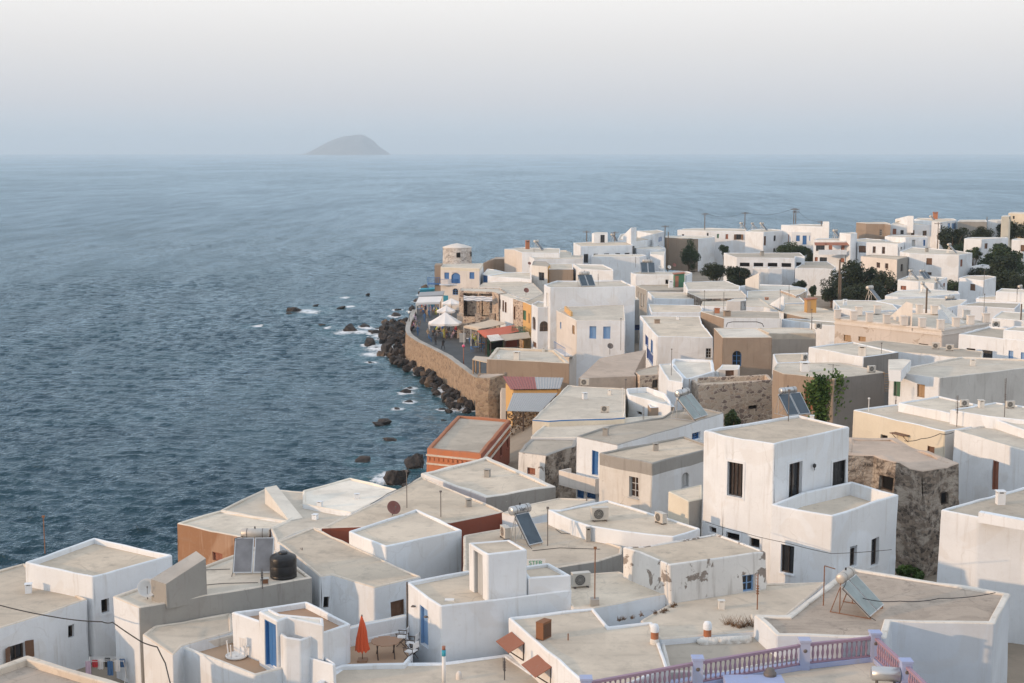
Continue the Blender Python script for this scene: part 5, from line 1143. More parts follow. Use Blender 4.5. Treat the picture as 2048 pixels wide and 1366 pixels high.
def dish(label, at, yaw=-60, r=.42, mat='dishwhite', h=.7, tilt=32, group=None):
    K = Kit('satellite_dish', label, 'satellite dish', at, yaw, group); q = MB(); K.bar(q, (0, 0, 0), (0, 0, h), .03, 6); K.bar(q, (0, 0, h*.9), (.1, 0, h), .03, 6); K.part(q, 'mast', 'rod')
    ax = K.d(math.cos(R(tilt)), 0, math.sin(R(tilt))); c = K.w(.1, 0, h); q = MB()
    q.lathe(c, [(.01, 0), (r*.35, r*.05), (r*.7, r*.18), (r, r*.36), (r*1.02, r*.35), (r*.7, r*.15), (.01, -.03)], 22, axis=ax); d_ = K.part(q, 'reflector', mat)
    q = MB(); f = c+ax*(r*1.15)+Vector((0, 0, -.05)); lo = c+Vector((0, 0, -r*.9))+ax*(r*.3); q.tube(lo, f, .014, n=5); q.tube(f, f-ax*.12, .04, n=6); K.part(q, 'receiver_arm', 'rod', d_)
    return K
def antenna(label, at, h=2.0, kind='yagi', yaw=20, mat='rod', group=None, base=False):
    K = Kit('aerial_mast', label, 'antenna', at, yaw, group); q = MB(); K.bar(q, (0, 0, 0), (0, 0, h), .028, 6); K.part(q, 'mast', mat)
    q = MB()
    if kind == 'yagi':
        K.bar(q, (-.5, 0, h*.93), (.6, 0, h*.93), .014)
        for j in range(8): K.bar(q, (-.45+j*.14, -.26+j*.014, h*.93), (-.45+j*.14, .26-j*.014, h*.93), .008, 4)
    elif kind == 'comb':
        for j in range(4): K.bar(q, (-.05, -.18, h*.95-j*.16), (-.05, .18, h*.95-j*.16), .01, 4)
        K.bar(q, (-.05, .15, h*.5), (-.05, .15, h*.98), .01, 4); K.bar(q, (-.05, -.15, h*.55), (-.05, -.15, h*.98), .008, 4)
        for j in range(4): K.box(q, (0, 0, h*.45+j*.12), (.05, .05, .03))
    elif kind == 'down':
        K.bar(q, (0, 0, h*.8), (.75, .1, h*.25), .014)
        for j in range(10): K.bar(q, (.08*j, -.14+.01*j, h*.8-h*.055*j), (.08*j, .17+.01*j, h*.8-h*.055*j), .008, 4)
    else:
        K.box(q, (0, 0, h), (.07, .05, .05))
    K.part(q, 'aerial_rods' if kind != 'plain' else 'mast_head', mat)
    if base: q = MB(); K.box(q, (0, 0, .17), (.2, .2, .17)); K.part(q, 'concrete_base', 'cement')
    return K
def chimney(label, at, h=.8, w=.3, mat='white', pot=False, group=None):
    K = Kit('chimney', label, 'chimney', at, random.uniform(-20, 20), group); q = MB(); K.box(q, (0, 0, h*.42), (w/2, w/2, h*.42)); K.part(q, 'stack', mat)
    q = MB()
    for sx in (-1, 1):
        for sy in (-1, 1): K.box(q, (sx*w*.38, sy*w*.38, h*.9), (w*.1, w*.1, h*.06))
    K.box(q, (0, 0, h*.98), (w*.6, w*.6, h*.03)); K.part(q, 'cap', mat)
    q = MB(); K.box(q, (0, 0, h*.86), (w*.3, w*.3, h*.03)); K.part(q, 'flue', 'dark'); return K
def cable(label, pts, r=.018, sag=.0, group=None):
    q = MB(); out = []
    for a, b in zip(pts, pts[1:]):
        for j in range(10):
            f = j/10; p = a.lerp(b, f); p = p-Vector((0, 0, sag*4*f*(1-f))); out.append(p)
    out.append(pts[-1]); loc = out[0].copy(); q.path(out, r, 5); return meshthing(q, 'cable', 'cable', label, 'cable', loc, group)
def pole(label, c, x, ytop, ybot_z, Y, arms=1, r=.14, group=None):
    top = PY(c, x, ytop, Y); base = Vector((top.x, top.y, ybot_z)); K = Kit('utility_pole', label, 'utility pole', base, 0, group); h = top.z-ybot_z
    q = MB(); q.tube(base, top, r, r*.7, 8); K.part(q, 'post', 'bark')
    q = MB()
    for j in range(arms): K.box(q, (0, 0, h-.35-j*.7), (.9, .06, .06)); [K.bar(q, (xx, 0, h-.3-j*.7), (xx, 0, h-.05-j*.7), .05, 5) for xx in (-.8, -.3, .3, .8)]
    if arms: K.part(q, 'crossarm', 'rod')
    return top
def leaves(mb, c, rad, n, size, squash=.8, seed=1):
    """leaf sprays gathered in uneven clumps over an irregular crown reaching nearly to the ground"""
    rng = random.Random(seed); lobes = []
    for k in range(26):
        d = Vector((rng.gauss(0, 1), rng.gauss(0, 1), rng.gauss(0, 1))).normalized(); f = rng.uniform(.3, .82)
        if d.z < -.3: f *= .9
        lobes.append((Vector((d.x*f, d.y*f, d.z*f)), rng.uniform(.24, .44)))
    for k in range(n):
        lc, lr = rng.choice(lobes); d = Vector((rng.gauss(0, 1), rng.gauss(0, 1), rng.gauss(0, 1))).normalized()
        p = lc+d*lr*rng.random()**.4
        p = Vector((c.x+p.x*rad, c.y+p.y*rad, c.z+p.z*rad*squash))
        u = Vector((rng.gauss(0, 1), rng.gauss(0, 1), rng.gauss(0, .6))).normalized(); v = u.orthogonal().normalized(); v = (v*math.cos(k)+u.cross(v)*math.sin(k)); s_ = size*rng.uniform(.5, 1.3)
        mb.face([p-u*s_, p+v*s_*.5, p+u*s_, p-v*s_*.5], 0)
def tree(label, c, x, y, wpx, hpx, Y, mat='leaf_dark', seed=1, n=4200, group='trees at the far end of the village', stems=3):
    """x, y: middle of the crown; Y: distance from the castle"""
    s = CR[c][2]; cen = PY(c, x, y+hpx*.16, Y); rad = wpx*1.18/s/FPX*Y/2; hh = hpx*1.35/s/FPX*Y/2
    gz = min(ground_z(cen.x, cen.y), cen.z-hh); base = Vector((cen.x, cen.y, gz-.3)); K = Kit('tree', label, 'tree', base, 0, group)
    q = MB(); rng = random.Random(seed); top = cen+Vector((0, 0, hh*.2)); q.tube(base, base.lerp(top, .45), rad*.07+.05, rad*.05+.03, 8)
    for j in range(6):
        a = j*1.05+rng.random(); e = cen+Vector((math.cos(a)*rad*.6, math.sin(a)*rad*.6, rng.uniform(-.1, .5)*hh)); q.tube(base.lerp(top, rng.uniform(.3, .45)), e, rad*.035+.03, .03, 6)
    K.part(q, 'trunk', 'bark')
    q = MB(); leaves(q, cen, rad*1.06, int(n*2.6), max(.16, rad*.06), hh/rad, seed); me = K.part(q, 'crown', mat); return K
# ---------------------------------------------------------------- things on the roofs, nearest first
solar('double panel solar heater with rusty beige tank beside the black water tank', on('B', 505, 655), -88, 2, .98, tank='tankgrey', face='panelgrey', tilt=58)
at = on('B', 680, 700); K = Kit('water_tank', 'round black plastic water tank on the grey cement house', 'water tank', at)
q = MB(); q.lathe(at, [(.02, 0), (.66, 0), (.68, .04), (.68, .12), (.66, .15), (.68, .20), (.68, .62), (.665, .66), (.68, .70), (.68, 1.02), (.64, 1.10), (.46, 1.20), (.24, 1.25), (.22, 1.25)], 32); K.part(q, 'tank_body', 'plastic_black')
q = MB(); q.lathe(at, [(.24, 1.24), (.24, 1.31), (.2, 1.33), (0, 1.34)], 24); K.part(q, 'lid', 'plastic_black')
antenna('thin rod aerial beside the black water tank', on('B', 800, 690), 1.55, 'comb', 30)
antenna('short aerial fixed to the grey cement wall', P('B', 548, 775, 11.5), 1.0, 'comb', 10)
K = Kit('meter_box', 'small rusty box on the parapet of the grey cement wall', 'box', P('B', 562, 742, 11.62), 10); q = MB(); K.box(q, (0, 0, .14), (.22, .14, .14)); K.part(q, 'box_body', 'acwhite'); q = MB(); K.box(q, (.02, -.13, .14), (.15, .02, .11)); K.part(q, 'box_front', 'rust')
dish('white satellite dish at the left end of the grey cement house', on('A', 925, 840), -75, .46, 'dishwhite', .55)
antenna('tall thin mast against the sea at the far left', P('A', 282, 555, 11.0), 2.1, 'plain', 0, 'rust')
dish('round dark red satellite dish on the broad beige roof', on('B', 1362, 315), -60, .42, 'oxdish', .45)
antenna('tall mast standing behind the dark red dish', on('B', 1453, 268), 2.3, 'plain', 0)
antenna('mast on the beige roof right of the dark red dish', on('C', 256, 325), 1.55, 'plain', 0)
antenna('mast with comb aerial before the square cream roof', on('C', 140, 690), 1.45, 'comb', 20)
for lab, c, x, y, hh in (('small white vent beside the square cream roof', 'B', 1055, 465, .45), ('small white vent with dark hole on the whitewashed seaside roof', 'B', 908, 265, .38), ('flat brick vent on the whitewashed seaside roof', 'B', 1140, 210, .32), ('low round vent on the pale roof by the triangular hood', 'B', 878, 340, .32)):
    chimney(lab, on(c, x, y), hh, .3)
solar('solar heater with lettered silver tank above the white stair tower', on('C', 760, 480), -50, 1, 1.0, tank='galv', text='Vari', tilt=50)
q = MB(); at = on('C', 850, 640); a_ = Vector((1, .1, 0)).normalized(); q.box(at+Vector((0, 0, .22)), a_*.5, Vector((0, .02, 0)), Vector((0, 0, .2))); sg = meshthing(q, 'sign_board', 'whitepaint', 'pale board with green letters below the lettered solar panel', 'sign', at)
text_mesh('STER', .33, 'green_lettering', sg, Matrix.Translation((0, -.03, .22)) @ Matrix.Rotation(.1, 4, 'Z') @ Matrix.Rotation(math.pi/2, 4, 'X'))
aircon('dusty fan unit beside the stand of the lettered solar tank', on('C', 660, 460), -160, 1.0, grille='rust')
aircon('cream fan unit on the pale bowed roof', on('C', 1250, 350), -80, 1.15)
aircon('white fan unit at the right tip of the bowed roof', on('D', 380, 365), -150, .9)
aircon('grey fan unit on the roof before the peeling house', on('C', 1132, 765), -75, 1.1)
antenna('mast with dark head at the bend of the bowed roof wall', on('C', 925, 505), 2.1, 'plain', 0)
antenna('aerial mast before the cream fan unit', on('C', 1168, 385), 1.9, 'comb', 15)
antenna('rusty mast on a concrete block before the peeling house', on('C', 1220, 880), 2.8, 'plain', 0, 'rust', base=True)
chimney('grey pipe box at the foot of the bowed white wall', on('C', 1180, 480), .8, .24, 'cement')
for lab, c, x, y, hh, w in (('white block chimneys side by side behind the lettered tank', 'C', 640, 268, .5, .55), ('pale block beside the white block chimney', 'C', 715, 245, .5, .55)): chimney(lab, on(c, x, y), hh, w, 'oldwhite')
antenna('comb aerial mast before the turquoise window of the peeling house', on('D', 985, 905), 1.75, 'comb', 12, 'rust')
K = Kit('rusty_box', 'rusty metal box standing on the roof of the canopy house', 'box', on('C', 900, 1085), -35); q = MB(); K.box(q, (0, 0, .4), (.19, .33, .38)); K.box(q, (0, 0, .79), (.2, .34, .015)); K.part(q, 'casing', 'rust')
q = MB()
for j in range(7): K.box(q, (.195, 0, .12+j*.09), (.008, .28, .02))
K.part(q, 'louvre', 'darkwood')
antenna('mast with hanging comb aerial on the canopy house', on('C', 1052, 1330), 2.0, 'down', -15, 'rust')
for lab, (x0, y0, x1, y1) in (('upper wooden door canopy on the canopy house wall', (622,1140, 760,1190)), ('lower wooden door canopy on the canopy house wall', (775,1290, 920,1335))):
    a_ = P('C', 675, 955, 11.8); b_ = P('C', 1120, 1335, 11.8); t_ = (b_-a_).normalized(); n_ = Vector((t_.y, -t_.x, 0)); n_ = n_ if n_.x < 0 else -n_
    c0 = P('C', x0+70, y0-22, 11.05); f = (c0-a_).dot(t_); c0 = a_+t_*f+n_*.02; c0.z = 11.0
    K = Kit('door_canopy', lab, 'canopy', c0); q = MB()
    for j in range(9): q.face([c0+t_*(-.8+j*.18)+Vector((0, 0, .3)), c0+t_*(-.8+j*.18+.165)+Vector((0, 0, .3)), c0+t_*(-.8+j*.18+.165)+n_*.75+Vector((0, 0, -.05)), c0+t_*(-.8+j*.18)+n_*.75+Vector((0, 0, -.05))])
    q.box(c0+n_*.375+Vector((0, 0, .1)), t_*.82, (n_*.375+Vector((0, 0, -.175))), Vector((0, 0, .012))); K.part(q, 'canopy_boards', 'rustred')
    q = MB()
    for s_ in (-.7, .7): q.tube(c0+t_*s_+n_*.68+Vector((0, 0, -.04)), c0+t_*s_+Vector((0, 0, -.55)), .03, n=5); q.tube(c0+t_*s_+Vector((0, 0, .25)), c0+t_*s_+Vector((0, 0, -.55)), .03, n=5)
    K.part(q, 'bracket', 'darkwood')
# pot chimneys
def potchimney(label, at, k=1.0):
    K = Kit('pot_chimney', label, 'chimney', at, 0, None, k); q = MB(); q.lathe(at, [(.16*k, 0), (.17*k, .12*k), (.13*k, .2*k)], 14); K.part(q, 'stack', 'oldwhite')
    q = MB(); q.lathe(at, [(.135*k, .14*k), (.135*k, .42*k), (.15*k, .44*k), (.15*k, .5*k), (.12*k, .52*k)], 14); K.part(q, 'clay_pot', 'terracotta'); q = MB(); q.lathe(at, [(.15*k, .44*k), (.155*k, .5*k), (.15*k, .62*k), (.11*k, .7*k), (0, .74*k)], 14); K.part(q, 'pot_cap', 'white')
potchimney('white capped clay pot chimney on the corner of the canopy house', on('D', 342, 1120), 1.25)
potchimney('red and white clay pot chimney on the rough grey roof', on('D', 672, 1105), 1.3)
q = MB()
for j in range(18):
    a_ = P('D', 640+j*17, 1112-j*.8, 11.2); q.lathe(a_+Vector((0, 0, -.05)), [(.2+.05*math.sin(j*2.1), 0), (.22+.05*math.cos(j*1.7), .14), (.1, .26), (0, .28)], 9)
meshthing(q, 'plaster_ridge', 'oldwhite', 'lumpy whitewashed ridge below the clay pot on the rough roof', 'ridge', P('D', 780, 1112, 11.2))
q = MB(); q.abox(-.02, 0, 0, 0, 0, 0)
rng = random.Random(5)
for lab, c, pts, hh, mt in (('dry brown weeds along the white roof edge before the peeling house', 'D', [(120,975), (150,968), (200,962), (260,945), (345,930), (395,925), (410,915), (455,890), (470,880)], .2, 'dry'), ('dead thorn twigs and wire on the rough roof corner', 'D', [(800,1000), (840,1010), (870,1020), (905,1015), (930,1005), (960,1010)], .5, 'dry')):
    q = MB(); base = on(c, *pts[0])
    for (x, y) in pts:
        p_ = on(c, x, y, 11.45)
        for j in range(26): d_ = Vector((rng.gauss(0, .5), rng.gauss(0, .5), rng.uniform(.3, 1))).normalized(); s_ = hh*rng.uniform(.4, 1.2); q.tube(p_+Vector((rng.gauss(0, .07), rng.gauss(0, .07), 0)), p_+d_*s_, .012, .004, 3, 0, False)
    meshthing(q, 'dry_weeds', mt, lab, 'weeds', base)
solar('old solar heater with rusty post and tilted grey panels on the stained brown roof', on('E', 520, 900), -32, 2, .98, tank='tankgrey', face='greenpanel', tilt=42, post=True)
q = MB(); a_ = on('E', 372, 880); q.path([a_, a_+Vector((0, 0, 1.9)), a_+Vector((.5, 0, 1.75))], .025, 6); meshthing(q, 'pipe_stand', 'rust', 'bent rusty pipe left of the old solar heater', 'pipe', a_)
cable('slack black cable across the stained brown roof', [P('E', 620, 835, 13.0), P('E', 850, 852, 12.5), P('E', 1100, 835, 12.45), P('E', 1450, 800, 12.4)], .02, .08)
chimney('square white chimney on the tall plain house at the right edge', on('E', 1480, 245), .75, .42)
chimney('small white block on the roof of the white tower house', on('J', 345, 785), .35, .35)
# white tower house surroundings
aircon('fan unit by the green ladder wall on the vine house roof', on('J', 772, 448), -70, .9)
chimney('white box chimney on the vine house roof', on('J', 292, 440), .85, .72, 'white')
chimney('rubble chimney at the corner of the dark end house', on('J', 705, 330), .95, .7, 'oldwhite')
K = Kit('ladder', 'grey wooden ladder leaning on the end of the vine house wall', 'ladder', P('J', 885, 640, 9.2), 0); q = MB(); t0 = P('J', 885, 448, 13.3); d_ = t0-K.o
for s_ in (-.28, .28): q.tube(K.o+Vector((s_, 0, 0)), t0+Vector((s_, 0, 0)), .05, n=5)
K.part(q, 'rail', 'timber')
for j in range(11): q = MB(); p_ = K.o+d_*((j+.5)/11); q.tube(p_-Vector((.28, 0, 0)), p_+Vector((.28, 0, 0)), .035, n=5); K.part(q, 'rung', 'timber')
at = P('J', 430, 700, 8.0); fr = P('J', 400, 478, 13.2); K = Kit('climbing_vine', 'green climbing vine covering the front of the brown vine house', 'vine', Vector((fr.x, fr.y-.5, 7.0))); q = MB(); st = MB(); rng = random.Random(8)
for (x, y, r_, n_) in ((420,600,1.5,420), (400,660,1.5,380), (455,650,1.3,340), (360,560,.9,180), (480,580,1.0,240), (505,520,.9,190), (540,500,.5,60), (395,510,.6,90), (430,520,.7,120), (330,555,.5,60), (430,730,1.0,190), (410,760,.7,110)):
    c_ = PY('J', x, y, fr.y-.5)
    for j in range(n_):
        p_ = c_+Vector((rng.gauss(0, r_*.45), rng.uniform(-.5, .35), rng.gauss(0, r_*.45))); u = Vector((rng.gauss(0, 1), rng.gauss(0, 1), rng.gauss(0, 1))).normalized(); v = u.orthogonal(); s_ = rng.uniform(.10, .2); q.face([p_-u*s_, p_+v*s_*.7, p_+u*s_, p_-v*s_*.7])
for xs in ((415,760,390,500), (430,760,450,490), (440,760,520,500), (510,690,600,540)): st.tube(PY('J', xs[0], xs[1], fr.y-.3), PY('J', xs[2], xs[3], fr.y-.25), .05, .03, 5)
K.part(q, 'foliage', 'leaf_vine'); K.part(st, 'stem', 'bark')
q = MB(); a_ = P('J', 400, 745, 11.0); rng = random.Random(2)
solar('silver tank with two dark blue panels behind the white tower house', on('J', 175, 745, 12), -62, 2, 1.08, tank='galv', tilt=48)
solar('large tank with sloping blue green panels on the long grey balcony house roof', on('I', 960, 770), -35, 2, 1.1, tank='galv', face='greenpanel', tilt=46)
antenna('mast at the ridge step of the long grey balcony house roof', on('I', 672, 950), 2.9, 'comb', 20)
aircon('fan unit at the front of the widest pale roof', on('I', 395, 735), -95, .9)
aircon('fan unit at the left corner of the reddish clay roof', P('I', 250, 545, 9.6), -100, 1.05)
dish('mesh satellite dish behind the reddish clay roof', P('I', 430, 320, 9.0), -80, .36, 'rod', 1.0)
for lab, c, x, y, hh, kd in (('tall mast left of the brown house', 'I', 1178, 165, 5.2, 'comb'), ('mast on the bright white roof tray', 'I', 872, 470, 4.2, 'plain'), ('mast at the white courtyard corner', 'I', 542, 750, 5.0, 'plain'), ('thin white pipe beside the courtyard mast', 'I', 520, 765, 4.0, 'plain'),
    ('thin mast on the white tower house roof', 'J', 175, 800, 3.0, 'plain'), ('pale mast on the cream house', 'J', 752, 730, 1.6, 'plain'), ('tall comb mast on the cream house', 'J', 942, 800, 5.2, 'comb'), ('comb mast before the white roof block', 'J', 1385, 840, 3.6, 'comb'), ('comb mast on the right white roof block', 'J', 1728, 770, 4.4, 'comb'),
    ('lattice mast before the grey cement side wall', 'J', 1558, 640, 5.4, 'comb'), ('mast on the vine house roof', 'J', 495, 468, 1.6, 'yagi'), ('short dark post on the dark end house', 'J', 843, 312, 1.6, 'plain'), ('dark mast beside the cement band house', 'J', 340, 262, 5.6, 'plain'),
    ('tall mast before the crenellated mansion', 'J', 1345, 255, 6.8, 'comb'), ('brown post on the long grey roof', 'J', 662, 240, 3.0, 'plain'), ('thin mast above the blue shutter house roof edge', 'I', 508, 290, 6.0, 'plain')):
    antenna(lab, on(c, x, y), hh*.62, kd, random.uniform(-40, 40), 'rod' if 'pale' not in lab and 'white pipe' not in lab else 'whitepaint')
for lab, c, x, y, yw, k in (('dark fan unit at the edge of the long grey roof', 'J', 1235, 280, -100, 1.6), ('fan unit pair right half on the long grey roof', 'J', 1335, 292, -100, 1.6), ('fan unit on the upper white block behind the cream house', 'J', 1440, 695, -80, 1.35), ('fan unit on the white roof block with thick mast', 'J', 1768, 705, -80, 1.35),
    ('fan unit left of the white dark end house', 'J', 293, 362, -60, 1.6), ('fan unit on the cement band house roof', 'J', 390, 135, -70, 1.7), ('fan unit beside the crenellated mansion at right', 'J', 1668, 122, -90, 1.7)):
    aircon(lab, on(c, x, y, 13), yw, k*.56)
# further roofs: heaters on the far houses
for lab, c, x, y, yw, n, k, dz in (('double blue panels on the arched white house', 'L', 735, 750, -70, 2, 1.9, 0), ('double grey panels facing the castle above the long shed house', 'L', 1450, 600, -90, 2, 2.1, 0), ('tank and panel on the long white house with slot windows', 'L', 1060, 250, -40, 1, 2.0, 0),
    ('tank and panel on the far left roof by the chimney blocks', 'L', 190, 345, -30, 1, 2.0, 0), ('left tank and panel of the two tank house', 'N', 830, 860, -35, 1, 1.7, 0), ('right tank and panel of the two tank house', 'N', 955, 850, -55, 2, 1.5, 0), ('tank and panel before the large dark tree', 'N', 390, 1088, -40, 1, 2.2, 0),
    ('tank and panel beside the large white house corner', 'N', 1245, 575, -35, 1, 1.9, 0), ('tank and grey panel behind the mansion posts', 'N', 1250, 1190, -60, 2, 2.0, 0), ('tank and panel above the balcony house', 'M', 1890, 420, -45, 1, 2.0, 0), ('left tank of the far white row', 'M', 880, 325, -30, 1, 1.9, 0), ('middle tank of the far white row', 'M', 1000, 318, -30, 1, 1.9, 0),
    ('tank on the roof corner of the far white row', 'M', 1100, 330, -40, 1, 1.9, 0), ('tank and panel on the far skyline house', 'N', 1050, 252, -40, 1, 1.9, 0), ('small tank over the slab roofed white house', 'N', 960, 1000, -30, 1, 1.6, 0), ('tank and white panel above the slab roofed house', 'N', 1110, 950, -35, 1, 1.6, 0), ('small tank beside the rusty railing house', 'N', 2010, 1040, -35, 1, 1.7, 0)):
    solar(lab, on(c, x, y), yw, n, k*.56, tank='tankgrey', tilt=46)
for lab, c, x, y, r_, mt in (('red dish on the white rim of the long shed house', 'L', 1752, 560, .8, 'oxdish'), ('left pale dish beside the red dish', 'L', 1590, 585, .8, 'dishwhite'), ('right pale dish beside the red dish', 'L', 1695, 585, .8, 'dishwhite'), ('dark red dish on the promenade row roofs', 'L', 68, 860, .9, 'oxdish'), ('red dish at the left corner of the dark window house', 'L', 105, 540, .7, 'oxdish')):
    dish(lab, on(c, x, y), -75, r_*.46, mt, .8)
for lab, c, x, y, hh, w, mt in (('orange brown chimney block on the point', 'L', 85, 330, 2.6, 1.1, 'terracotta'), ('square chimney on the promenade end house', 'G', 912, 355, 1.4, 1.0, 'oldwhite'), ('small vent on the promenade end house', 'G', 780, 350, .6, .4, 'white'), ('vent at the back rim of the promenade end house', 'G', 1103, 300, .7, .5, 'oldwhite'),
    ('wooden crate on the flat cream roof', 'O', 470, 205, 1.0, 1.0, 'hutyellow'), ('brown chimney block on the cream roof of the blue door house', 'O', 380, 442, .7, .9, 'brown'), ('small white vent on the blue door house roof', 'O', 592, 405, .6, .5, 'white'), ('round brown pot on the blue door house roof', 'O', 860, 490, .9, .9, 'terracotta'), ('brick chimney on the old brown house', 'O', 995, 338, .9, .9, 'terracotta'),
    ('grey chimney block on the old brown house', 'O', 1095, 370, 1.0, 1.1, 'brown'), ('clay chimney beside the sloping stair wall', 'O', 1500, 285, 2.2, .7, 'terracotta'), ('red cylinder on the grey cement house in the lane', 'L', 1092, 905, 1.3, .6, 'redpaint'), ('pale chimney by the green roof shed', 'L', 1715, 770, 1.6, 1.0, 'white'), ('white chimney by the posts of the mansion', 'N', 118, 1135, 1.2, .7, 'white'), ('orange chimney on the far skyline', 'N', 1090, 205, 2.6, 1.6, 'terracotta')):
    chimney(lab, on(c, x, y), hh*.7, w*.7, mt)
K = Kit('water_box', 'grey square water box on the flat cream roof', 'water tank', on('O', 758, 235), 0); q = MB(); K.box(q, (0, 0, .9), (.85, .8, .75)); K.box(q, (0, 0, 1.68), (.9, .85, .04)); K.part(q, 'tank_body', 'cement'); q = MB(); K.box(q, (0, 0, .07), (.7, .7, .07)); K.part(q, 'plinth', 'brown')
for lab, c, x, y, w, hh, wm, dm in (('yellow timber hut with sloping roof on the pale roof', 'O', 1960, 335, 1.3, 1.9, 'hutyellow', 'timber'), ('green sided shed with red door edge on the long white house', 'L', 1815, 765, 1.6, 2.3, 'greenpaint', 'rustred')):
    at = on(c, x, y); K = Kit('roof_hut', lab, 'hut', at, 0); q = MB(); b_ = [(-w/2, 0), (w/2, 0), (w/2, w*1.3), (-w/2, w*1.3)]; zt = [hh*.92, hh, hh, hh*.92]; pts = [at+Vector((b_[j][0], b_[j][1], 0)) for j in range(4)]; tops = [pts[j]+Vector((0, 0, zt[j])) for j in range(4)]
    for j in range(4): q.face([pts[j], pts[(j+1) % 4], tops[(j+1) % 4], tops[j]])
    K.part(q, 'hut_wall', wm); q = MB(); q.box(at+Vector((0, w*.65, hh*.98)), Vector((w*.6, 0, hh*.045)), Vector((0, w*.75, 0)), Vector((0, 0, .05))); K.part(q, 'hut_roof', 'rustred'); q = MB(); q.box(at+Vector((-w*.28, -.02, hh*.42)), Vector((w*.17, 0, 0)), Vector((0, .03, 0)), Vector((0, 0, hh*.4))); K.part(q, 'door', dm)
# terrace furniture
at = on('B', 1175, 1228); K = Kit('garden_umbrella', 'closed orange garden umbrella on the clay terrace', 'umbrella', at)
q = MB(); K.bar(q, (0, 0, 0), (0, 0, 2.15), .022, 8); K.box(q, (0, 0, .05), (.22, .22, .05)); K.part(q, 'pole', 'teak')
q = MB(); nF = 32; rows = [(.03, 2.12), (.06, 2.0), (.12, 1.75), (.17, 1.4), (.21, 1.05), (.24, .75), (.27, .5)]
ring = []
for r_, z in rows: ring.append([at+Vector((math.cos(2*math.pi*j/nF), math.sin(2*math.pi*j/nF), 0))*(r_*(1+.28*math.cos(j*math.pi*8/nF*2)*min(1, (2.12-z)*1.2)))+Vector((.015*math.sin(z*5), 0, z+(.06*math.cos(j*2.2) if z < .6 else 0))) for j in range(nF)])
for a_, b_ in zip(ring, ring[1:]):
    for j in range(nF): q.face([a_[j], a_[(j+1) % nF], b_[(j+1) % nF], b_[j]], 0, True)
K.part(q, 'folded_canopy', 'orangecanvas'); q = MB(); q.lathe(at, [(.04, 2.1), (.03, 2.16), (0, 2.2)], 8); K.part(q, 'finial', 'darkwood')
at = on('B', 1320, 1200); K = Kit('garden_table', 'round brown slatted table with crossed legs on the clay terrace', 'table', at, 10)
for j in range(9):
    y = -.6+j*.15; hw = math.sqrt(max(.02, .66**2-y*y)); q = MB(); K.box(q, (0, y, .73), (hw, .068, .016)); K.part(q, 'slat', 'teak')
for s_ in (-.38, .38):
    for e in (-1, 1): q = MB(); K.bar(q, (s_, -.45*e, 0), (s_, .45*e, .71), .028, 5); K.part(q, 'leg', 'darkwood')
def director_chair(label, at, yaw):
    K = Kit('folding_chair', label, 'chair', at, yaw)
    for s_ in (-.26, .26):
        for e in (-1, 1): q = MB(); K.bar(q, (-.22*e, s_, .02), (.22*e, s_, .44), .018, 5); K.part(q, 'leg', 'darkwood')
        q = MB(); K.bar(q, (-.24, s_, .44), (-.27, s_, .88), .018, 5); K.bar(q, (.22, s_, .44), (.22, s_, .62), .018, 5); K.box(q, (0, s_, .63), (.27, .03, .014)); K.part(q, 'armrest', 'darkwood')
    q = MB(); K.box(q, (0, 0, .44), (.22, .26, .012)); K.part(q, 'seat', 'cloth_white'); q = MB(); K.box(q, (-.26, 0, .74), (.012, .27, .14)); K.part(q, 'backrest', 'cloth_white')
director_chair('folding chair with white canvas nearest the terrace wall corner', on('B', 1425, 1130), 170)
director_chair('folding chair with white canvas at the blue door house wall', on('B', 1485, 1170), 160)
director_chair('folding chair with white canvas in front beside the table', on('B', 1480, 1222), 150)
at = on('B', 385, 1205); K = Kit('plastic_table', 'white plastic table lying upside down on the tiled terrace', 'table', at, 25)
q = MB(); q.lathe(at, [(.05, .02), (.46, .02), (.50, .06), (.50, .12), (.47, .12), (.45, .06), (.05, .05)], 28); K.part(q, 'table_top', 'plastic_white')
for (x, y) in ((-.3, -.3), (.3, -.3), (.3, .3), (-.3, .3)): q = MB(); K.bar(q, (x, y, .05), (x*1.15, y*1.15, .74), .035, 6); K.part(q, 'leg', 'plastic_white')
at = on('B', 430, 1200); K = Kit('plastic_chair', 'white plastic chair tipped against the upturned table', 'chair', at+Vector((.12, -.1, .1)), 60)
q = MB(); K.box(q, (0, 0, .45), (.2, .2, .02)); K.part(q, 'seat', 'plastic_white'); q = MB()
for j in range(4): K.box(q, (-.2, -.15+j*.1, .66), (.012, .035, .2))
K.box(q, (-.2, 0, .87), (.014, .2, .025)); K.part(q, 'backrest', 'plastic_white')
for (x, y) in ((-.18, -.18), (.18, -.18), (.18, .18), (-.18, .18)): q = MB(); K.bar(q, (x, y, .45), (x*1.2, y*1.2, .05), .02, 5); K.part(q, 'leg', 'plastic_white')
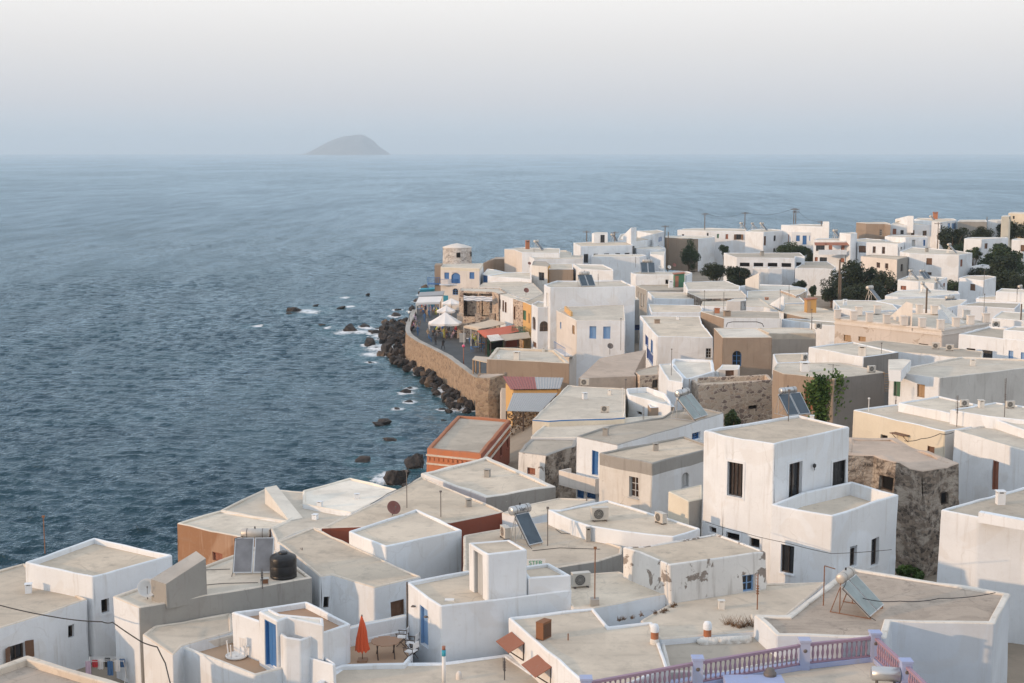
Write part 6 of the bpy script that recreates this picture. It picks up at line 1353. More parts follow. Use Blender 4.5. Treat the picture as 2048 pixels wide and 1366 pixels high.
# wall lamps and drainpipes on the stair tower house
for lab, x, y in (('dark wall lamp left of the pale blue door on the stair tower house', 97, 882), ('dark wall lamp right of the pale blue door on the stair tower house', 176, 948)):
    a_ = P('C', 40, 735, 12.55); b_ = P('C', 255, 885, 12.55); t_ = (b_-a_).normalized(); n_ = Vector((t_.y, -t_.x, 0)); n_ = n_ if n_.x < 0 else -n_
    d_ = ray('C', x, y); kk = (Vector((a_.x, a_.y, 0)).dot(n_))/(d_.x*n_.x+d_.y*n_.y); p_ = Vector((d_.x*kk, d_.y*kk, CAM_Z+d_.z*kk))+n_*.02
    K = Kit('wall_lamp', lab, 'lamp', p_); q = MB(); q.lathe(p_+n_*.1, [(.0, .06), (.08, .03), (.11, -.03), (.0, -.02)], 10); K.part(q, 'lamp_shade', 'rod'); q = MB(); q.tube(p_, p_+n_*.1+Vector((0, 0, .03)), .015, n=5); K.part(q, 'bracket', 'rod')
def pipe_on(label, c, pts, z, r=.035, mat='greypaint'):
    """a pipe down a wall, from a roof-edge point"""
    p_ = P(c, *pts, z); q = MB(); d_ = Vector((-p_.x, -p_.y, 0)).normalized(); a_ = p_+d_*.12; q.path([p_+d_*.0+Vector((0, 0, .05)), a_, a_-Vector((0, 0, 4.2))], r, 7)
    for j in range(3): q.tube(a_-Vector((0, 0, .6+j*1.2)), a_-d_*.12-Vector((0, 0, .6+j*1.2)), r*.7, n=5)
    meshthing(q, 'drainpipe', mat, label, 'pipe', a_)
pipe_on('grey drainpipe at the left corner of the stair tower house', 'C', (44, 742), 12.5, .045, 'rod'); pipe_on('first white drainpipe on the raised roof box at far left', 'A', (548, 694), 11.9, .04, 'whitepaint'); pipe_on('second white drainpipe on the raised roof box at far left', 'A', (562, 698), 11.9, .04, 'whitepaint')
pipe_on('white drainpipe at the recess of the wide beige roof', 'B', (905, 694), 11.4, .04, 'whitepaint'); pipe_on('thin drainpipe on the white house with red and white door', 'J', (1555, 918), 14.1, .04, 'greypaint'); pipe_on('thin drainpipe at the left corner of the balcony house', 'I', (207, 910), 13.1, .04, 'rustred')
q = MB(); a_ = P('C', 278, 1366, 10.6); a_ = P('T', 888, 1372, 10.2); q.tube(a_, a_+Vector((0, 0, 1.35)), .085, n=12); q.tube(a_+Vector((0, 0, 1.35)), a_+Vector((0, 0, 1.62)), .09, n=12, mat=1); q.tube(a_+Vector((0, 0, 1.62)), a_+Vector((0, 0, 1.78)), .075, n=12, mat=2)
meshthing(q, 'flue_pipe', ['whitepaint', 'teal', 'rustred'], 'white flue pipe with blue collar rising at the bottom edge', 'pipe', a_)
at = on('C', 370, 1340); q = MB(); q.lathe(at, [(.14, 0), (.14, .16), (.12, .26), (.06, .34), (0, .36)], 14); meshthing(q, 'roof_vent', 'pinkcream', 'small round cream vent on the wide front roof', 'vent', at)
at = on('C', 655, 1330, 10.0); antenna('small comb aerial at the bottom edge of the front roof', Vector((at.x, at.y-.3, at.z)), 1.0, 'comb', 10)
# washing
a_ = PY('A', 655, 1215, P('A', 800, 870, 11.6).y+.2); K = Kit('clothes_airer', 'clothes airer with coloured washing in the alley at lower left', 'clothes airer', a_-Vector((0, 0, 1.2)))
q = MB()
for y in (-.3, .3): K.bar(q, (-.8, y, 0), (-.8, -y, 1.2), .02); K.bar(q, (1.0, y, 0), (1.0, -y, 1.2), .02)
for j in range(5): K.bar(q, (-.8, -.3+j*.15, 1.18), (1.0, -.3+j*.15, 1.18), .01, 4)
K.part(q, 'airer_frame', 'whitepaint')
for j, (x, mt, ln) in enumerate(((-.7, 'cloth_lilac', .8), (-.42, 'cloth_red', .35), (-.2, 'cloth_white', .5), (.1, 'cloth_black', .45), (.35, 'cloth_blue', .7), (.65, 'cloth_white', .55), (.85, 'cloth_blue', .4))):
    q = MB(); y = -.3+(j % 4)*.15; n_ = 6
    for i in range(n_):
        for s_ in (-1, 1): q.face([K.w(x-.13+.26*i/n_, y+.02*s_+.02*math.sin(i*2), 1.2), K.w(x-.13+.26*(i+1)/n_, y+.02*s_+.02*math.sin(i*2+2), 1.2), K.w(x-.13+.26*(i+1)/n_, y+.05*s_+.04*math.sin(i*2+2), 1.2-ln), K.w(x-.13+.26*i/n_, y+.05*s_+.04*math.sin(i*2), 1.2-ln)])
    K.part(q, 'washing', mt)
# cables
cable('black overhead cable from the left edge to the alley corner', [P('A', -60, 862, 11.6), P('A', 330, 950, 11.3), P('A', 640, 982, 11.3), P('A', 705, 985, 11.3)], .028, .05)
cable('black cable drooping along the alley wall into the bottom corner', [P('A', 705, 985, 11.3), P('A', 890, 1110, 11.0), P('A', 985, 1140, 10.9), P('A', 1035, 1240, 10.6), P('A', 1075, 1400, 10.2)], .03, .02)
cable('thin cable along the white tower house wall', [P('D', 660, 355, 13.6), P('D', 900, 425, 13.2), P('D', 1180, 490, 12.9), P('D', 1450, 555, 12.6), P('E', 800, 530, 13.2)], .015, .03)
cable('black cable between cream house and white door house', [P('J', 1010, 940, 13.4), P('J', 1130, 925, 13.5), P('J', 1265, 888, 13.8), P('J', 1360, 880, 14.0)], .025, .08)
cable('black cable over the beige dish roof', [P('B', 1225, 245, 11.5), P('B', 1330, 180, 11.6), P('B', 1480, 110, 11.6), P('B', 1530, 60, 11.7)], .02, .03)

for lab, c, x, y, hh in (('tall thin mast left of the yellow timber hut', 'O', 1636, 345, 3.2), ('thin mast right of the brown house', 'O', 1958, 560, 3.0), ('mast with white foot beside the grey water box', 'O', 862, 305, 2.6), ('thin mast behind the cream stair hut', 'O', 1062, 300, 2.4), ('thin mast on the school side roof', 'O', 1730, 200, 2.2),
    ('thin mast behind the crenellated mansion', 'Q', 1680, 215, 2.6), ('mast on the small white house by the trees', 'N', 1612, 1010, 3.6), ('mast on the right edge roofs', 'N', 1970, 1100, 2.4), ('thin mast on the dark window house roof', 'L', 1316, 540, 2.0), ('mast on the double panel roof', 'L', 890, 735, 1.6), ('mast above the four slot windows', 'L', 1280, 405, 2.2), ('thin mast over the far left roofs', 'L', 160, 420, 1.8)):
    antenna(lab, on(c, x, y, 11.5), hh, 'plain' if hh > 2.5 else 'comb', random.uniform(-30, 30), 'rod')
for lab, pts in (('grey pipe run over the lettered solar roof', [('C', 830, 540), ('C', 1000, 522), ('C', 1250, 530), ('C', 1380, 528)]), ('black hose on the bowed roof step', [('C', 975, 405), ('C', 1010, 430), ('C', 1075, 435), ('C', 1100, 400)]), ('thin water pipe along the panel roof of the cement house', [('B', 190, 755), ('B', 300, 745), ('B', 420, 742), ('B', 520, 740)]), ('pipe along the pale roof of the cement house', [('B', 190, 660), ('B', 260, 658), ('B', 345, 655)])):
    pp = [on(*p) + Vector((0, 0, .03)) for p in pts]; cable(lab, pp, .016, 0)
q = MB(); at = on('C', 310, 848); q.abox(at.x-.22, at.x+.22, at.y-.16, at.y+.16, at.z, at.z+.05); meshthing(q, 'roof_hatch', 'whitepaint', 'flat white hatch on the stair tower house roof', 'hatch', at)
at = P('T', 1629, 932, 16.2); at = PY('T', 1629, 932, P('T', 1625, 870, 17.4).y-.12); K = Kit('wall_lamp', 'black wall lantern between the dark doors of the white tower house', 'lamp', at); q = MB(); q.lathe(at, [(.02, -.12), (.09, -.05), (.1, .08), (.03, .14)], 8); K.part(q, 'lantern', 'blackpaint'); q = MB(); q.tube(at+Vector((0, 0, -.12)), at+Vector((.05, .2, -.28)), .02, n=5); K.part(q, 'bracket', 'blackpaint')
# ---------------------------------------------------------------- lilac balustrade terrace at the bottom right
h = House('lilac_terrace_house', 'lilac terrace with pink baluster railing at the bottom right')
FZ = 11.2
h.block('T', [1140,1392, 1395,1349, 1608,1320, 1750,1302, 1905,1440, 1700,1640, 1050,1640], FZ, 4, wall='lilac', roof='beige2', rim='lilac', ph=.05, th=.42)
rail_pts = [P('T', 1172, 1366, FZ+1.02), P('T', 1395, 1325, FZ+1.02), P('T', 1609, 1289, FZ+1.02), P('T', 1750, 1274, FZ+1.02), P('T', 1812, 1331, FZ+1.02), P('T', 1900, 1415, FZ+1.02)]
for k, p_ in enumerate(rail_pts[:-1]):
    q = MB(); q.abox(p_.x-.21, p_.x+.21, p_.y-.21, p_.y+.21, FZ-.3, FZ+1.18); q.abox(p_.x-.25, p_.x+.25, p_.y-.25, p_.y+.25, FZ+1.18, FZ+1.27); po = q.build('post', 'lilac', h.root)
    q = MB(); q.lathe((p_.x, p_.y-.215, FZ+.8), [(.0, -.06), (.075, -.05), (.085, 0), (.06, .02), (0, .02)], 12, axis=(0, -1, 0)); q.build('post_lamp', 'rod', po)
bprof = [(.035, 0), (.05, .04), (.035, .08), (.03, .14), (.06, .30), (.065, .38), (.035, .52), (.03, .60), (.05, .66), (.035, .70)]
qb = MB(); qb.lathe((0, 0, 0), bprof, 8); me_b = None
for a_, b_ in zip(rail_pts, rail_pts[1:]):
    t_ = b_-a_; L_ = t_.length; t_ = t_/L_; n_ = Vector((t_.y, -t_.x, 0)); up = Vector((0, 0, 1)); z0 = FZ+.14
    q = MB(); c_ = (a_+b_)/2; q.box(Vector((c_.x, c_.y, FZ+1.0)), t_*(L_/2-.2), n_*.08, up*.055); q.build('top_rail', 'lilacpaint', h.root)
    q = MB(); q.box(Vector((c_.x, c_.y, FZ+.06)), t_*(L_/2-.2), n_*.14, up*.10); q.build('kerb_rail', 'lilac', h.root)
    q = MB(); q.box(Vector((c_.x, c_.y, FZ+.2)), t_*(L_/2-.2), n_*.06, up*.03); q.build('bottom_rail', 'lilacpaint', h.root)
    m_ = max(3, int((L_-.5)/.235))
    for j in range(m_):
        p_ = a_+t_*(.3+(L_-.6)*(j+.5)/m_)
        if me_b is None: o_ = qb.build('baluster', 'lilacpaint', h.root); me_b = o_.data
        else: o_ = bpy.data.objects.new('baluster', me_b); COL.objects.link(o_); o_.parent = h.root
        org = Vector(h.root['_org'])
        if len([1]) : o_.location = Vector((p_.x, p_.y, FZ+.23))-org
off_ = Vector(h.root['_org'])
for v in me_b.vertices: v.co = v.co+off_          # the first copy was built about the root: bring the shared mesh back to its own foot
q = MB(); p_ = P('D', 1065, 1330, 11.6); q.abox(p_.x-1.9, p_.x+.5, p_.y-1.2, p_.y+.25, FZ-.2, FZ+.42); q.build('low_block', 'lilac', h.root)
at = P('D', 1065, 1318, FZ+.42); q = MB(); q.lathe(at, [(.26, 0), (.27, .10), (.24, .14), (.2, .16), (.18, .28), (.05, .34), (0, .34)], 18); meshthing(q, 'roof_vent', 'rod', 'dark round vent cap on the lilac block at the bottom edge', 'vent', at)
at = P('E', 760, 1400, FZ); K = Kit('water_cylinder', 'silver water cylinder lying by the lilac railing at the bottom edge', 'water tank', at, -20); q = MB(); q.lathe(K.w(0, 0, .62), [(0, -.62), (.2, -.6), (.3, -.55), (.3, .55), (.2, .6), (0, .62)], 22, axis=K.d(1, .2, 0)); K.part(q, 'tank_body', 'galv'); q = MB()
for x in (-.35, .35): K.box(q, (x, 0, .18), (.04, .25, .18))
K.part(q, 'stand', 'rod')

# ---------------------------------------------------------------- sheds, walls and canopies by the promenade
def corrugated(K, name, pts, mat, n=40, amp=.05, thick=.03, mat2=None, split=.5):
    """pts: four corners; ridges run from edge 0-1 to edge 3-2"""
    q = MB(); a, b, c, d = pts
    for j in range(n):
        f0, f1 = j/n, (j+1)/n; z0 = amp*(j % 2); z1 = amp*((j+1) % 2)
        e = [a.lerp(b, f0)+Vector((0, 0, z0)), a.lerp(b, f1)+Vector((0, 0, z1)), d.lerp(c, f1)+Vector((0, 0, z1)), d.lerp(c, f0)+Vector((0, 0, z0))]
        q.face(e, 1 if mat2 and f0 > split else 0); q.face([p-Vector((0, 0, thick)) for p in e][::-1], 1 if mat2 and f0 > split else 0)
    return K.part(q, name, [mat] + ([mat2] if mat2 else []))
def posts(K, pts, z0, r=.06, mat='timber'):
    for p_ in pts: q = MB(); q.tube((p_.x, p_.y, z0), p_, r, n=6); K.part(q, 'post', mat)
c4 = [P('G', 838, 727, 7.3), P('G', 1078, 733, 7.3), P('G', 1205, 598, 7.8), P('G', 885, 598, 7.8)]
K = Kit('metal_shed', 'open shed with grey corrugated roof beside the widest pale roof', 'shed', Vector((*c4[0].xy, 2.5)))
corrugated(K, 'metal_roof', c4, 'sheet', 36); posts(K, [c4[0], c4[1], c4[3], c4[0].lerp(c4[1], .5)], 2.2, .08, 'darkwood')
q = MB(); q.box((c4[2]+c4[3])/2+Vector((0, -.4, -2.6)), (c4[2]-c4[3])/2, Vector((0, .1, 0)), Vector((0, 0, 2.4))); K.part(q, 'back_wall', 'ruinstone')
q = MB(); q.box((c4[0]+c4[1])/2+Vector((0, .3, -4.0)), (c4[1]-c4[0])/2, Vector((0, .05, 0)), Vector((0, 0, .55))); K.part(q, 'blue_railing', 'navy')
q = MB(); rng = random.Random(4)
for j in range(420):
    p_ = c4[0].lerp(c4[1], rng.random()*.9)+Vector((0, rng.uniform(.2, 2.5), -.4-rng.random()*2.4)); u = Vector((rng.gauss(0, 1), rng.gauss(0, 1), rng.gauss(0, 1))).normalized(); v = u.orthogonal(); s_ = .13; q.face([p_-u*s_, p_+v*s_*.6, p_+u*s_, p_-v*s_*.6], rng.choice((0, 0, 1)))
K.part(q, 'dried_creeper', ['dry', 'cloth_tan'])
h = House('maroon_roof_house', 'ochre house with faded maroon sheet roof before the promenade end house')
c4 = [P('G', 868, 572, 7.7), P('G', 1222, 567, 7.7), P('G', 1248, 488, 8.3), P('G', 812, 478, 8.3)]
pl = [(p.x, p.y) for p in c4]; h.block('T', [Vector(p) for p in inset([Vector(p) for p in pl], .25)], 7.6, 2, wall='ochre', roof='grey', rim='ochre', world=True)
class _K: pass
kk = _K(); kk.root = h.root; kk.part = lambda mb, n, m, p=None: mb.build(n, m, p or h.root); corrugated(kk, 'metal_roof', c4, 'maroon_sheet', 40, mat2='sheet', split=.52)
h = House('ruined_wall', 'tall ruined brown wall at the end of the curved sea wall', 'wall')
h.block('G', [616,484, 720,492, 832,470, 842,452, 640,458], 7.0, -1, wall='seawall', rim='seawall', roof='mudroof', ph=.04, a=.3, th=.3)
h.prism('G', [800,560, 835,560, 870,690, 780,640], [6.6,6.6,3.6,3.4], 0, 'buttress', ('pinkcream', 'pinkcream'))
K = Kit('pergola', 'flat cream pergola with timber posts beside the promenade end house', 'pergola', P('G', 600, 460, PZ)); c4 = [P('G', 592, 352, 6.3), P('G', 712, 378, 6.3), P('G', 735, 340, 6.3), P('G', 612, 330, 6.3)]
q = MB(); q.face(c4); q.face([p-Vector((0, 0, .12)) for p in c4][::-1])
for a_, b_ in zip(c4, c4[1:]+c4[:1]): q.face([a_-Vector((0, 0, .12)), b_-Vector((0, 0, .12)), b_, a_])
K.part(q, 'flat_roof', 'beigecanvas'); posts(K, [c4[0]+Vector((.1, .1, -.1)), c4[0].lerp(c4[1], .45)+Vector((0, .1, -.1)), c4[0].lerp(c4[1], .9)+Vector((0, .1, -.1)), c4[3]+Vector((.1, -.1, -.1))], PZ, .1)
def awning(name, label, cat, pts, mat, zg=PZ, n=10, postmat='whitepaint', pp=(0, 1), thick=.05, sag=.12, fringe=0.0):
    a, b, c, d = [P(*p) for p in pts]; K = Kit(name, label, cat, Vector((*a.xy, zg))); q = MB(); g = []
    for i in range(n+1):
        row = []
        for j in range(5): f, e = i/n, j/4; row.append(a.lerp(b, f).lerp(d.lerp(c, f), e)-Vector((0, 0, sag*math.sin(math.pi*e)*(.6+.4*math.sin(f*9)))))
        g.append(row)
    for i in range(n):
        for j in range(4): e = [g[i][j], g[i+1][j], g[i+1][j+1], g[i][j+1]]; q.face(e, 0, True); q.face([p-Vector((0, 0, thick)) for p in e][::-1])
        q.face([g[i][0]-Vector((0, 0, thick+fringe)), g[i+1][0]-Vector((0, 0, thick+fringe)), g[i+1][0], g[i][0]])
    K.part(q, 'canvas', mat); fr = [a, b, c, d]
    posts(K, [a.lerp(b, f)+Vector((0, .05, -.05)) for f in (.02, .5, .98)] if pp == (0, 1) else [fr[i] for i in pp], zg, .06, postmat); return K
awning('awning', 'wide beige canvas awning on white posts beside the stone tavern', 'awning', [('S', 965, 620, 6.2), ('S', 1190, 665, 6.2), ('S', 1620, 580, 6.8), ('S', 1390, 520, 6.9)], 'beigecanvas', pp=(0, 1), fringe=.25)
awning('awning', 'red canvas awning in front of the ochre row house', 'awning', [('S', 1170, 690, 6.0), ('S', 1300, 795, 6.0), ('S', 1810, 700, 6.7), ('S', 1720, 605, 6.8)], 'redcanvas', pp=(0, 1), postmat='darkwood', fringe=.1)
K = Kit('slatted_canopy', 'dark canopy with white slats over the green kiosk', 'canopy', P('S', 1330, 1080, PZ)); a, b, c, d = P('S', 1315, 770, 6.1), P('S', 1375, 862, 6.0), P('S', 1580, 835, 6.2), P('S', 1490, 750, 6.4)
for j in range(5):
    f0, f1 = (j+.12)/5, (j+.72)/5; q = MB(); e = [a.lerp(b, f0), a.lerp(b, f1), d.lerp(c, f1), d.lerp(c, f0)]; q.face([p+Vector((0, 0, .06)) for p in e]); q.face(e[::-1])
    for m_, n_ in zip(e, e[1:]+e[:1]): q.face([m_, n_, n_+Vector((0, 0, .06)), m_+Vector((0, 0, .06))])
    K.part(q, 'slat', 'whitepaint')
q = MB(); q.face([p-Vector((0, 0, .04)) for p in (a, b, c, d)]); K.part(q, 'frame', 'darkwood')
posts(K, [a, b, c], PZ, .09, 'darkwood')
awning('awning', 'tan reed canopy over the red curtained tavern front', 'awning', [('S', 1585, 845, 6.1), ('S', 1985, 800, 6.1), ('S', 1950, 710, 6.8), ('S', 1520, 755, 6.7)], 'beigecanvas', pp=(0, 1), postmat='darkwood')
K = Kit('kiosk', 'dark green kiosk beneath the white slatted canopy', 'kiosk', P('S', 1330, 1090, PZ)); a = P('S', 1325, 1090, PZ); b = P('S', 1580, 1010, PZ); q = MB(); t_ = b-a; c_ = (a+b)/2+Vector((0, .8, 1.15)); q.box(c_, t_/2, Vector((0, .8, 0)), Vector((0, 0, 1.15))); K.part(q, 'kiosk_wall', 'greenpaint'); q = MB(); q.box(c_+Vector((0, -.82, .2)), t_*.4, Vector((0, .02, 0)), Vector((0, 0, .5))); K.part(q, 'hatch', 'dark')
q = MB(); a = P('S', 1600, 960, PZ+.1); b = P('S', 1990, 930, PZ+.1); q.box((a+b)/2+Vector((0, 1.0, 1.2)), (b-a)/2, Vector((0, .1, 0)), Vector((0, 0, 1.2))); meshthing(q, 'shop_front', 'oxblood', 'dark red curtained shop front under the tan reed canopy', 'shop front', a)
# teal kiosk tavern near the point
a, b = P('S', 300, 345, PZ), P('S', 625, 330, PZ); K = Kit('teal_tavern', 'teal tavern hut with grey roof at the head of the promenade', 'tavern', a); q = MB(); q.box((a+b)/2+Vector((0, 2.5, 1.7)), (b-a)/2, Vector((0, 1.6, 0)), Vector((0, 0, 1.7))); K.part(q, 'hut_wall', 'teal')
q = MB(); e = [P('S', 275, 168, 7.0), P('S', 655, 150, 7.0), P('S', 675, 88, 7.5), P('S', 300, 110, 7.5)]; q.face(e); q.face([p-Vector((0, 0, .25)) for p in e][::-1])
for m_, n_ in zip(e, e[1:]+e[:1]): q.face([m_-Vector((0, 0, .25)), n_-Vector((0, 0, .25)), n_, m_])
K.part(q, 'flat_roof', 'sheet')
awning('awning', 'long cream awning with teal edge on the teal tavern hut', 'awning', [('S', 238, 272, 6.0), ('S', 605, 260, 6.0), ('S', 640, 170, 6.9), ('S', 285, 180, 6.9)], 'whitecanvas', pp=(0, 1), fringe=.3)
def parasol(label, c, x, ygr, w, z=3.0, sides=8, rise=1.3, lobes=True):
    at = P(c, x, ygr, PZ); K = Kit('parasol', label, 'parasol', at); q = MB(); q.tube(at, at+Vector((0, 0, z+rise)), .05, n=8); K.part(q, 'pole', 'timber')
    q = MB(); n = sides*4; rings = []
    for f in (0, .12, .45, .75, 1.0, 1.0):
        rr = []
        for j in range(n):
            a = 2*math.pi*j/n; m = (j % 4)/4; sq = 1/max(abs(math.cos(a)), abs(math.sin(a))); sc_ = (1-.08*f*math.sin(math.pi*m)) * (.55+.45*sq if sides == 8 else 1)
            rr.append(at+Vector((math.cos(a)*w/2*f*sc_, math.sin(a)*w/2*f*sc_, z+rise*(1-f)**1.15-.10*f*math.sin(math.pi*m))))
        rings.append(rr)
    rings[-1] = [p-Vector((0, 0, .3)) for p in rings[-1]]
    for a_, b_ in zip(rings, rings[1:]):
        for j in range(n): q.face([a_[j], a_[(j+1) % n], b_[(j+1) % n], b_[j]])
    K.part(q, 'canopy', 'whitecanvas')
    for j in range(sides): q = MB(); a = 2*math.pi*j/sides; q.tube(at+Vector((0, 0, z+rise-.15)), at+Vector((math.cos(a)*w*.47, math.sin(a)*w*.47, z-.05)), .02, n=4); K.part(q, 'rib', 'timber')
parasol('large white parasol over the promenade tables', 'S', 690, 815, 5.4, 2.7, 8, 1.6)
parasol('smaller white parasol behind the large one', 'S', 700, 640, 3.2, 2.9, 8, .9)
parasol('white parasol against the stone tavern wall', 'S', 780, 520, 3.4, 3.0, 8, .8)
def lamp_post(label, c, x, y, hgt, mat, pm):
    at = P(c, x, y, PZ); K = Kit('street_lamp', label, 'street lamp', at); q = MB(); q.tube(at, at+Vector((0, 0, hgt)), .07, .05, 8); q.tube(at, at+Vector((0, 0, .4)), .13, .1, 8); K.part(q, 'post', pm); q = MB(); q.lathe(at+Vector((0, 0, hgt+.15)), [(.0, -.2), (.14, -.16), (.22, -.03), (.22, .08), (.14, .2), (0, .24)], 14); K.part(q, 'globe', mat)
lamp_post('street lamp with pink globe on the promenade', 'S', 965, 1240, 2.75, 'pinkglass', 'rustred'); lamp_post('street lamp with white globe by the sea wall bend', 'S', 140, 640, 2.4, 'globe', 'blackpaint')
# tavern tables and chairs
rng = random.Random(11); tabs = []
for k, (x, y) in enumerate(((560,760), (640,790), (730,780), (830,790), (890,760), (600,700), (560,650), (860,700), (350,440), (300,420), (520,440), (230,610), (215,700), (1050,880), (1120,860), (1160,1010), (1230,960))):
    at = P('S', x, y, PZ); K = Kit('tavern_table', ('small tavern table under the large white parasol' if k < 8 else 'small tavern table before the teal hut' if k < 11 else 'small table by the sea wall' if k < 13 else 'small table under the beige awning'), 'table', at, rng.uniform(0, 90), 'tavern tables on the promenade'); q = MB(); K.box(q, (0, 0, .73), (.42, .42, .02)); K.part(q, 'table_top', rng.choice(('cloth_white', 'cloth_blue', 'teak')))
    for (u, v) in ((-.36, -.36), (.36, -.36), (.36, .36), (-.36, .36)): q = MB(); K.bar(q, (u, v, 0), (u, v, .72), .025, 4); K.part(q, 'leg', 'darkwood')
    tabs.append((at, k))
def chair(at, yaw, mat, lab):
    K = Kit('tavern_chair', lab, 'chair', at, yaw, 'tavern chairs on the promenade'); q = MB(); K.box(q, (0, 0, .45), (.2, .2, .02)); K.part(q, 'seat', mat)
    q = MB(); K.box(q, (-.2, 0, .72), (.015, .19, .13)); K.part(q, 'backrest', mat)
    for (u, v) in ((-.18, -.18), (.18, -.18), (.18, .18), (-.18, .18)): q = MB(); K.bar(q, (u, v, 0), (u, v, .9 if u < 0 else .44), .02, 4); K.part(q, 'leg', mat)
for at, k in tabs:
    for j in range(2):
        a = rng.uniform(0, 360); p_ = at+Vector((math.cos(R(a))*.75, math.sin(R(a))*.75, 0)); chair(p_, a+180, rng.choice(('bluepaint', 'teak', 'wood', 'teak')) if k < 13 else 'bluepaint', 'wooden tavern chair under the large white parasol' if k < 8 else 'wooden tavern chair before the teal hut' if k < 11 else 'chair by the sea wall table' if k < 13 else 'blue tavern chair under the beige awning')
# ---------------------------------------------------------------- people
def body(pose):
    J = {}
    def add(n, p, r, par, zone): J[n] = (Vector(p), r, par, zone)
    if pose == 'sit':
        hz = .52; add('pelvis', (0, .02, hz), (.15, .12), None, 'legs'); add('chest', (0, .05, hz+.32), (.165, .11), 'pelvis', 'top'); add('neck', (0, .04, hz+.53), (.055, .055), 'chest', 'skin')
        add('head', (0, .02, hz+.66), (.085, .10), 'neck', 'skin'); add('crown', (0, .03, hz+.77), (.075, .085), 'head', 'hair')
        for s in (-1, 1):
            add(f'sh{s}', (s*.18, .05, hz+.46), (.06, .06), 'chest', 'top'); add(f'el{s}', (s*.25, -.02, hz+.2), (.045, .045), f'sh{s}', 'skin'); add(f'wr{s}', (s*.16, -.24, hz+.22), (.032, .032), f'el{s}', 'skin'); add(f'ha{s}', (s*.13, -.32, hz+.23), (.03, .042), f'wr{s}', 'skin')
            add(f'kn{s}', (s*.12, -.40, hz+.02), (.065, .065), 'pelvis', 'legs'); add(f'an{s}', (s*.12, -.38, .09), (.04, .045), f'kn{s}', 'legs'); add(f'to{s}', (s*.13, -.54, .035), (.04, .035), f'an{s}', 'hair')
    else:
        w = .0 if pose == 'stand' else .26; add('pelvis', (0, 0, .93), (.15, .115), None, 'legs'); add('waist', (0, 0, 1.08), (.135, .10), 'pelvis', 'top'); add('chest', (0, -.01, 1.27), (.165, .11), 'waist', 'top'); add('neck', (0, -.01, 1.47), (.055, .055), 'chest', 'skin')
        add('head', (0, -.03, 1.59), (.085, .10), 'neck', 'skin'); add('crown', (0, -.015, 1.70), (.075, .085), 'head', 'hair')
        for s in (-1, 1):
            add(f'sh{s}', (s*.18, 0, 1.39), (.06, .06), 'chest', 'top'); add(f'el{s}', (s*.24, .03+s*w*.4, 1.12), (.045, .045), f'sh{s}', 'skin'); add(f'wr{s}', (s*.25, -.06+s*w*.7, .89), (.032, .032), f'el{s}', 'skin'); add(f'ha{s}', (s*.25, -.08+s*w*.75, .80), (.026, .042), f'wr{s}', 'skin')
            add(f'kn{s}', (s*.10, -.04-s*w*.7, .50), (.065, .07), 'pelvis', 'legs'); add(f'an{s}', (s*.10, .02-s*w*1.25, .09), (.04, .045), f'kn{s}', 'legs'); add(f'to{s}', (s*.11, -.13-s*w*1.25, .035), (.04, .035), f'an{s}', 'hair')
    names = list(J); me = bpy.data.meshes.new('body'); me.from_pydata([J[n][0] for n in names], [(names.index(J[n][2]), i) for i, n in enumerate(names) if J[n][2]], [])
    o = bpy.data.objects.new('body', me); COL.objects.link(o); o.modifiers.new('skin', 'SKIN'); sv = me.skin_vertices[0].data
    for i, n in enumerate(names): sv[i].radius = J[n][1]; sv[i].use_root = (n == 'pelvis')
    s_ = o.modifiers.new('sub', 'SUBSURF'); s_.levels = 1; s_.render_levels = 1
    dg = bpy.context.evaluated_depsgraph_get(); ev = o.evaluated_get(dg); m2 = bpy.data.meshes.new_from_object(ev); bpy.data.objects.remove(o)
    zones = {'legs': 0, 'top': 1, 'skin': 2, 'hair': 3}
    for p in m2.polygons:
        c = p.center; best = min(names, key=lambda n: (J[n][0]-c).length-J[n][1][0]*.5); zn = J[best][3]
        if best == 'head' and c.y > J['head'][0].y+.03: zn = 'hair'
        p.material_index = zones[zn]; p.use_smooth = True
    return m2
BODY = {p: body(p) for p in ('stand', 'walk', 'sit')}
CN = {'cloth_red': 'red', 'cloth_blue': 'dark blue', 'cloth_white': 'white', 'cloth_black': 'black', 'cloth_yellow': 'yellow green', 'cloth_tan': 'tan', 'cloth_grey': 'grey', 'cloth_lilac': 'pink'}
def person(c, x, y, pose, yaw, top, legs, where):
    at = P(c, x, y, PZ); me = BODY[pose].copy(); me.materials.clear()
    for mn in (legs, top, 'skin', 'hair'): me.materials.append(MATS[mn])
    o = bpy.data.objects.new('person', me); COL.objects.link(o); o.location = at; o.rotation_euler = (0, 0, R(yaw)); k = .96+.08*((x*7+y) % 10)/10; o.scale = (k, k, k)
    tag(o, f"person in {CN[top]} top {'sitting' if pose == 'sit' else 'standing' if pose == 'stand' else 'walking'} {where}", 'person', 'people on the promenade')
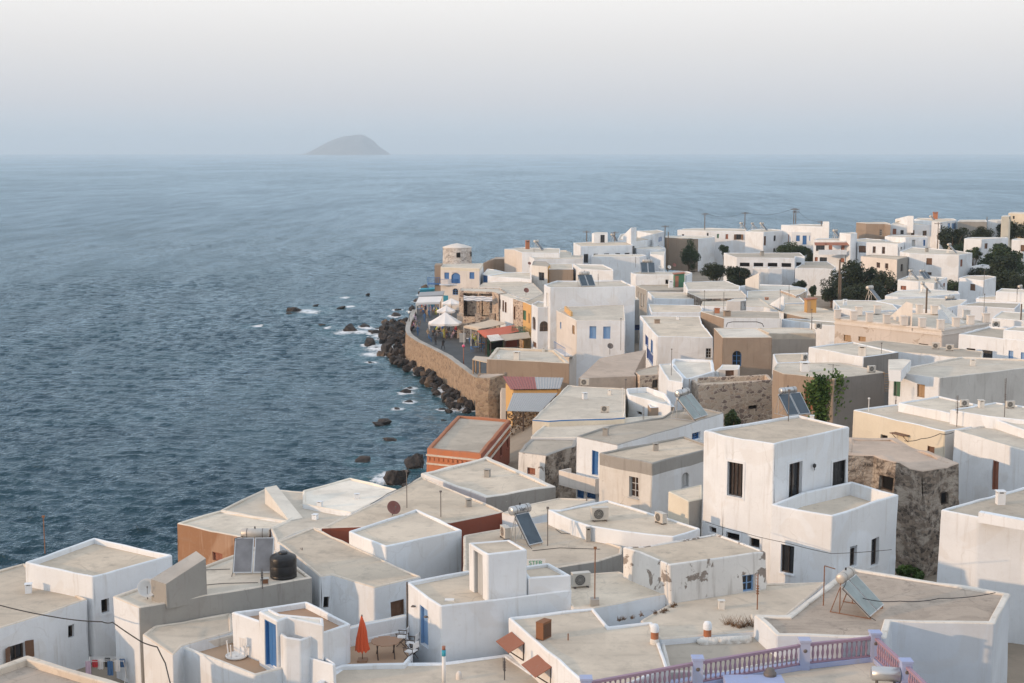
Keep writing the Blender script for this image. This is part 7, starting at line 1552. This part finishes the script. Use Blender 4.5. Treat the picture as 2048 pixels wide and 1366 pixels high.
for a in (('S', 350, 400, 'sit', 40, 'cloth_red', 'cloth_grey', 'before the teal hut'), ('S', 385, 420, 'sit', 200, 'cloth_lilac', 'cloth_blue', 'before the teal hut'), ('S', 455, 400, 'stand', 90, 'cloth_black', 'cloth_grey', 'before the teal hut'), ('S', 520, 430, 'sit', 100, 'cloth_lilac', 'cloth_white', 'near the white parasols'),
          ('S', 575, 425, 'sit', 10, 'cloth_white', 'cloth_blue', 'near the small white parasol'), ('S', 370, 560, 'walk', 0, 'cloth_grey', 'cloth_blue', 'up the promenade'), ('S', 415, 500, 'stand', 180, 'cloth_yellow', 'cloth_tan', 'in the promenade lane'), ('S', 440, 500, 'walk', 20, 'cloth_blue', 'cloth_blue', 'in the promenade lane'), ('S', 470, 500, 'stand', 60, 'cloth_blue', 'cloth_grey', 'beside the large parasol'),
          ('S', 240, 520, 'sit', -60, 'cloth_red', 'cloth_black', 'on the sea wall side'), ('S', 215, 600, 'sit', -80, 'cloth_black', 'cloth_black', 'on the sea wall side'), ('S', 205, 690, 'sit', -90, 'cloth_red', 'cloth_blue', 'by the sea wall bend'), ('S', 270, 700, 'sit', 90, 'cloth_tan', 'cloth_grey', 'by the sea wall bend'), ('S', 270, 770, 'stand', 30, 'cloth_blue', 'cloth_blue', 'by the sea wall'),
          ('S', 410, 610, 'sit', 90, 'cloth_red', 'cloth_grey', 'at the left of the large parasol'), ('S', 445, 700, 'stand', 60, 'cloth_yellow', 'cloth_white', 'at the left of the large parasol'), ('S', 425, 780, 'sit', 20, 'cloth_lilac', 'cloth_tan', 'in front of the large parasol'), ('S', 440, 860, 'sit', 70, 'cloth_blue', 'cloth_blue', 'alone on the promenade'),
          ('S', 540, 910, 'stand', 150, 'cloth_tan', 'cloth_black', 'before the large parasol'), ('S', 655, 980, 'walk', -150, 'cloth_white', 'cloth_black', 'near the pink globe lamp'), ('S', 575, 790, 'sit', 20, 'cloth_white', 'cloth_grey', 'under the large parasol'), ('S', 670, 800, 'stand', 0, 'cloth_yellow', 'cloth_yellow', 'under the large parasol'), ('S', 800, 800, 'sit', 120, 'cloth_yellow', 'cloth_black', 'under the large parasol'),
          ('S', 530, 700, 'sit', 180, 'cloth_white', 'cloth_blue', 'at the back of the large parasol'), ('S', 750, 740, 'sit', 10, 'cloth_tan', 'cloth_black', 'under the large parasol'), ('S', 870, 780, 'sit', 200, 'cloth_grey', 'cloth_black', 'under the large parasol'), ('S', 940, 760, 'stand', 0, 'cloth_black', 'cloth_black', 'right of the large parasol'), ('S', 1060, 900, 'sit', 20, 'cloth_white', 'cloth_blue', 'under the beige awning'),
          ('S', 1150, 860, 'sit', 100, 'cloth_blue', 'cloth_blue', 'under the beige awning'), ('S', 1225, 950, 'sit', 60, 'cloth_white', 'cloth_blue', 'before the green kiosk'), ('S', 1215, 840, 'stand', 0, 'cloth_red', 'cloth_black', 'under the red awning'), ('S', 610, 720, 'sit', 60, 'cloth_red', 'cloth_tan', 'under the large parasol'), ('S', 590, 740, 'sit', 220, 'cloth_red', 'cloth_black', 'under the large parasol')):
    person(*a)
rng = random.Random(31); tops_ = ['cloth_red', 'cloth_blue', 'cloth_white', 'cloth_black', 'cloth_yellow', 'cloth_tan', 'cloth_grey', 'cloth_lilac']
for (x, y, w_, h_, n_, pose, where) in ((330, 400, 60, 50, 7, 'sit', 'before the teal hut'), (430, 430, 60, 40, 4, 'stand', 'in the promenade lane'), (540, 420, 50, 40, 5, 'sit', 'near the small white parasol'), (215, 640, 25, 90, 6, 'sit', 'on the sea wall side'), (700, 760, 190, 50, 10, 'sit', 'under the large parasol'), (1120, 900, 80, 60, 5, 'sit', 'under the beige awning')):
    for k in range(n_): person('S', x+rng.uniform(-w_, w_), y+rng.uniform(-h_, h_), pose, rng.uniform(0, 360), rng.choice(tops_), rng.choice(tops_), where)
# planters and motorbikes stand in as low dark shapes only where the photo shows them
q = MB(); a = P('S', 925, 870, PZ); q.abox(a.x-.25, a.x+.7, a.y, a.y+.6, PZ, PZ+1.25); q.abox(a.x-.3, a.x+.75, a.y-.05, a.y+.65, PZ+1.25, PZ+1.32); meshthing(q, 'service_box', 'greypaint', 'grey service box right of the large white parasol', 'box', a)

# ---------------------------------------------------------------- poles and trees
tops = []
tops.append(pole('dark pole on the far shore left of the white row', 'M', 485, 138, 6, 372)); tops.append(pole('dark pole above the tanks of the far white row', 'M', 917, 130, 6, 382)); tops.append(pole('left of the twin far poles', 'M', 1445, 88, 6, 374)); tops.append(pole('right of the twin far poles', 'M', 1466, 88, 6, 376, 2)); tops.append(pole('pole beside the balcony house with awnings', 'M', 1740, 225, 6, 352))
pole('pole before the blue windowed shore house', 'L', 1652, 60, 5, 352); pole('rusty pole left of the rounded green tree', 'L', 1688, 132, 5, 322, 0); pole('short pole on the roofs of the point', 'L', 760, 120, 5, 330); pole('second short pole on the roofs of the point', 'L', 1080, 130, 5, 335)
pole('pole beside the far skyline trees', 'N', 1125, 240, 5, 332); pole('thin pole before the far grey stone house', 'N', 1650, 180, 5, 372, 0); pole('tall brown pole before the large dark tree', 'M', 1940, 640, 4, 236, 0, .2); pole('second brown pole before the large dark tree', 'M', 1952, 800, 4, 240, 0, .16); pole('brown pole behind the crenellated mansion', 'N', 1003, 950, 6, 186, 0, .16); pole('dark pole at the right edge', 'N', 2022, 1120, 6, 170, 0, .12)
for i, (a, b) in enumerate(zip(tops, tops[1:])): cable(['far power line over the white row', 'far power line to the twin poles', 'short line between the twin poles', 'far power line to the balcony house'][i], [a, b], .035, 1.2)
T_ = [('large dark tree left of the cream mansion', 'N', 240, 810, 450, 380, 266, 'leaf_dark', 3, 5200), ('dark tree touching the white two tank house', 'N', 530, 900, 330, 320, 258, 'leaf_dark', 4, 3600), ('dark tree base before the large tree', 'N', 300, 980, 420, 240, 250, 'leaf_dark', 5, 3000),
      ('dark bush left before the school building', 'M', 600, 750, 260, 170, 284, 'leaf_dark', 6, 2600), ('large dark bush before the school building', 'M', 850, 790, 330, 235, 280, 'leaf_dark', 7, 3800), ('rounded green tree before the brown end wall', 'M', 312, 575, 210, 250, 335, 'leaf_mid', 8, 3600), ('green tree below the three blue doors', 'M', 1430, 530, 310, 150, 345, 'leaf_mid', 9, 3200),
      ('dark tree right of the blue door house', 'M', 1620, 600, 120, 150, 335, 'leaf_dark', 10, 1800), ('dark skyline tree by the pole', 'N', 1290, 410, 320, 220, 338, 'leaf_dark', 11, 3600), ('dark skyline tree before the grey stone house', 'N', 1600, 380, 250, 190, 352, 'leaf_dark', 12, 3000), ('tall dark tree on the right skyline', 'N', 1960, 300, 360, 240, 362, 'leaf_dark', 13, 4200),
      ('small green tree before the white cube house', 'N', 1510, 560, 150, 110, 312, 'leaf_mid', 14, 1600), ('wide green tree among the right houses', 'N', 1790, 630, 430, 290, 304, 'leaf_mid', 15, 4800), ('dark tree behind the small white house', 'N', 1850, 790, 440, 340, 280, 'leaf_dark', 16, 5200), ('dark shrub left of the small white house', 'N', 1620, 770, 260, 160, 288, 'leaf_dark', 17, 2400), ('dark tree at the right edge', 'N', 2030, 880, 260, 260, 268, 'leaf_dark', 18, 3400),
      ('shrub at the foot of the school wing', 'M', 1515, 910, 150, 110, 276, 'leaf_dark', 19, 1600), ('small shrub beside the school wing foot', 'M', 1650, 965, 70, 100, 272, 'leaf_mid', 20, 900), ('dark shrub before the school wing corner', 'M', 1850, 970, 250, 210, 262, 'leaf_dark', 21, 2600), ('garden shrub by the two tank house', 'N', 1290, 920, 170, 110, 262, 'leaf_mid', 22, 1500), ('garden shrubs below the skyline trees', 'N', 1320, 510, 200, 90, 322, 'leaf_mid', 23, 1500), ('shrub by the white low wall of the shore row', 'M', 690, 520, 110, 90, 352, 'leaf_mid', 24, 1200),
      ('green bush in the yard of the ruined house', 'E', 930, 672, 170, 90, 84, 'leaf_vine', 25, 1500), ('green bush beside the stone yard wall', 'I', 1305, 775, 95, 115, 121, 'leaf_mid', 26, 1500)]
for t in T_: tree(t[0], *t[1:7], t[7], t[8], t[9])
# ---------------------------------------------------------------- small finds
awning('awning', 'dark blue market awning in the narrow lane behind the blue shutter house', 'awning', [('L', 1200, 1232, 6.6), ('L', 1368, 1226, 6.6), ('L', 1362, 1192, 7.3), ('L', 1198, 1198, 7.3)], 'navy', zg=3.5, postmat='darkwood', fringe=.3)
a_ = P('J', 640, 716, 14.0); b_ = P('J', 1302, 871, 14.0); t_ = (b_-a_).normalized(); n_ = Vector((t_.y, -t_.x, 0)); n_ = n_ if n_.y < 0 else -n_; f = (P('J', 1005, 800, 14.0)-a_).dot(t_); c0 = a_+t_*f; c0.z = 13.1
K = Kit('wall_shelf', 'small brown wooden shelf on the front wall of the cream house', 'shelf', c0); q = MB(); q.box(c0+n_*.3, t_*.7, n_*.3, Vector((0, 0, .025))); K.part(q, 'shelf_board', 'wood')
for s_ in (-.55, .55): q = MB(); q.tube(c0+t_*s_+n_*.55, c0+t_*s_-Vector((0, 0, .5)), .025, n=5); K.part(q, 'bracket', 'wood')
pp = [P('O', 1088, 478, 12.0), P('O', 1100, 440, 12.6), P('O', 1150, 428, 12.75), P('O', 1400, 428, 12.75), P('O', 1455, 445, 12.5), P('O', 1472, 478, 12.0)]
cable('arched grey pipe before the white front of the old brown house', pp, .045, 0)
for lab, c, x, y, k_ in (('small vent box on the wide pale roof by the metal shed', 'G', 1400, 640, .5), ('second small vent box on the wide pale roof', 'G', 1580, 610, .4), ('vent on the long grey roof of the balcony house', 'I', 400, 900, .45), ('vent on the old white house roof', 'I', 760, 1010, .4), ('vent on the pale roof right of the vine house', 'J', 1500, 400, .5), ('vent on the roof with thick mast', 'J', 1560, 700, .45), ('vent on the broad beige dish roof', 'C', 430, 260, .4), ('vent on the left lower roof by the raised box', 'A', 180, 800, .4),
    ('vent on the cream strip before the purple railing', 'D', 760, 900, .35), ('vent on the seaside roof before the orange house', 'G', 700, 1200, .45), ('vent on the school building roof', 'M', 1100, 600, .8), ('vent on the big plain white house', 'N', 1000, 560, .7)):
    chimney(lab, on(c, x, y), k_*1.2, k_*.8, random.choice(('white', 'oldwhite', 'cement')))
# ---------------------------------------------------------------- hazy evening air
hz = MB(); hz.abox(-20700, 20700, -20700, 20700, -12.0, 245.0)
mh, nth, bh = _new('haze_air'); nth.nodes.clear()
oh = nth.nodes.new('ShaderNodeOutputMaterial'); pv = nth.nodes.new('ShaderNodeVolumePrincipled')
pv.inputs['Color'].default_value = (0.74, 0.88, 1.0, 1); pv.inputs['Density'].default_value = 0.000085
nth.links.new(pv.outputs[0], oh.inputs['Volume'])
hzo = hz.build('haze', 'haze_air'); hzo['kind'] = 'stuff'; hzo['label'] = 'thin blue evening haze over sea and village'
finish_tmp()
